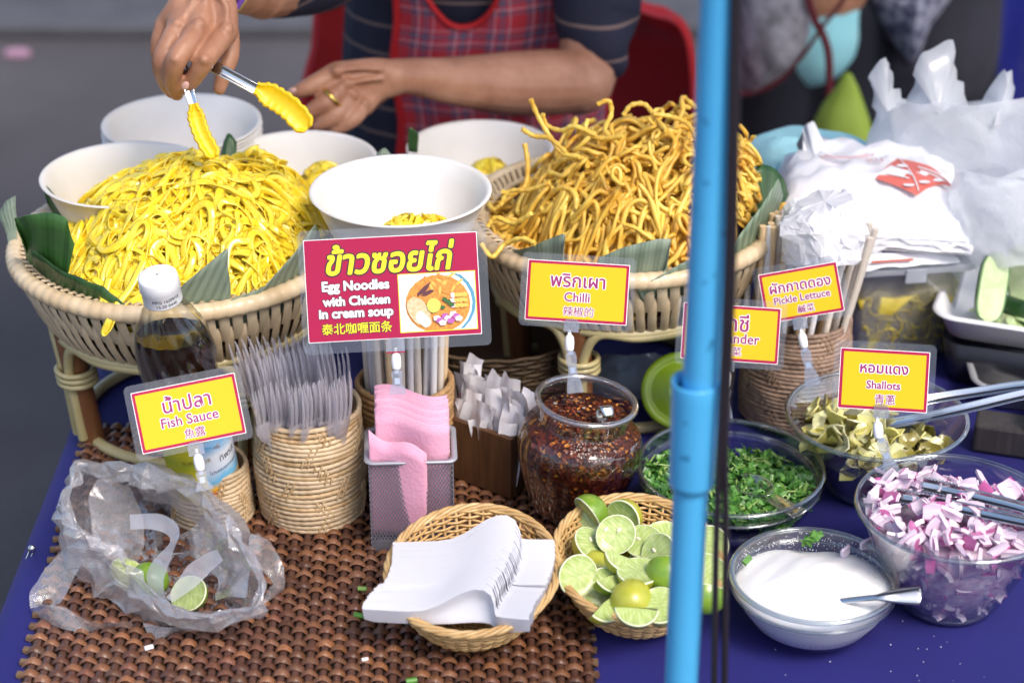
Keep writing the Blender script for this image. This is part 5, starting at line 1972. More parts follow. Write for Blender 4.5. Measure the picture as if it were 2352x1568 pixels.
def sign(label, TL, TR, BR, BL, y, clip, yaw=0, lam=(.006, .006, .007, .006), big=False, bordered=True, clear_back=None):
    c = [sum(q[0] for q in (TL, TR, BR, BL)) / 4, sum(q[1] for q in (TL, TR, BR, BL)) / 4]
    ctr = PY(c[0], c[1], y)
    n = (CAMP - ctr).normalized()
    n = (Matrix.Rotation(yaw, 3, 'Z') @ n).normalized()
    q = [PN(*k, ctr, n) for k in (TL, TR, BR, BL)]
    ex = ((q[1] - q[0]) + (q[2] - q[3])) / 2; ey = ((q[0] - q[3]) + (q[1] - q[2])) / 2
    Wd, Hd = ex.length, ey.length
    ex.normalize(); n.normalize()
    skew = math.asin(max(-1, min(1, ex.dot(ey.normalized()))))
    ex = (Matrix.Rotation(-skew / 2, 3, n) @ ex).normalized()
    ey = n.cross(ex).normalized()
    m = Matrix((ex, ey, n)).transposed().to_4x4(); m.translation = ctr
    o = thing('clip_sign', label, 'sign', ctr, 0, 'laminated signs on clear clips')
    o.rotation_euler = m.to_euler()
    l, r, tp, bt = lam
    mb = MB()
    poly = [(x + (r - l) / 2, yy + (tp - bt) / 2) for x, yy in rrect(Wd + l + r, Hd + tp + bt, .005)]
    mb.slab(poly, -.0007, -.0003)
    build(mb, 'laminate', LAMINATE, o, smooth=False)
    mb = MB(); mb.slab(rrect(Wd, Hd, .0006, 2), -.0002, .0002)
    card = build(mb, 'card', MAGENTA, o, smooth=False)
    # white cut edge shows as a thin line
    mb = MB(); mb.slab(rrect(Wd + .0012, Hd + .0012, .0006, 2), -.00028, .0000)
    build(mb, 'card_edge', WHITE_INK, card, smooth=False)
    if not big:
        mb = MB(); b_ = .0024; mb.slab(rrect(Wd - 2 * b_, Hd - 2 * b_, .0004, 2), .0002, .0004)
        build(mb, 'yellow_field', YELLOW, card, smooth=False)
    # clip
    Mi = m.inverted()
    def loc(u, v): return Mi @ PN(u, v, ctr, n)
    g0, b1, c1 = loc(*clip[0]), loc(*clip[1]), loc(*clip[2])
    k = px(1, ctr)
    mb = MB()
    gw = .0135 if not big else .0160
    poly = [(-gw / 2, -.0055), (gw / 2, -.0055), (gw / 2, .0035), (gw * .38, .0058), (0, .0066), (-gw * .38, .0058), (-gw / 2, .0035)]
    a = math.atan2((b1 - g0).x, -(b1 - g0).y)
    Rz = Matrix.Translation((g0.x, g0.y, 0)) @ Matrix.Rotation(a * .5, 4, 'Z')
    mb.slab(poly, .0012, .0024); mb.slab([(x, yy) for x, yy in poly], -.0026, -.0014)
    mb.box((0, -.0045, -.0001), (gw, .0022, .0046))
    mb.xf(Rz)
    build(mb, 'grip', CLIPM, o, smooth=False)
    if big:
        mb = MB(); mb.box((g0.x, g0.y - .0062, 0), (gw, .0010, .0056)); build(mb, 'grip_edge', MAGENTA, o, smooth=False)
    mb = MB()
    d = (c1 - b1); a2 = math.atan2(d.x, -d.y)
    mb.lathe([(.001, -.0078), (.0026, -.0076), (.0040, -.0055), (.0044, 0), (.0040, .0050), (.0028, .0072), (.0018, .0076), (.0016, .012)], 20)
    mb.xf(Matrix.Translation((b1.x, b1.y, 0)) @ Matrix.Rotation((a + a2) / 2, 4, 'Z') @ Matrix.Rotation(-PI / 2, 4, 'X'))
    build(mb, 'joint', WHITE_PLASTIC, o)
    st_ = b1 + d.normalized() * .0075
    L = (c1 - st_).length
    Rz2 = Matrix.Translation((st_.x, st_.y, 0)) @ Matrix.Rotation(a2, 4, 'Z')
    for s, zz in ((1, .0016), (-1, -.0036)):
        mb = MB(); mb.slab(hourglass(L, .0052, .0036, .0068), zz, zz + .0018)
        mb.xf(Rz2); build(mb, 'clip_jaw', CLIPM, o, smooth=False)
    mb = MB(); mb.box((0, -L * .45, .0), (.0044, .0052, .0035)); mb.box((0, -.001, 0), (.004, .004, .003))
    mb.xf(Rz2); build(mb, 'clip_spring', STEEL, o, smooth=False)
    return o, card, Wd, Hd


def print_lines(card, lines, z=.00045):
    for (s, cx, cy, wd, ht, ink, out, gro, og, sh) in lines:
        if out is not None:
            mb = MB(); write(mb, s, cx, cy, width=wd, height=ht, z=z, grow=og, shear=sh)
            build(mb, 'lettering_outline', out, card, smooth=False)
        mb = MB(); write(mb, s, cx, cy, width=wd, height=ht, z=z + .00016, grow=gro, shear=sh)
        build(mb, 'lettering', ink, card, smooth=False)


def small_sign(label, TL, TR, BR, BL, y, clip, thai, eng, cjk, tw_, ew, yaw=0, **k):
    o, card, Wd, Hd = sign(label, TL, TR, BR, BL, y, clip, yaw, **k)
    Y0 = Hd / 2
    print_lines(card, [(thai[0], 0, Y0 - Hd * thai[1], Wd * tw_, None, PURPLE, WHITE_INK, .00028, .00095, 0),
                       (eng, 0, Y0 - Hd * .585, Wd * ew, None, PURPLE, WHITE_INK, .00022, .00080, 0),
                       (cjk, .002, Y0 - Hd * .825, None, Hd * .165, PURPLE, WHITE_INK, .00008, .00055, 0)])
    return o


jy = jb.y + rn
small_sign('yellow sign reading Chilli with pink border, clipped on the chilli jar', (1216, 596), (1445, 611), (1438, 745), (1205, 733), jy + .004, ((1313, 748), (1308, 788), (1322, 902)),
           ('พริกเผา', .31), 'Chilli', '辣椒的', .54, .25)
small_sign('tilted yellow sign reading Fish Sauce in front of the dark bottle', (307, 910), (541, 850), (558, 985), (328, 1050), fb.y - .092, ((450, 1030), (457, 1062), (470, 1125)),
           ('น้ำปลา', .29), 'Fish Sauce', '魚露', .46, .55)
small_sign('yellow sign reading Coriander, half hidden by the blue pole', (1574, 700), (1797, 706), (1781, 830), (1562, 826), cob.y + cor * .93, ((1670, 838), (1668, 870), (1664, 960)),
           ('ผักชี', .30), 'Coriander', '香菜', .36, .60)
small_sign('yellow sign reading Pickle Lettuce in front of the chopstick bundle', (1753, 643), (1927, 590), (1924, 696), (1758, 760), leb.y + .055, ((1838, 742), (1844, 782), (1868, 885)),
           ('ผักกาดดอง', .32), 'Pickle Lettuce', '鹹菜', .78, .72)
small_sign('yellow sign reading Shallots above the bowl of shallots', (1937, 808), (2144, 803), (2118, 935), (1920, 945), shb.y + .085, ((2024, 945), (2017, 988), (2052, 1095)),
           ('หอมแดง', .32), 'Shallots', '青蔥', .54, .38)
o, card, Wd, Hd = sign('large crimson sign reading Egg Noodles with a printed noodle bowl', (697, 552), (1094, 535), (1106, 764), (712, 788), 1.532, ((908, 792), (910, 830), (914, 905)),
                       lam=(.0055, .0085, .0085, .0105), big=True)
Y0 = Hd / 2
fx = lambda f: -Wd / 2 + f * Wd
print_lines(card, [('ข้าวซอยไก่', fx(.495), Y0 - Hd * .205, Wd * .74, Hd * .285, INKY, BLACK_INK, .00085, .0020, .22),
                   ('Egg Noodles', fx(.285), Y0 - Hd * .475, Wd * .385, None, WHITE_INK, BLACK_INK, .00048, .0010, 0),
                   ('with Chicken', fx(.285), Y0 - Hd * .610, Wd * .385, None, WHITE_INK, BLACK_INK, .00048, .0010, 0),
                   ('in cream soup', fx(.280), Y0 - Hd * .745, Wd * .425, None, WHITE_INK, BLACK_INK, .00048, .0010, 0),
                   ('泰北咖喱面条', fx(.280), Y0 - Hd * .880, Wd * .405, None, INKY, BLACK_INK, .00012, .0006, 0)])
# printed picture of the dish
PM = [INKY, M('print_white', (.80, .82, .84), .4), M('print_blue', (.08, .28, .42), .4), M('print_soup', (.58, .17, .02), .4, (.75, .34, .04), 500), M('print_noodle', (.70, .26, .03), .4),
      M('print_chicken', (.62, .40, .18), .4, (.75, .58, .38), 400), M('print_lime', (.55, .60, .10), .4), M('print_green', (.03, .12, .02), .4), M('print_shallot', (.45, .10, .38), .4), M('print_pale', (.78, .66, .72), .4),
      M('print_pickle', (.70, .48, .08), .4), M('print_dark', (.10, .02, .03), .4)]
mb = MB()
x0, x1, y0, y1 = fx(.530), fx(.982), Y0 - Hd * .955, Y0 - Hd * .375
pw, ph_ = x1 - x0, y1 - y0
F_ = lambda a, b: (x0 + a * pw, y0 + b * ph_)
mb.slab([(x0, y0), (x1, y0), (x1, y1), (x0, y1)], .00040, .00045, mi=0)
e = .0008
cl_ = lambda p: (min(max(p[0], x0 + e), x1 - e), min(max(p[1], y0 + e), y1 - e))
mb.slab([(x0 + e, y0 + e), (x1 - e, y0 + e), (x1 - e, y1 - e), (x0 + e, y1 - e)], .00045, .00050, mi=1)
zc = [.00050]


def blob(cx, cy, rx, ry, mi, n=22, a0=0, wob=.0):
    zc[0] += .00004
    r_ = random.Random(int(cx * 999 + cy * 77))
    ps = [cl_(F_(cx + (rx * math.cos(t) * math.cos(a0) - ry * math.sin(t) * math.sin(a0)) * (1 + wob * r_.uniform(-1, 1)), cy + (rx * math.cos(t) * math.sin(a0) + ry * math.sin(t) * math.cos(a0)) * (1 + wob * r_.uniform(-1, 1)))) for t in np.linspace(0, 2 * PI, n, endpoint=False)]
    mb.add([(p[0], p[1], zc[0]) for p in ps], [tuple(range(n))], mi=mi)


blob(.50, .48, .49, .60, 2); blob(.47, .47, .475, .58, 1); blob(.50, .46, .42, .50, 3)
for k in range(26):
    a = k * 2.4; q = .05 + .010 * k
    blob(.56 + q * .9 * math.cos(a), .80 + q * .55 * math.sin(a), .075, .018, 4 if k % 3 else 10, 8, a * 1.7)
blob(.33, .72, .14, .035, 11, 10, .9, .2); blob(.38, .66, .10, .03, 11, 10, .5, .2)
blob(.26, .34, .13, .27, 5, 18, .35, .12); blob(.30, .22, .08, .14, 1, 12, .5, .2)
for k in range(12): blob(.70 + .05 * (k % 4), .60 - .09 * (k // 4), .038, .05, 10 if k % 4 else 9, 5, k)
for k in range(14): blob(.62 + .03 * ((k * 7) % 5 - 2), .47 + .035 * ((k * 3) % 5 - 2), .03, .035, 7, 6, k)
blob(.445, .44, .090, .125, 6, 20); blob(.445, .44, .075, .105, 10, 20); blob(.445, .44, .07, .10, 6, 20)
for k in range(9): blob(.48 + .035 * k, .22 - .05 * (k % 3) + .01 * k, .055, .055, 8 if k % 2 else 9, 5, k * .8)
build(mb, 'dish_print', PM, card, smooth=False)

# ================================================================== RIGHT-HAND BACK: BASKET, CONTAINER, BAGS
b3c = P(1836, 722, .113)
b3 = Vector((b3c.x, b3c.y, T + .002)); r3 = px(117, b3c)
coil_basket('brown grey coiled basket of wrapped chopsticks, right of the blue pole', b3, r3 * 1.02, r3 * .98, .113, 25, [BROWN_COIL], 'coiled baskets', nb=44, stm=M('pale_stitch', (.30, .20, .13), .55))
for k in range(40):
    a, q = k * 2.399, math.sqrt((k + .5) / 40) * r3 * .80
    lx = .09 + .10 * math.cos(a) + R.uniform(-.03, .03)
    o = put('chopstick', sm[[0, 1, 0, 2, 1][k % 5]], None, (b3.x + q * math.cos(a) - .010, b3.y + q * math.sin(a), T + .008), (R.uniform(-.05, .05) - .02, lx, 0))
    tag(o, 'pale bamboo chopstick leaning right in the brown grey basket', 'chopstick', 'chopsticks in the brown grey basket')
FILM = clear('white_film', (.95, .95, .97), .18, .10, .5, .4, haze=.85, hazecol=(.92, .92, .96), trl=.3)


def crumple(name, label, cat_, rings, mat, amp=.006, freq=22, seed=1, nu=72, nv=30, group=None, closed_top=False, kind=None, thick=0, cell=0, taut=False, facets=False):
    rr = [np.array([list(q) for q in lin(list(r) + [r[0]], nu + 1)[:nu]]) * .7 + cat(r, nu, True) * .3 if taut else cat(r, nu, True) for r in rings]
    g = np.stack([cat([rr[k][i] for k in range(len(rr))], nv) for i in range(nu)], 0)
    cell = cell or 1.0 / freq
    f = .9 - 2 * worley(g, cell, seed)
    rid = .5 - worley(g, cell * .42, seed + 5)
    cen = g.mean((0, 1))
    d = g - cen; d[..., 2] *= .4; d /= np.linalg.norm(d, axis=-1, keepdims=True) + 1e-9
    g = g + d * (amp * (f * .75 + rid * .42))[..., None]
    g[..., 2] = np.maximum(g[..., 2], T + .003)
    if facets:
        rs_ = np.random.RandomState(seed)
        e1_ = np.linalg.norm(np.diff(g, axis=1), axis=-1).mean()
        g = g + rs_.normal(size=g.shape) * e1_ * .20
        g[..., 2] = np.maximum(g[..., 2], T + .003)
    mb = MB(); mb.grid(g, cu=True)
    if facets:
        mb.f = [t_ for i_, f_ in enumerate(mb.f) for t_ in (((f_[0], f_[1], f_[2]), (f_[0], f_[2], f_[3])) if (i_ * 7 + i_ // 5) % 2 else ((f_[0], f_[1], f_[3]), (f_[1], f_[2], f_[3])))]
        mb.mi = [0] * len(mb.f)
    if closed_top:
        n0 = mb.n
        for e in (0, nv - 1):
            mb.add([g[:, e].mean(0)], [])
            mb.f += [[i * nv + e, ((i + 1) % nu) * nv + e, mb.n - 1] for i in range(nu)]; mb.mi += [0] * nu
    o = build(mb, name, mat, None, world=Vector(cen), smooth=not facets)
    if facets:
        sd_m = o.modifiers.new('fine', 'SUBSURF'); sd_m.subdivision_type = 'SIMPLE' if name != 'carrier_bag' else 'CATMULL_CLARK'; sd_m.levels = sd_m.render_levels = 2
        tx = bpy.data.textures.new('film_wrinkle', 'CLOUDS'); tx.noise_scale, tx.noise_depth = .022, 3
        dm = o.modifiers.new('wrinkle', 'DISPLACE'); dm.texture, dm.strength, dm.mid_level, dm.texture_coords = tx, (.0065 if name == 'plastic_bag' else .0035), .5, 'LOCAL'
        crease(o, 14 if name != 'carrier_bag' else 75)
    if thick: solid(o, thick)
    return tag(o, label, cat_, group, kind)


# loose crinkled wraps round the chopstick tops
def ringpx(pts, ys): return [PY(u, v, y) for (u, v), y in zip(pts, ys)]


yb = b3.y
crumple('chopstick_wrap', 'crinkled white plastic film gathered round the tops of the right chopsticks', 'plastic wrap',
        [ringpx([(1800, 590), (1860, 625), (1930, 618), (1975, 590), (1940, 560), (1850, 560)], [yb - .02, yb - .062, yb - .062, yb - .02, yb + .03, yb + .03]),
         ringpx([(1785, 540), (1850, 560), (1930, 560), (1990, 530), (1950, 500), (1840, 500)], [yb - .02, yb - .066, yb - .066, yb - .02, yb + .04, yb + .04]),
         ringpx([(1790, 500), (1840, 520), (1920, 520), (1985, 480), (1940, 460), (1840, 460)], [yb - .01, yb - .055, yb - .055, yb - .01, yb + .04, yb + .04]),
         ringpx([(1830, 470), (1860, 485), (1920, 480), (1960, 455), (1930, 440), (1860, 445)], [yb + .0, yb - .04, yb - .04, yb + .0, yb + .04, yb + .04])], FILM, .010, 26, 5, cell=.030, nu=40, nv=12, facets=True, closed_top=True)

# clear food container
cfl, cfr = PY(1945, 655, 1.80), PY(2222, 625, 1.84)
ctop = .118
cp = P(2090, 600, ctop)
ccen = Vector((P(2075, 590, ctop).x, 1.90, T))
cont = thing('food_container', 'clear square plastic container of yellow pickles with a cloudy lid', 'container', ccen + Vector((0, 0, .001)), .14)
CW, CD = .125, .115
CONT = clear('container_plastic', (.94, .95, .97), .08, .08, .6, .4, haze=.14, hazecol=(.8, .82, .88))
LIDM = clear('cloudy_lid', (.9, .92, .96), .15, .10, .5, .4, haze=.62, hazecol=(.78, .81, .88))
mb = MB()
ringz = [(0.80, .001), (.82, .004), (.90, .06), (.985, .108), (1.0, ctop - .006)]
mb.grid(np.array([[(x * s, y * s, z) for s, z in ringz] for x, y in rrect(CW, CD, .014)]), cu=True)
solid(build(mb, 'body', CONT, cont), .0012)
mb = MB(); mb.slab(rrect(CW + .016, CD + .016, .018), ctop - .010, ctop - .002); mb.slab(rrect(CW - .010, CD - .010, .014), ctop - .0022, ctop + .003)
bevel(build(mb, 'lid', LIDM, cont, smooth=False), .002)
mb = MB(); mb.box((0, -CD / 2 - .0095, ctop - .010), (.022, .003, .016))
bevel(build(mb, 'latch', LIDM, cont, smooth=False), .001)
mb = MB()
gg = np.array([[(x * s, y * s, z) for s, z in ((.76, .004), (.80, .02), (.85, .05), (.90, .082), (.6, .090), (.1, .092))] for x, y in cat(rrect(CW, CD, .02), 60, True)])
gg += .003 * vnoise(gg * 60, 8, 3)[..., None]
mb.grid(gg, cu=True)


def wallh(x, y): return .07 if abs(x) < .05 and 0 < y < .075 else None


q = MB(); strands(q, 130, wallh, lambda r: (r.uniform(-.045, .045), r.uniform(.01, .07)), .05, 16, .0046, .0014, 31, curl=110, zj=(-.003, .002), zamp=.002)
vv = np.concatenate(q.v)
w2 = np.stack([vv[:, 0] * (.92 + 1.2 * vv[:, 1]), -(CD / 2) * (.78 + 1.6 * vv[:, 1]) - (vv[:, 2] - .07) * .6, vv[:, 1] + .006], -1)
mb.add(w2, [tuple(f) for f in q.f])
tag(build(mb, 'yellow_pickles', noodle_mat('pickle_shreds', (.42, .30, .02), (.60, .50, .08), .35, .1, .2, 70), None, loc=ccen, rot=(0, 0, .14)), 'shredded yellow pickles filling the clear square container', 'pickles', None, 'stuff')

# zip bag and folded bags on the lid
WPL = M('white_plastic_film', (.80, .80, .84), .35, (.86, .85, .88), 30, sss=.1, bmp=.5, bscale=45, bdist=.004)
zl = ccen + Vector((-.02, -.02, ctop + .004))


def pillow(mb, c, w_, d_, h, rz, seed, n=18):
    g = np.zeros((n, n, 3))
    for i, x in enumerate(np.linspace(-1, 1, n)):
        for j, y in enumerate(np.linspace(-1, 1, n)):
            hh = h * (max(0, 1 - x ** 4) * max(0, 1 - y ** 4)) ** .6
            g[i, j] = (x * w_ / 2, y * d_ / 2, hh)
    g[..., 2] += .10 * h * vnoise(g * 30, seed, 3)
    bt_ = g.copy(); bt_[..., 2] = 0
    mm = np.array(Matrix.Rotation(rz, 3, 'Z'))
    mb.grid(g @ mm.T + np.array(c)); mb.grid((bt_ @ mm.T + np.array(c))[::-1])
    return lambda x, y: (np.array((x * w_ / 2, y * d_ / 2, h * ((1 - x ** 4) * (1 - y ** 4)) ** .6 + .0012)) @ mm.T) + np.array(c)


zb_ = thing('zip_bag', 'flat zip bag with dark blue lines on top of the clear container', 'bag', zl)
mb = MB(); f1 = pillow(mb, (0, 0, 0), .135, .105, .014, .14, 2)
build(mb, 'film', WPL, zb_)
NAVY = M('navy_zip', (.01, .015, .12), .4)
for yy in (-.80, -.62):
    mb = MB(); mb.tube([f1(x, yy) + np.array((0, 0, .001)) for x in np.linspace(-.2, .95, 20)], .0012, 6)
    build(mb, 'zip_strip', NAVY, zb_)
mb = MB(); mb.tube([f1(x, -.96) + np.array((0, -.002, .0014)) for x in np.linspace(-.4, .25, 12)], .0022, 6, flat=.3)
build(mb, 'red_print', M('faded_red_print', (.55, .10, .06), .5), zb_)

sl_ = zl + Vector((-.012, .03, .016))
fbag = thing('folded_bags', 'thick white stack of folded shop bags printed with a red roof shaped emblem', 'bags', sl_, .0)
for k in range(3):
    mb = MB(); f2 = pillow(mb, (.003 * (k % 2), 0, k * .007), .205 - .004 * k, .15, .030 + (.024 if k == 2 else 0), -.12, 12 + k)
    build(mb, 'bag_fold', WPL, fbag)


def onfold(pl, mat, name):
    mb = MB()
    pts_ = np.array([f2(x, y) for x, y in pl])
    mb.add(pts_, [tuple(range(len(pl)))])
    return build(mb, name, mat, fbag, smooth=False)


RP_ = M('red_print', (.64, .15, .12), .5)
n_ = 10
edge = lambda a, b: [(a[0] + (b[0] - a[0]) * t, a[1] + (b[1] - a[1]) * t) for t in np.linspace(0, 1, n_, endpoint=False)]
q1, q2, q3, q4, q5 = (.02, -.62), (.26, -.02), (.62, -.12), (.84, -.40), (.44, -.80)
ctrp = (.45, -.42)
ring_ = edge(q1, q2) + edge(q2, q3) + edge(q3, q4) + edge(q4, q5) + edge(q5, q1)
mb = MB()
vs = [[f2(ctrp[0] + (p[0] - ctrp[0]) * s, ctrp[1] + (p[1] - ctrp[1]) * s) for p in ring_] for s in (.02, .35, .7, 1)]
gg = np.array(vs).transpose(1, 0, 2); gg[..., 2] += .0016
mb.grid(gg, cu=True)
emb = build(mb, 'emblem', RP_, fbag)
for k, (a, b) in enumerate((((.12, -.52), (.36, -.60)), ((.16, -.42), (.40, -.52)), ((.46, -.28), (.76, -.34)), ((.48, -.38), (.74, -.44)), ((.28, -.06), (.46, -.76)))):
    mb = MB(); mb.tube([f2(a[0] + (b[0] - a[0]) * t, a[1] + (b[1] - a[1]) * t) + np.array((0, 0, .0030)) for t in np.linspace(0, 1, 8)], .0014 if k < 4 else .0007, 5, flat=.3)
    build(mb, 'print_line', WHITE_INK, emb)
for k, (x, y) in enumerate(((.36, -.70), (.52, -.62), (.66, -.50), (.30, -.30))):
    mb = MB(); c_ = f2(x, y) + np.array((0, 0, .003)); mb.add([c_ + np.array((.006 * math.cos(a), .004 * math.sin(a), 0)) for a in np.linspace(0, 6.28, 12)[:-1]], [tuple(range(11))])
    build(mb, 'print_cloud', WHITE_INK, emb, smooth=False)
mb = MB(); q = MB(); write(q, 'FIX', 0, 0, height=.0085)
vv = np.concatenate(q.v); vv[:, :2] *= -1
c_ = f2(.02, -.12)
mb.add(np.stack([vv[:, 0] + c_[0], vv[:, 1] + c_[1], vv[:, 2] + c_[2] + .002], -1), [tuple(f) for f in q.f])
build(mb, 'lettering', M('faded_red_lettering', (.66, .30, .30), .5), fbag, smooth=False)
mb = MB()
for k in range(2):
    mb.tube([f2(-.28 + .30 * math.cos(a) * (1 - .2 * k), .12 + .22 * math.sin(a) * (1 - .2 * k)) + np.array((0, 0, .002)) for a in np.linspace(PI * 1.1, PI * 1.95, 16)], .0011, 5, flat=.3)
build(mb, 'red_swirl', M('faded_red_swirl', (.70, .35, .36), .5), fbag)
# upright handle of the top bag
yb2 = sl_.y + .03
mb = MB()
hl = lambda pts, y: [PY(u, v, y) for u, v in pts]
g = np.stack([cat(hl([(1848, 455), (1875, 440), (1930, 438), (1985, 450)], yb2 - .01), 16), cat(hl([(1845, 400), (1868, 370), (1905, 372), (1950, 400)], yb2), 16), cat(hl([(1838, 320), (1852, 285), (1872, 283), (1895, 330)], yb2 + .02), 16)], 1)
g += .004 * vnoise(g * 40, 4, 3)[..., None]
mb.grid(g)
solid(build(mb, 'handle', WPL, fbag, world=sl_), .001)

# light blue towel
ty = 2.03
tw_r = [[(1690, 520), (1760, 560), (1900, 590), (2080, 590), (2215, 570), (2190, 520), (2000, 470), (1800, 460)], [(1688, 420), (1760, 450), (1900, 460), (2080, 470), (2190, 500), (2150, 430), (2000, 380), (1800, 370)],
        [(1692, 345), (1760, 350), (1880, 360), (2020, 390), (2120, 420), (2060, 360), (1940, 310), (1800, 300)], [(1740, 318), (1790, 312), (1860, 322), (1960, 345), (2010, 360), (1980, 330), (1900, 295), (1810, 288)]]
TOWEL = M('light_blue_towel', (.34, .70, .80), .95, (.44, .78, .86), 30, bmp=.8, bscale=420, bdist=.003)
crumple('towel', 'light blue towel bunched behind the folded white bags', 'towel', [[PY(u, v, ty + (-.05 if k in (1, 2, 3, 4) else .05) * (1 - .25 * j)) for k, (u, v) in enumerate(r_)] for j, r_ in enumerate(tw_r)], TOWEL, .006, 16, 3, closed_top=True)

# big white carrier bags at the right
def bagrings(rows, y, dep):
    out = []
    for (ul, ur, v, dv, k) in rows:
        n = 16; pts_ = []
        for i in range(n):
            a = 2 * PI * i / n
            u = (ul + ur) / 2 + (ur - ul) / 2 * math.cos(a)
            pts_.append(PY(u, v + dv * math.sin(a * 3 + k) * .5 + dv * .5 * math.cos(a * 5 + k), y + dep * math.sin(a) * k_scale(v)))
        out.append(pts_)
    return out


k_scale = lambda v: 1.0
BAGW = clear('white_bag_film', (.95, .96, .98), .2, .08, .45, .4, haze=.56, hazecol=(.97, .98, 1), trl=.4, bmp=.2, bscale=16, bdist=.006, facet=True)
crumple('carrier_bag', 'tall white plastic carrier bag with upright handles at the right edge', 'bag',
        bagrings([(2060, 2440, 585, 4, 0), (2030, 2470, 500, 3, 1), (1998, 2480, 400, 3, 2), (1984, 2470, 320, 4, 1), (1990, 2450, 235, 12, 2)], 1.99, .055), BAGW, .011, 9, 6, nu=30, nv=10, cell=.10, facets=True)
crumple('carrier_bag', 'lower white plastic bag sagging over the cucumber tray', 'bag',
        bagrings([(2230, 2500, 620, 5, 0), (2190, 2520, 560, 8, 1), (2170, 2520, 470, 8, 2), (2200, 2500, 400, 14, 1)], 1.86, .05), BAGW, .009, 9, 16, nu=26, nv=9, cell=.09, facets=True)
mb = MB()
for pl in ([(2000, 260), (1996, 190), (2012, 150), (2040, 125), (2052, 180), (2080, 250)], [(2070, 250), (2100, 190), (2122, 115), (2150, 108), (2182, 112), (2205, 170), (2222, 250)], [(2240, 270), (2268, 210), (2300, 165), (2322, 152), (2330, 220), (2345, 280)]):
    g = cat([PY(u, v, 1.965) for u, v in pl], 26)
    gr = np.stack([g + np.array((0, .03 * s, -.02 * abs(s))) for s in (-1, -.5, 0, .5, 1)], 1)
    n_v = len(pl)
    gg2 = np.stack([gr[:, 2], gr[:, 2] * .5 + np.array(PY(sum(p[0] for p in pl) / n_v, 250, 1.95)) * .5, np.repeat(np.array([list(PY(sum(p[0] for p in pl) / n_v, 268, 1.935))]), 26, 0)], 1)
    gg2 += .004 * vnoise(gg2 * 30, 3, 3)[..., None]
    mb.grid(gg2)
hb = bpy.data.objects['carrier_bag']
o = build(mb, 'handle', BAGW, hb, world=hb.location)
solid(o, .0008)

# foam trays, cucumber, block
FOAM = M('white_foam_tray', (.80, .80, .82), .45, sss=.1, bmp=.1, bscale=200)
ALU = M('dull_tray', (.52, .53, .56), .35, metal=.4)


def open_tray(label, c, w_, d_, h, rz, mat, group='shallow open trays at the right'):
    mb = MB()
    g = np.array([[(x * s, y * s2, z) for s, s2, z in ((1.0, 1.0, h - .002), (1.0, 1.0, h), (.93, .92, h), (.90, .89, h - .004), (.80, .77, .004), (.01, .01, .003))] for x, y in rrect(w_, d_, .026, 8)])
    mb.grid(g, cu=True)
    g2 = np.array([[(x * s, y * s2, z) for s, s2, z in ((1.0, 1.0, h - .002), (.94, .93, h - .003), (.82, .79, .001), (.01, .01, 0))] for x, y in rrect(w_, d_, .026, 8)])
    mb.grid(g2[:, ::-1], cu=True)
    return tag(build(mb, 'open_tray', mat, None, loc=c, rot=(0, 0, rz)), label, 'tray', group)


ct = P(2330, 690, .085); ct = Vector((ct.x + .018, ct.y + .02, T + .052))
mb = MB(); mb.grid(np.array([[(x * s, y * s, z) for s, z in ((.01, .0), (.86, .0), (.9, .004), (1, .048), (.97, .048), (.86, .008), (.01, .006))] for x, y in rrect(.155, .145, .02)]), cu=True)
tag(build(mb, 'black_box', M('black_plastic', (.012, .012, .018), .3), None, loc=(ct.x, ct.y, T + .002), rot=(0, 0, -.3)), 'black plastic food box under the cucumber tray', 'box')
open_tray('white foam tray holding cucumbers at the right edge', ct, .175, .165, .030, -.35, FOAM)
p = P(2325, 850, .028)
open_tray('empty white tray below the cucumber tray at the right edge', Vector((p.x + .035, p.y - .004, T + .002)), .16, .085, .028, -.06, ALU)
p = P(2345, 985, .03)
mb = MB(); mb.box((0, 0, 0), (.075, .035, .03), Matrix.Rotation(-.3, 3, 'Z'))
tag(bevel(build(mb, 'wood_block', wood_mat('dark_wood', (.018, .016, .018), (.05, .042, .04)), None, loc=(P(2310, 995, .015).x + .006, P(2310, 1010, .015).y + .006, T + .017), smooth=False), .003), 'dark worn wooden block on the blue cloth at the right edge', 'block')
open_tray('white tray propped on the dark wooden block, cut off by the right edge', Vector((p.x + .083, p.y - .005, T + .033)), .15, .10, .016, -.55, FOAM)
CSK = M('cucumber_skin', (.015, .055, .015), .3, (.04, .11, .03), 50, (1, 1, .3), coat=.3)
CFL = M('cucumber_flesh', (.42, .54, .24), .3, (.58, .66, .40), 60, sss=.25, sssr=(.7, 1, .4), coat=.3)
CRD = M('cucumber_edge', (.07, .17, .04), .35)


def cucumber(label, c, L, r, rot):
    o = thing('cut_cucumber', label, 'cucumber', c, 0, 'cucumbers in the foam tray')
    o.rotation_euler = rot
    n = 16; t = np.linspace(-1, 1, n)
    rad = r * (1 - t ** 4) ** .5 + .0004
    g = np.array([[(rad[i] * math.cos(a), -abs(rad[i] * math.sin(a)) * 1.0, t[i] * L / 2) for a in np.linspace(0, PI, 10)] for i in range(n)])
    mb = MB(); mb.grid(g); build(mb, 'skin', CSK, o)
    g2 = np.array([[(rad[i] * s, .0004 + .0006 * (1 - abs(s)), t[i] * L / 2) for s in (-1, -.93, -.88)] for i in range(n)]); g3 = g2 * (-1, 1, 1)
    mb = MB(); mb.grid(g2); mb.grid(g3); build(mb, 'flesh_edge', CRD, o)
    g4 = np.array([[(rad[i] * .88 * s, .0006 + .0005 * math.cos(9 * t[i]) * (1 - abs(s)), t[i] * L / 2 * .985) for s in np.linspace(-1, 1, 7)] for i in range(n)])
    mb = MB(); mb.grid(g4); build(mb, 'flesh', CFL, o)
    return o


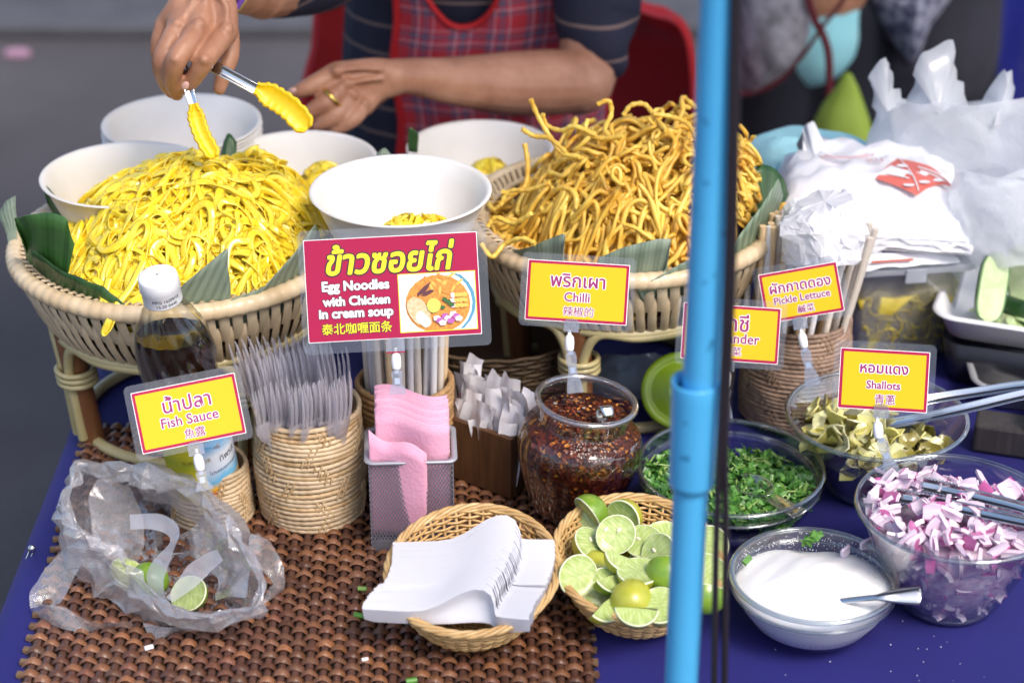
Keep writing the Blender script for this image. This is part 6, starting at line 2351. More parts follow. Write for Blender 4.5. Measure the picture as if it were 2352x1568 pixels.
cucumber('halved cucumber standing with its pale cut face forward in the foam tray', PY(2281, 660, ct.y - .03), .074, .0165, (.45, -.28, PI + .18))
cucumber('cucumber piece lying behind the halved one at the right edge', PY(2348, 640, ct.y + .0), .085, .016, (.9, .5, PI - .4))
cucumber('dark skinned cucumber piece lying skin up in the foam tray', PY(2345, 712, ct.y - .02), .06, .015, (1.3, 1.2, .4))
for k, (u, v) in enumerate(((2254, 716), (2268, 742), (2300, 752), (2332, 758), (2285, 728), (2352, 748))):
    mb = MB()
    mb.lathe([(.001, .0), (.0125, 0), (.0135, .0008), (.0135, .0022), (.0125, .003), (.001, .003)], 24)
    o = build(mb, 'cucumber_slice', [CFL], None, loc=P(u, v, .063) + Vector((0, 0, .004)), rot=(R.uniform(-.5, .3), R.uniform(-.5, .5), 0))
    tag(o, 'pale round cucumber slice on the floor of the foam tray', 'cucumber', 'cucumber slices in the foam tray')

# green lidded tub leaning behind the pole, bag of ice, perforated basket under the right tray
gl_ = Vector((PY(1562, 897, 1.69).x, 1.69, PY(1562, 897, 1.69).z))
tub = thing('lidded_tub', 'round plastic tub tipped on edge with its green lid forward, left of the blue pole', 'tub', gl_)
nrm = Vector((-.12, -.80, .58)).normalized()
tub.rotation_mode = 'QUATERNION'; tub.rotation_quaternion = Vector((0, 0, 1)).rotation_difference(nrm)
rg = px(90, gl_)
mb = MB(); mb.lathe([(.001, .0), (rg * .72, 0), (rg * .76, -.0012), (rg * .80, .0016), (rg * .95, .0018), (rg, 0), (rg * 1.01, -.004), (rg * .99, -.009), (rg * .9, -.009)], 56)
lid = build(mb, 'lid', M('green_lid', (.19, .30, .012), .35, sss=.1, coat=.2), tub)
mb = MB(); mb.slab(rrect(.022, .008, .002), .0, .0016)
build(mb, 'embossed_bar', M('bright_green_lid', (.27, .44, .02), .35), lid, smooth=False)
mb = MB(); mb.lathe([(rg * .93, -.009), (rg * .90, -.03), (rg * .84, -.045), (.001, -.046)], 48)
build(mb, 'body', M('pale_tub', (.55, .62, .42), .4, sss=.2), tub)
BAGB = clear('blue_white_bag', (.85, .92, .97), .15, .08, .5, .4, haze=.45, hazecol=(.62, .74, .84))
crumple('small_bag', 'small pale blue and white plastic bag behind the chilli jar', 'bag',
        bagrings([(1330, 1560, 915, 4, 0), (1326, 1570, 880, 5, 1), (1350, 1550, 840, 6, 2), (1390, 1520, 815, 6, 1)], 1.80, .04), BAGB, .007, 26, 26, closed_top=True)
pb = P(1140, 905)
pbk = thing('perforated_basket', 'dark brown basket with rows of small holes in the shade under the right tray', 'basket', (pb.x, 1.80, T + .002))
NB, NK = 44, 15
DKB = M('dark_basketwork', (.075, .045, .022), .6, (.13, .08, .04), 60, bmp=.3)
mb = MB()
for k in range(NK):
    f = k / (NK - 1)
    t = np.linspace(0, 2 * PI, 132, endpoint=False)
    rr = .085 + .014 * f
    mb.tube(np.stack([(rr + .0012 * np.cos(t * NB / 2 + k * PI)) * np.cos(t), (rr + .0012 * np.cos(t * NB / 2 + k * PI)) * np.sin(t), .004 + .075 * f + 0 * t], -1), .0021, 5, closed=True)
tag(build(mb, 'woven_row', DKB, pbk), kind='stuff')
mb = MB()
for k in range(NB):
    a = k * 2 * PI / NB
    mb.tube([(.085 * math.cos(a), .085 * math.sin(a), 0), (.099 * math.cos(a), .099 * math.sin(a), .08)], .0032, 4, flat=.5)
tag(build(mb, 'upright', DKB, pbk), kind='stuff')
mb = MB(); mb.lathe([(.001, .002), (.080, .002), (.0815, .004), (.0955, .078)], 48)
build(mb, 'lining', DARK_IN, pbk)

# ================================================================== CLEAR BAG OF LIME PEELS
BAGC = clear('clear_bag_film', (.93, .93, .96), .16, .08, .62, .5, haze=.20, hazecol=(.97, .96, 1), trl=.35, bmp=.25, bscale=26, bdist=.006, facet=True)
rim = [(182, 1062, .105), (250, 1058, .112), (340, 1072, .115), (430, 1094, .110), (505, 1165, .098), (560, 1235, .082), (590, 1300, .070), (585, 1370, .058), (560, 1402, .050), (470, 1404, .046), (380, 1378, .045),
       (300, 1318, .048), (245, 1270, .055), (200, 1235, .065), (165, 1200, .078), (158, 1130, .092)]
base_ring = [(235, 1180, .004), (290, 1160, .004), (350, 1160, .004), (410, 1180, .004), (470, 1220, .004), (510, 1270, .004), (530, 1320, .004), (530, 1380, .003), (500, 1430, .003), (440, 1440, .003), (370, 1430, .003), (290, 1400, .003), (240, 1370, .003), (215, 1330, .003), (205, 1280, .003), (210, 1220, .003)]
B3 = [P(*q) for q in base_ring]; R3 = [P(*q) for q in rim]
bc3 = sum(B3, Vector()) / len(B3)
mid_ = [b.lerp(r, .45) + (b - bc3).normalized() * .016 + Vector((0, 0, .004)) for b, r in zip(B3, R3)]
up3 = [m.lerp(r, .65) + (r - bc3).normalized() * .006 for m, r in zip(mid_, R3)]
inn = [bc3.lerp(b, .55) for b in B3]
inn0 = [bc3.lerp(b, .05) for b in B3]
lip = [r + (bc3 - r).normalized() * .006 + Vector((0, 0, -.006)) for r in R3]
bag = crumple('plastic_bag', 'open clear plastic bag of squeezed lime peels on the left of the mat', 'bag', [inn0, inn, B3, mid_, up3, R3, lip], BAGC, .0140, 24, 40, nu=44, nv=13, cell=.055, taut=True, facets=True)
# handles of that bag: two side flaps and an inner pleated strap


def flap(name, edge_a, edge_b, mat, par, amp=.003, seed=1, n=30, m=8):
    a, b = cat([P(*q) for q in edge_a], n), cat([P(*q) for q in edge_b], n)
    g = np.stack([a + (b - a) * f for f in np.linspace(0, 1, m)], 1)
    dn = np.cross(np.gradient(g, axis=0), np.gradient(g, axis=1)); dn /= np.linalg.norm(dn, axis=-1, keepdims=True) + 1e-9
    g = g + dn * (amp * (1 - 2 * worley(g, .026, seed) + .5 * vnoise(g * 14, seed, 2)))[..., None]
    g[..., 2] = np.maximum(g[..., 2], T + .003)
    mb = MB(); mb.grid(g)
    return build(mb, name, mat, par, world=par.location)


flap('handle', [(170, 1195, .07), (150, 1240, .050), (110, 1300, .026), (75, 1355, .012), (68, 1395, .004)], [(205, 1260, .05), (180, 1310, .030), (160, 1340, .02), (120, 1390, .008), (100, 1395, .004)], BAGC, bag, .004, 3)
flap('handle', [(68, 1390, .006), (110, 1385, .02), (170, 1400, .018), (230, 1425, .02), (300, 1420, .02)], [(70, 1400, .002), (120, 1430, .004), (180, 1450, .004), (240, 1445, .004), (310, 1440, .004)], BAGC, bag, .004, 5)
flap('handle', [(575, 1225, .075), (610, 1240, .060), (640, 1275, .042), (655, 1320, .03), (640, 1350, .012)], [(585, 1300, .06), (600, 1310, .045), (615, 1330, .03), (620, 1350, .015), (600, 1390, .006)], BAGC, bag, .004, 7)
flap('loose_corner', [(330, 1430, .010), (390, 1440, .012), (450, 1432, .014), (500, 1420, .02)], [(345, 1465, .003), (370, 1468, .003), (420, 1450, .004), (480, 1440, .004)], BAGC, bag, .002, 9)
flap('inner_fold', [(225, 1100, .085), (205, 1150, .075), (215, 1220, .060), (235, 1270, .048)], [(300, 1110, .070), (322, 1170, .055), (330, 1240, .035), (322, 1290, .020)], BAGC, bag, .0032, 21, 60, 24)
flap('inner_fold', [(300, 1075, .108), (380, 1095, .105), (450, 1130, .098), (520, 1190, .088)], [(330, 1150, .055), (390, 1165, .050), (450, 1200, .045), (500, 1250, .040)], BAGC, bag, .0032, 22, 60, 24)
flap('inner_fold', [(470, 1170, .080), (530, 1230, .074), (570, 1300, .064), (560, 1370, .052)], [(430, 1230, .040), (470, 1290, .032), (500, 1330, .028), (490, 1375, .024)], BAGC, bag, .0032, 23, 60, 24)
flap('outer_fold', [(160, 1190, .070), (215, 1250, .060), (300, 1325, .050), (400, 1390, .046), (520, 1408, .048)], [(185, 1260, .020), (225, 1340, .010), (300, 1405, .006), (400, 1440, .005), (520, 1432, .006)], BAGC, bag, .0030, 24, 80, 20)
BAGS = clear('pleated_strap_film', (.93, .93, .96), .16, .08, .5, .4, haze=.38, hazecol=(.82, .82, .92), trl=.4)
flap('strap', [(297, 1180, .075), (340, 1178, .078), (385, 1186, .080), (412, 1215, .076), (395, 1270, .066), (375, 1330, .050), (380, 1378, .045)],
     [(300, 1215, .070), (345, 1215, .072), (380, 1225, .070), (390, 1245, .066), (352, 1290, .050), (338, 1335, .040), (372, 1385, .040)], BAGS, bag, .0012, 11, 60, 6)
flap('strap', [(382, 1372, .046), (420, 1320, .052), (470, 1270, .060), (500, 1262, .066)], [(398, 1384, .044), (450, 1350, .048), (500, 1310, .056), (520, 1290, .062)], BAGS, bag, .003, 13)
for (u, v, h, ki, pe, nr, lab) in ((296, 1314, .020, 'half', 1, (.5, -.2, .8), 'squeezed pale lime half in the clear bag, leftmost of the three'), (345, 1330, .018, 'half', 0, (.1, .9, -.3), 'green lime peel dome in the clear bag under the pleated strap'),
                                   (432, 1362, .018, 'half', 0, (-.3, -.6, .7), 'squeezed lime half with torn flesh, nearest the front in the clear bag')):
    nq = Vector((0, 0, 1)).rotation_difference(Vector(nr).normalized()).to_matrix()
    tag(put('lime_piece', lime_mesh(ki, pe, 0), None, P(u, v, h), nq.to_euler()), lab, 'lime', 'squeezed limes in the clear bag')

# crumbs on the mat
for (u, v, s, nm, mi, lab) in ((832, 1352, .0075, 'onion_bit', GREENS[2], 'pale green spring onion bit on the mat, nearer the straw basket'), (824, 1413, .0085, 'onion_bit', GREENS[0], 'dark green spring onion bit on the mat left of the spoons'),
                               (342, 1487, .007, 'rice_bit', WHITE_INK, 'small white crumb on the mat below the clear bag'), (838, 1514, .005, 'rice_bit', WHITE_INK, 'tiny white crumb at the front of the mat'), (945, 1563, .009, 'onion_bit', GREENS[0], 'green onion bit at the very front edge of the mat')):
    mb = MB(); mb.tube([(-s / 2, 0, 0), (s / 2, .001, 0)], s * .3, 8)
    tag(build(mb, nm, mi, None, loc=P(u, v, .0085), rot=(0, 0, R.uniform(-1, 1))), lab, 'food crumb')

mb = MB()
for k in range(26):
    p = P(R.uniform(1690, 2330), R.uniform(1400, 1567), .0012)
    s = R.uniform(.0003, .0009)
    mb.box((p.x, p.y, p.z + .0008), (s, s, s * .7))
tag(build(mb, 'sugar_grains', SUG, None, smooth=False), 'spilled white sugar grains on the blue cloth in front of the sugar bowl', 'sugar', None, 'stuff')

# ================================================================== PEOPLE
def skin_mat():
    m, t, b = newmat('skin')
    v = coords(t)
    c = ramp(t, noise(t, v, 26, 5, .6), [(.25, (.32, .135, .075)), (.5, (.43, .205, .12)), (.75, (.52, .265, .17))])
    t.links.new(c, b.inputs['Base Color'])
    b.inputs['Roughness'].default_value = .42
    b.inputs['Subsurface Weight'].default_value = .08
    b.inputs['Subsurface Radius'].default_value = (1, .35, .2)
    b.inputs['Subsurface Scale'].default_value = .006
    bump(t, b, noise(t, v, 170, 5, .7), .6, .0012)
    return m


SKIN = skin_mat()


def capsules(mb, chain, n=14):
    """chain of (point, radius): a tapering limb with round ends"""
    p = [Vector(q[0]) for q in chain]; r = [q[1] for q in chain]
    g = cat([list(a) + [b] for a, b in zip(p, r)], max(8, 7 * len(p)))
    mb.tube(g[:, :3], np.maximum(g[:, 3], .002), n)
    mb.ball(p[0], r[0], 14, 10); mb.ball(p[-1], r[-1], 14, 10)


def remeshed(mb, name, mat, parent, world, voxel, smooth=6):
    o = build(mb, name, mat, parent, world=world)
    m = o.modifiers.new('r', 'REMESH'); m.mode = 'VOXEL'; m.voxel_size = voxel; m.use_smooth_shade = True
    s = o.modifiers.new('s', 'SMOOTH'); s.factor, s.iterations = .5, smooth
    dg = bpy.context.evaluated_depsgraph_get()
    me = bpy.data.meshes.new_from_object(o.evaluated_get(dg))
    old = o.data
    o.modifiers.clear(); o.data = me; me.name = name
    me.materials.clear(); me.materials.append(mat)
    for pl in me.polygons: pl.use_smooth = True
    bpy.data.meshes.remove(old)
    return o


def Q(u, v, y, r):
    p = PY(u, v, y)
    return (p, px(r, p))


vend = thing('person', 'stall vendor in striped navy shirt and red plaid apron, holding yellow tipped tongs', 'person', (-.055, 2.45, 0))
VL = vend.location
body = MB()
# her left arm (right in view): forearm lying across, hand behind the middle bowl
capsules(body, [Q(1345, -60, 2.30, 62), Q(1352, 60, 2.27, 66), Q(1350, 150, 2.24, 72), Q(1330, 188, 2.22, 78)])
capsules(body, [Q(1345, 190, 2.22, 66), Q(1270, 190, 2.20, 76), Q(1160, 192, 2.17, 72), Q(1040, 186, 2.13, 55), Q(950, 176, 2.10, 43), Q(900, 176, 2.085, 41)], 18)
for (u, v, r) in ((778, 170, 29), (796, 196, 30), (814, 222, 29), (838, 242, 25)):
    capsules(body, [Q(905, 178 + (v - 200) * .25, 2.085, 33), Q(860, 182 + (v - 200) * .55, 2.075, 33), Q(u, v, 2.06, r)])
for ch in ([(774, 168, 2.058, 27), (730, 190, 2.045, 23), (696, 206, 2.04, 19), (674, 214, 2.04, 14)],
           [(790, 194, 2.055, 27), (756, 230, 2.035, 24), (724, 250, 2.03, 20), (704, 262, 2.03, 15)],
           [(808, 222, 2.055, 26), (778, 260, 2.035, 23), (747, 280, 2.03, 19), (728, 290, 2.03, 14)],
           [(834, 242, 2.055, 23), (812, 272, 2.035, 20), (786, 294, 2.03, 14), (768, 300, 2.03, 11)],
           [(870, 215, 2.11, 24), (820, 255, 2.10, 21), (770, 280, 2.09, 17)]):
    capsules(body, [Q(*c) for c in ch])
for (u, v, r) in ((774, 164, 15), (796, 192, 15), (812, 218, 14), (838, 237, 12)):      # knuckles
    body.ball(PY(u, v, 2.045), px(r, PY(u, v, 2.05)), 10, 8)
for (a, b_) in (((880, 160), (790, 160)), ((880, 180), (805, 192))):                    # tendons
    capsules(body, [Q(a[0], a[1], 2.058, 7), Q((a[0] + b_[0]) / 2, (a[1] + b_[1]) / 2 - 3, 2.052, 7), Q(b_[0], b_[1], 2.045, 6)], 8)
# her right arm (left in view): wrist above the noodles, forearm going back to the right
capsules(body, [Q(860, -150, 2.36, 80), Q(760, -60, 2.26, 72), Q(660, -30, 2.12, 66), Q(600, -12, 2.03, 58)])
capsules(body, [Q(600, -12, 2.03, 54), Q(545, -18, 1.95, 50), Q(498, -26, 1.87, 46), Q(468, -22, 1.815, 46)], 16)
MC = [((518, 72), 31, 1.780), ((456, 62), 30, 1.770), ((408, 58), 28, 1.777), ((376, 58), 23, 1.792)]
for (u, v), r, y in MC:
    capsules(body, [Q(466 + (u - 446) * .38, -22, 1.81, 33), Q(464 + (u - 446) * .70, 14, 1.792, 31), Q(u, v, y, r)])
for ch in ([(518, 76, 1.778, 29), (494, 108, 1.755, 25), (470, 140, 1.740, 24.5), (449, 174, 1.744, 21), (428, 203, 1.750, 17)],
           [(456, 66, 1.768, 28), (430, 102, 1.744, 25), (405, 138, 1.734, 26), (394, 182, 1.744, 22), (406, 216, 1.758, 17)],
           [(410, 60, 1.775, 26), (388, 100, 1.757, 23), (370, 142, 1.750, 22), (378, 186, 1.764, 19), (394, 214, 1.776, 14)],
           [(376, 60, 1.79, 22), (364, 96, 1.784, 19), (364, 130, 1.784, 18), (374, 160, 1.795, 15)],
           [(508, 30, 1.815, 34), (522, 84, 1.805, 29), (528, 124, 1.795, 23), (516, 162, 1.786, 21), (504, 204, 1.779, 16)]):
    capsules(body, [Q(*c) for c in ch])
capsules(body, [Q(498, 82, 1.795, 26), Q(440, 78, 1.785, 26), Q(396, 78, 1.79, 22)])
for (u, v, y, r) in ((520, 68, 1.768, 17), (456, 58, 1.759, 17), (408, 55, 1.766, 15), (470, 137, 1.733, 15), (404, 135, 1.727, 15)):
    body.ball(PY(u, v, y), px(r, PY(u, v, y)), 10, 8)
for (u, v), r, y in MC[:3]:
    capsules(body, [Q(466 + (u - 446) * .5, -10, 1.782, 6), Q(464 + (u - 446) * .8, 20, 1.777, 7), Q(u, v - 4, y - .012, 6)], 8)
# trunk, neck and head above the picture, legs on the chair
capsules(body, [(Vector((-.055, 2.52, .56)), .11), (Vector((-.055, 2.47, .80)), .105), (Vector((-.055, 2.41, 1.02)), .10)], 20)
capsules(body, [PY(1345, -60, 2.30).to_tuple() and (PY(1345, -60, 2.30), .05), (Vector((.08, 2.38, 1.08)), .055), (Vector((-.055, 2.42, 1.07)), .06), (Vector((-.17, 2.38, 1.07)), .055), (PY(860, -150, 2.36), .05)])
capsules(body, [(Vector((-.055, 2.41, 1.08)), .055), (Vector((-.055, 2.37, 1.18)), .050)])
body.ball((-.055, 2.345, 1.285), (.075, .092, .108), 24, 18)
body.ball((-.055, 2.315, 1.225), (.052, .062, .058), 18, 12)
capsules(body, [(Vector((-.055, 2.258, 1.295)), .008), (Vector((-.055, 2.246, 1.270)), .013)])
for s in (-1, 1):
    body.ball((-.055 + s * .076, 2.35, 1.28), (.010, .020, .030), 10, 8)
    capsules(body, [(Vector((-.055 + s * .08, 2.52, .53)), .085), (Vector((-.055 + s * .17, 2.30, .52)), .065), (Vector((-.055 + s * .16, 2.26, .49)), .055), (Vector((-.055 + s * .15, 2.30, .10)), .040), (Vector((-.055 + s * .15, 2.30, .045)), .035)])
    capsules(body, [(Vector((-.055 + s * .15, 2.32, .035)), .033), (Vector((-.055 + s * .15, 2.22, .024)), .024)])
remeshed(body, 'body', SKIN, vend, VL, .0020, 7)
NAIL = M('finger_nail', (.62, .36, .30), .25, coat=.4)


def nail(u, v, y, rx, ry, du, dv):
    c = PY(u, v, y); a = (PY(u + du, v + dv, y) - c).normalized(); nn = (CAMP - c).normalized(); b_ = nn.cross(a).normalized()
    mb = MB()
    k = px(1, c)
    mb.grid(np.array([[c + a * (ry * k * q * math.cos(t)) + b_ * (rx * k * q * math.sin(t)) + nn * (.0016 * (1 - .8 * q * q)) for q in (.03, .5, .8, 1)] for t in np.linspace(0, 2 * PI, 16, endpoint=False)]), cu=True)
    build(mb, 'finger_nail', NAIL, vend, world=VL)


nail(426, 197, 1.7335, 8, 11, -.5, .9)
nail(672, 208, 2.026, 6, 9, -.9, .3)
# gold ring, bracelet
gc, gr_ = Q(763, 224, 2.038, 26)
axr = (PY(735, 250, 2.033) - gc).normalized(); e1 = axr.orthogonal().normalized(); e2 = axr.cross(e1)
mb = MB(); mb.tube([gc + e1 * gr_ * math.cos(t) + e2 * gr_ * math.sin(t) for t in np.linspace(0, 2 * PI, 28, endpoint=False)], .0026, 8, closed=True, flat=1)
build(mb, 'finger_ring', M('gold', (.75, .48, .12), .22, metal=1), vend, world=VL)
bc1, br1 = Q(508, -22, 1.885, 52)
axb = (PY(560, -18, 1.96) - bc1).normalized(); e1 = axb.orthogonal().normalized(); e2 = axb.cross(e1)
for k, (cc, off) in enumerate((((.16, .06, .42), 0), ((.55, .45, .08), .006))):
    mb = MB(); mb.tube([bc1 + axb * off + e1 * br1 * math.cos(t) + e2 * br1 * math.sin(t) for t in np.linspace(0, 2 * PI, 36, endpoint=False)], .0036 * (1 + .15 * np.sin(np.arange(36) * 2.1)), 6, closed=True)
    build(mb, 'bracelet', M('bracelet_' + ('violet', 'yellow')[k], cc, .5), vend, world=VL)

# shirt
def shirt_mat():
    m, t, b = newmat('striped_navy_shirt')
    v = coords(t)
    dn = t.nodes.new('ShaderNodeMix'); dn.data_type = 'VECTOR'
    sx = t.nodes.new('ShaderNodeSeparateXYZ'); t.links.new(v, sx.inputs[0])
    ad = t.nodes.new('ShaderNodeMath'); ad.operation = 'MULTIPLY_ADD'; ad.inputs[1].default_value = .010
    t.links.new(noise(t, v, 6, 2), ad.inputs[0]); t.links.new(sx.outputs[2], ad.inputs[2])
    ml = t.nodes.new('ShaderNodeMath'); ml.operation = 'MULTIPLY'; ml.inputs[1].default_value = 27
    fr = t.nodes.new('ShaderNodeMath'); fr.operation = 'FRACT'
    t.links.new(ad.outputs[0], ml.inputs[0]); t.links.new(ml.outputs[0], fr.inputs[0])
    c = ramp(t, fr.outputs[0], [(.0, (.012, .012, .030)), (.80, (.013, .013, .034)), (.82, (.16, .10, .09)), (.90, (.22, .15, .13)), (.92, (.012, .012, .030))])
    t.links.new(c, b.inputs['Base Color'])
    b.inputs['Roughness'].default_value = .85
    bump(t, b, noise(t, v, 14, 4), .5, .01)
    return m


sh = MB()
capsules(sh, [(Vector((-.055, 2.53, .56)), .125), (Vector((-.055, 2.48, .80)), .122), (Vector((-.055, 2.42, 1.02)), .112)], 22)
for s in (-1, 1):
    capsules(sh, [(Vector((-.055 + s * .05, 2.50, .62)), .115), (Vector((-.055 + s * .055, 2.45, .85)), .112), (Vector((-.055 + s * .06, 2.42, 1.03)), .088)], 18)
capsules(sh, [(Vector((-.055, 2.42, 1.06)), .085), (Vector((.06, 2.38, 1.07)), .075), Q(1330, -110, 2.31, 92), Q(1368, -20, 2.29, 104), Q(1372, 60, 2.265, 96), Q(1388, 110, 2.24, 66), Q(1402, 142, 2.235, 44)], 20)
capsules(sh, [(Vector((-.055, 2.42, 1.06)), .085), (Vector((-.16, 2.38, 1.07)), .075), Q(850, -150, 2.34, 95), Q(750, -70, 2.24, 92), Q(660, -42, 2.13, 84), Q(616, -28, 2.07, 72)], 20)
remeshed(sh, 'shirt', shirt_mat(), vend, VL, .006, 4)


def plaid():
    m, t, b = newmat('red_plaid')
    v = coords(t)
    uv = t.nodes.new('ShaderNodeUVMap')
    sx = t.nodes.new('ShaderNodeSeparateXYZ'); t.links.new(uv.outputs[0], sx.inputs[0])

    def bands(o, stops):
        f = t.nodes.new('ShaderNodeMath'); f.operation = 'FRACT'
        t.links.new(o, f.inputs[0])
        r = ramp(t, f.outputs[0], stops)
        r.node.color_ramp.interpolation = 'CONSTANT'
        return r
    k = 0.0
    st_ = [(0, (.52, .030, .045)), (.30, (.15, .09, .15)), (.44, (.58, .04, .06)), (.47, (.62, .56, .66)), (.505, (.58, .04, .06)), (.60, (.14, .10, .17)), (.78, (.52, .030, .045)), (.86, (.60, .54, .64)), (.89, (.52, .030, .045))]
    mx = t.nodes.new('ShaderNodeMix'); mx.data_type = 'RGBA'; mx.inputs[0].default_value = .5
    t.links.new(bands(sx.outputs[0], st_), mx.inputs[6]); t.links.new(bands(sx.outputs[1], st_), mx.inputs[7])
    t.links.new(mx.outputs[2], b.inputs['Base Color'])
    b.inputs['Roughness'].default_value = .85
    bump(t, b, noise(t, v, 12, 3), .4, .008)
    return m


# apron: bib with a scooped neck over the front of the shirt, straps, red binding
def front_y(x, z):
    f = (z - .56) / .5
    cy = 2.515 - .10 * f
    d = (x + .055) / .176
    return cy - .118 * math.sqrt(max(.05, 1 - d * d)) - .016


AX = -.055
rows = []
nx_ = 41
xs_ = np.linspace(-.142, .118, nx_)


def neck_z(x):
    d = (x + .062) / .072
    return .965 + .13 * (d * d) ** 1.1 if abs(d) < 1 else 1.095


g = np.zeros((nx_, 26, 3)); uv = np.zeros((nx_, 26, 2))
for i, x in enumerate(xs_):
    zt = min(neck_z(x), 1.09)
    for j in range(26):
        f = j / 25
        z = .50 + (zt - .50) * f
        zz = max(z, .56)
        g[i, j] = (x + .004 * math.sin(z * 40), front_y(x, zz) + .004 * math.sin(x * 70 + z * 12), z)
        uv[i, j] = (x / .046, z / .046)
mb = MB(); mb.grid(g, uv=uv)
ap = build(mb, 'apron', plaid(), vend, world=VL)
solid(ap, .0018)
BIND = M('red_binding', (.52, .012, .016), .7)
for pts_ in ([g[i, -1] + (0, -.003, 0) for i in range(nx_)], [g[0, j] + (-.001, -.002, 0) for j in range(26)], [g[-1, j] + (.001, -.002, 0) for j in range(26)]):
    mb = MB(); mb.tube(pts_, .0046, 8, flat=.6)
    build(mb, 'binding', BIND, vend, world=VL)
mb = MB(); ribbon(mb, [PY(815, -30, 2.50), PY(826, 40, 2.50), PY(842, 100, 2.48), PY(846, 135, 2.47)], .016, .0015, nrm=(0, -1, .3))
build(mb, 'apron_tie', M('pale_pink_tie', (.62, .40, .40), .8), vend, world=VL)
# trousers, shoes, hair, eyes, mouth (above / below the picture)
tr = MB()
for s in (-1, 1):
    capsules(tr, [(Vector((-.055 + s * .07, 2.53, .53)), .105), (Vector((-.055 + s * .17, 2.30, .525)), .080), (Vector((-.055 + s * .16, 2.26, .49)), .070), (Vector((-.055 + s * .15, 2.30, .13)), .058)])
remeshed(tr, 'trousers', M('black_trousers', (.012, .012, .016), .9), vend, VL, .008, 4)
hr = MB(); hr.ball((-.055, 2.365, 1.305), (.084, .096, .105), 24, 16); hr.ball((-.055, 2.475, 1.30), (.04, .036, .04), 16, 12)
build(hr, 'hair', M('black_hair', (.010, .008, .007), .4, bmp=.6, bscale=90), vend, world=VL)
for s in (-1, 1):
    mb = MB(); mb.ball((-.055 + s * .030, 2.266, 1.296), (.011, .006, .006), 12, 8)
    build(mb, 'eye', M('eye_dark', (.03, .02, .015), .2), vend, world=VL)
mb = MB(); mb.ball((-.055, 2.257, 1.232), (.020, .006, .006), 14, 8)
build(mb, 'mouth', M('lips', (.35, .10, .09), .4), vend, world=VL)

# yellow tipped tongs in her right hand
tg = thing('noodle_tongs', 'steel tongs with scalloped yellow tips held over the soft noodles', 'tongs', PY(440, 160, 1.75))
tl = tg.location
YT = M('yellow_silicone', (.86, .56, .004), .4, sss=.1)
for (sp_, sw, tp_, side, w_) in (([(408, 95, 1.775), (424, 160, 1.755), (436, 214, 1.742), (448, 254, 1.735)], .0042, [(444, 238, 1.736), (452, 275, 1.731), (466, 315, 1.722), (494, 362, 1.712)], (.9, .25, .2), .0062),
                                 ([(412, 96, 1.78), (450, 130, 1.765), (500, 158, 1.752), (560, 190, 1.745), (604, 214, 1.742)], .0050, [(588, 202, 1.743), (626, 222, 1.740), (668, 250, 1.733), (708, 296, 1.724)], (.35, .35, .9), .0098)):
    mb = MB(); steel_arm(mb, [PY(*q) for q in sp_], sw, side)
    solid(build(mb, 'arm', STEEL, tg, world=tl), .0010)
    mb = MB()
    g_ = cat([PY(*q) for q in tp_], 45)
    t = np.gradient(g_, axis=0); t /= np.linalg.norm(t, axis=1, keepdims=True)
    sd = np.array(side, float)[None] - t * (t @ np.array(side, float))[:, None]; sd /= np.linalg.norm(sd, axis=1, keepdims=True)
    nn = np.cross(sd, t)
    rows_ = []
    for i in range(45):
        f = i / 44
        ww = w_ * (.55 if f < .10 else min(1, .62 + (f - .10) * 2.2)) * (1 - max(0, f - .82) ** 2 * 18)
        ww += .0016 * abs(math.sin(f * 26)) * (f > .18) * (f < .97)
        rows_.append([g_[i] + sd[i] * ww * x - nn[i] * .004 * (abs(x) ** 2) for x in (-1, -.8, -.4, 0, .4, .8, 1)])
    mb.grid(np.array(rows_))
    solid(build(mb, 'silicone_tip', YT, tg, world=tl), .0028)
mb = MB(); mb.ball(PY(408, 92, 1.775), (.008, .008, .010), 12, 8)
build(mb, 'hinge', STEEL, tg, world=tl)

# red chair behind her
RED = M('red_chair_cover', (.52, .010, .014), .75, (.62, .014, .02), 8, bmp=.3, bscale=18)
ch = thing('chair', 'red covered chair behind the vendor', 'chair', (-.02, 2.78, 0))
CL = ch.location
poly = [(690, 420), (697, 190), (722, 80), (748, -60), (900, -110), (1250, -70), (1480, 5), (1545, 18), (1576, 45), (1590, 100), (1597, 220), (1600, 420)]
pp = cat([PY(u, v, 2.78) for u, v in poly], 60)
mb = MB()
zc_ = np.array((-.02, 2.78, .90))
rings_ = []
for s, dy in ((.96, -.028), (1, -.018), (1, .018), (.96, .028)):
    rings_.append(zc_ + (pp - zc_) * s + np.array((0, dy, 0)))
gg = np.stack(rings_, 1)
gg[..., 1] -= .18 * ((gg[..., 0] + .02) / .27) ** 2 * .25
b0 = mb.n; mb.grid(gg, cu=True)
mb.f.append([b0 + i * 4 for i in range(60)]); mb.mi.append(0); mb.f.append([b0 + i * 4 + 3 for i in range(60)][::-1]); mb.mi.append(0)
build(mb, 'backrest', RED, ch, world=CL)
mb = MB(); mb.slab(rrect(.46, .42, .05), .41, .455); mb.xf(Matrix.Translation((0, -.22, 0)))
bevel(build(mb, 'seat', RED, ch, smooth=False), .012)
for sx in (-1, 1):
    for sy in (-.40, -.03):
        mb = MB(); mb.tube([(sx * .2, sy, .41), (sx * .22, sy + (.03 if sy > -.2 else -.02), 0)], .014, 10)
        build(mb, 'leg', GREY_METAL, ch)

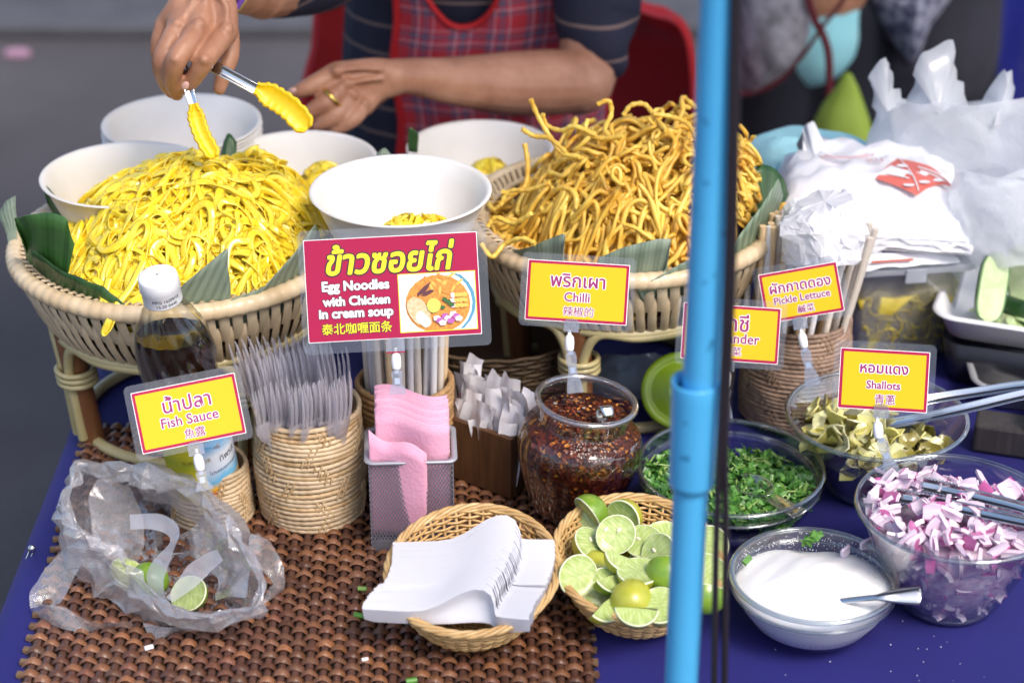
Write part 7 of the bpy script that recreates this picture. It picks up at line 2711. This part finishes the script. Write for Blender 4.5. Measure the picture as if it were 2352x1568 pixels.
# passers-by behind, out of focus
def passer(label, c, h, torso, shirt, trous, facing=0, hem=.66, extra=None):
    o = thing('person', label, 'person', c, facing)
    k = h / 1.6
    b_ = MB()
    V = Vector
    capsules(b_, [(V((0, 0, .85 * k)), .10 * k), (V((0, 0, 1.1 * k)), .10 * k), (V((0, 0, 1.28 * k)), .09 * k)])
    capsules(b_, [(V((0, 0, 1.32 * k)), .05 * k), (V((0, -.01, 1.42 * k)), .045 * k)])
    b_.ball((0, -.015, 1.50 * k), (.072 * k, .085 * k, .10 * k), 18, 12)
    capsules(b_, [(V((0, -.095 * k, 1.51 * k)), .008), (V((0, -.105 * k, 1.49 * k)), .012)])
    for s in (-1, 1):
        capsules(b_, [(V((s * .15 * k, 0, 1.27 * k)), .05 * k), (V((s * .19 * k, .02, 1.02 * k)), .04 * k), (V((s * .17 * k, -.12, .99 * k)), .032 * k), (V((s * .13 * k, -.18, .99 * k)), .030 * k)])
        for q in range(4): capsules(b_, [(V((s * (.11 + .014 * q) * k, -.19, .99 * k)), .010), (V((s * (.10 + .014 * q) * k, -.24, .98 * k)), .008)])
        capsules(b_, [(V((s * .13 * k, -.18, 1.0 * k)), .012), (V((s * .095 * k, -.215, 1.0 * k)), .009)])
        capsules(b_, [(V((0, 0, 1.28 * k)), .06 * k), (V((s * .15 * k, 0, 1.27 * k)), .052 * k)])
        capsules(b_, [(V((s * .055 * k, 0, .85 * k)), .062 * k), (V((s * .08 * k, -.01, .46 * k)), .050 * k), (V((s * .09 * k, .01, .08)), .042 * k), (V((s * .09 * k, -.12, .03)), .028)])
    remeshed(b_, 'body', SKIN, o, V((0, 0, 0)), .010, 3)
    t_ = MB()
    capsules(t_, [(V((0, 0, hem + .04)), torso * 1.35), (V((0, 0, .95 * k)), torso * 1.2), (V((0, 0, 1.15 * k)), torso * 1.1), (V((0, 0, 1.27 * k)), torso * .9)], 20)
    for s in (-1, 1):
        capsules(t_, [(V((0, 0, 1.26 * k)), .085 * k), (V((s * .15 * k, 0, 1.26 * k)), .065 * k), (V((s * .185 * k, .015, 1.06 * k)), .06 * k)])
    remeshed(t_, 'shirt', shirt, o, V((0, 0, 0)), .010, 4)
    q = MB()
    for s in (-1, 1):
        capsules(q, [(V((s * .055 * k, 0, .80 * k)), .078 * k), (V((s * .08 * k, -.01, .46 * k)), .070 * k), (V((s * .09 * k, .01, .11)), .062 * k)])
    remeshed(q, 'trousers', trous, o, V((0, 0, 0)), .012, 4)
    hq = MB(); hq.ball((0, .02, 1.53 * k), (.080 * k, .090 * k, .095 * k), 18, 12)
    build(hq, 'hair', bpy.data.materials['black_hair'], o)
    return o


BLK = M('dark_trousers', (.008, .009, .018), .9)
c = PY(1890, 150, 2.95)
p2_ = passer('passer-by in a light cyan shirt carrying a grey patterned shoulder bag', (c.x - .030, 2.95, 0), 1.55, .068, M('cyan_shirt', (.30, .70, .78), .9, (.40, .78, .84), 9, bmp=.4, bscale=12), BLK, PI + .3, hem=.70)
sb = thing('shoulder_bag', 'grey patterned cloth shoulder bag with a dark red strap on the cyan shirt', 'bag', PY(1775, 110, 2.80))
mb = MB()
out = [PY(u, v, 2.80) for u, v in ((1690, 205), (1740, 200), (1790, 172), (1840, 120), (1862, 60), (1850, -40), (1780, -90), (1690, -80))]
gg = np.stack([cat([Vector(sb.location).lerp(p, s) + Vector((0, d, 0)) for p in out], 40, True) for s, d in ((.02, -.06), (.5, -.055), (.85, -.03), (1, 0), (.85, .03), (.02, .035))], 1)
mb.grid(gg, cu=True)
build(mb, 'pouch', M('grey_batik', (.13, .12, .13), .9, (.42, .40, .44), 38, bmp=.3), sb, world=sb.location)
DRED = M('dark_red_strap', (.13, .012, .022), .8)
for pl in ([(1690, 215), (1745, 208), (1795, 180), (1848, 122), (1885, 66)], [(1880, 66), (1862, 20), (1846, -40)], [(1884, 66), (1902, 120), (1905, 200), (1900, 290)], [(1884, 66), (1930, 10), (1960, -50)]):
    mb = MB(); mb.tube(cat([PY(u, v, 2.76) for u, v in pl], 20), .0058, 8, flat=.5)
    build(mb, 'strap', DRED, sb, world=sb.location)
c = PY(2075, 100, 3.0)
passer('passer-by in black with a grey checked shawl, right of the cyan shirt', (c.x + .035, 3.1, 0), 1.6, .105, M('black_jacket', (.016, .016, .026), .9, (.03, .03, .045), 7), BLK, PI - .2, hem=.62)


def check_mat():
    m, t, b = newmat('grey_check')
    ck = t.nodes.new('ShaderNodeTexChecker'); ck.inputs['Scale'].default_value = 46
    ck.inputs[1].default_value, ck.inputs[2].default_value = (.10, .10, .16, 1), (.30, .30, .38, 1)
    t.links.new(coords(t, 'Object', (1, 1, 1), (0, .6, .3)), ck.inputs[0]); t.links.new(ck.outputs[0], b.inputs['Base Color'])
    b.inputs['Roughness'].default_value = .95
    return m


out = [(2085, 150), (2050, 110), (2010, 40), (1985, -60), (2080, -110), (2200, -80), (2180, 0), (2140, 60), (2110, 120)]
cc = PY(2090, 10, 2.93)
mb = MB()
gg = np.stack([cat([cc.lerp(PY(u, v, 2.93), s) + Vector((0, d, 0)) for u, v in out], 50, True) for s, d in ((.02, -.05), (.5, -.045), (.85, -.025), (1, 0), (.85, .012), (.02, .014))], 1)
gg[..., 1] += .008 * np.sin(gg[..., 0] * 90)
mb.grid(gg, cu=True)
tag(build(mb, 'shawl', check_mat(), None, world=cc), 'grey checked shawl hanging to a point over the black jacket', 'shawl')
# lime green bag, blue tarpaulin, dark rack behind
cc = PY(1942, 240, 2.62)
mb = MB()
pr_ = [(1946, 168, 8), (1946, 200, 24), (1938, 240, 46), (1935, 280, 62), (1935, 330, 70), (1935, 420, 70)]
g = []
for u, v, r in pr_:
    p = PY(u, v, 2.62); rr = px(r, p)
    g.append([p + Vector((rr * math.cos(a) * (1 + .1 * math.sin(3 * a)), rr * .6 * math.sin(a), 0)) for a in np.linspace(0, 2 * PI, 28, endpoint=False)])
mb.grid(np.array(g), cv=True)
zmin = min(p[2] for p in np.array(g)[-1])
tag(build(mb, 'green_sack', M('lime_sack', (.26, .38, .03), .7, (.36, .48, .07), 9, bmp=.4, bscale=14), None, world=cc), 'lime green peaked sack on the stool behind the blue towel', 'sack')
stl = thing('stool', 'dark plastic stool under the lime green sack', 'stool', (cc.x, 2.62, 0))
zs = zmin - .002
DKP = M('dark_plastic', (.014, .014, .02), .5)
mb = MB(); mb.slab(rrect(.24, .24, .03), zs - .03, zs); build(mb, 'seat', DKP, stl, smooth=False)
for sx in (-1, 1):
    for sy in (-1, 1):
        mb = MB(); mb.tube([(sx * .09, sy * .09, zs - .03), (sx * .11, sy * .11, 0)], .014, 8); build(mb, 'leg', DKP, stl)
tp = PY(2290, 120, 3.15)
mb = MB()
TARP = M('navy_tarpaulin', (.008, .010, .10), .45, (.012, .018, .20), 5, bmp=.4, bscale=7, bdist=.03)
xs_ = np.linspace(tp.x - .13, tp.x + .75, 60)
gg = np.array([[(x, 3.15 + .03 * math.sin(x * 38) + .02 * math.sin(x * 17 + 1) + (1.3 - z) * -.04, z) for z in np.linspace(.004, 1.5, 12)] for x in xs_])
mb.grid(gg)
back = gg.copy(); back[..., 1] = 3.75
mb.grid(back[::-1]); mb.grid(np.stack([gg[:, -1], back[:, -1]], 1)); mb.grid(np.stack([gg[0], back[0]], 1)[::-1]); mb.grid(np.stack([gg[-1], back[-1]], 1))
tag(build(mb, 'tarpaulin', TARP, None, world=Vector((tp.x + .3, 3.4, 0))), 'navy blue tarpaulin hung over the neighbouring stall at the right', 'tarpaulin')

# ================================================================== POLE AND CORDS
pole = thing('blue_pole', 'light blue plastic pipe pole with a wider coupling, in front of the table', 'pole', (.1215, 1.15, 0))
PIPE = M('blue_pvc', (.030, .255, .52), .33, (.045, .30, .58), 3, coat=.15, bmp=.06, bscale=60)


def pvc():
    m, t, b = newmat('blue_pipe')
    v = coords(t)
    c = ramp(t, noise(t, v, 4, 4), [(.3, (.055, .34, .66)), (.7, (.075, .40, .72))])
    sp_ = ramp(t, noise(t, v, 75, 2, .5), [(.28, (.25, .35, .45)), (.33, (1, 1, 1))])
    mx = t.nodes.new('ShaderNodeMix'); mx.data_type = 'RGBA'; mx.blend_type = 'MULTIPLY'; mx.inputs[0].default_value = .7
    t.links.new(c, mx.inputs[6]); t.links.new(sp_, mx.inputs[7]); t.links.new(mx.outputs[2], b.inputs['Base Color'])
    b.inputs['Roughness'].default_value = .34
    b.inputs['Coat Weight'].default_value = .1
    sc = noise(t, coords(t, 'Object', (160, 160, 6)), 1, 5, .7)
    t.links.new(ramp(t, sc, [(.35, (.25, .25, .25)), (.7, (.55, .55, .55))]), b.inputs['Roughness'])
    bump(t, b, sc, .12, .0006)
    return m


PIPE = pvc()
ztop_, zbot_ = 1.75 - 1.15 * math.tan(PITCH + math.atan((872 - 784) / FPX)), 1.75 - 1.15 * math.tan(PITCH + math.atan((1112 - 784) / FPX))
mb = MB(); mb.tube([(.003, 0, ztop_ - .01), (.004, 0, 2.4)], .0121, 32)
build(mb, 'upper_pipe', PIPE, pole)
mb = MB(); mb.tube([(0, 0, .004), (0, 0, zbot_ + .01)], .0121, 32)
build(mb, 'lower_pipe', PIPE, pole)
mb = MB(); mb.lathe([(.0125, ztop_ - .006), (.0152, ztop_ - .001), (.0160, ztop_), (.0164, ztop_ - .002), (.0160, ztop_ - .012), (.0156, (ztop_ + zbot_) / 2), (.0154, zbot_ + .004), (.0150, zbot_), (.0122, zbot_ - .001)], 40)
build(mb, 'coupling', PIPE, pole)
mb = MB(); mb.lathe([(.001, 0), (.09, 0), (.09, .03), (.02, .045), (.013, .05), (.001, .05)], 32)
build(mb, 'foot', M('concrete_foot', (.25, .25, .25), .9), pole)
CORD = M('black_cord', (.012, .008, .014), .5)
for pl, lab in (([(1688, -60), (1682, 200), (1673, 560), (1664, 800), (1655, 1000), (1645, 1250), (1640, 1590)], 'black cord hanging right beside the blue pole, left strand'), ([(1699, -60), (1692, 200), (1687, 480), (1676, 800), (1666, 1000), (1667, 1250), (1664, 1590)], 'black cord hanging right of the blue pole, right strand')):
    q = [PY(u, v, 1.135) for u, v in pl]
    g = cat(q, 40)
    g = np.concatenate([[g[0] + np.array((0, 0, .7))], g, [np.array((g[-1][0], 1.135, .002))]])
    mb = MB(); mb.tube(g, .0024, 8)
    tag(build(mb, 'cord', CORD, None, world=Vector((g[-1][0], 1.135, 0))), lab, 'cord', 'black cords beside the blue pole')

# unseen stall cover carried by the blue pole, added to shade the table
cn = thing('added_canopy', 'pale unseen stall cover added above the table to shade it', 'added_canopy', (.3, 2.4, 2.4))
xs_ = np.linspace(-.55, 1.5, 24); ys_ = np.linspace(1.08, 2.45, 24)
mb = MB(); mb.grid(np.array([[(x - .3, y - 2.4, .03 + .10 * (1 - ((y - 1.77) / .7) ** 2) + .01 * math.sin(x * 9) * math.sin(y * 7)) for y in ys_] for x in xs_]))
solid(build(mb, 'sheet', M('shade_cloth', (.30, .30, .34), .9), cn), .003)
for y in (1.15, 2.4):
    mb = MB(); mb.tube([(-.85, y - 2.4, .0), (1.2, y - 2.4, .0)], .012, 10)
    build(mb, 'crossbar', PIPE, cn)
for x in (-.8, 1.18):
    mb = MB(); mb.tube([(x, -1.30, .0), (x, .03, .0)], .012, 10)
    build(mb, 'side_bar', PIPE, cn)
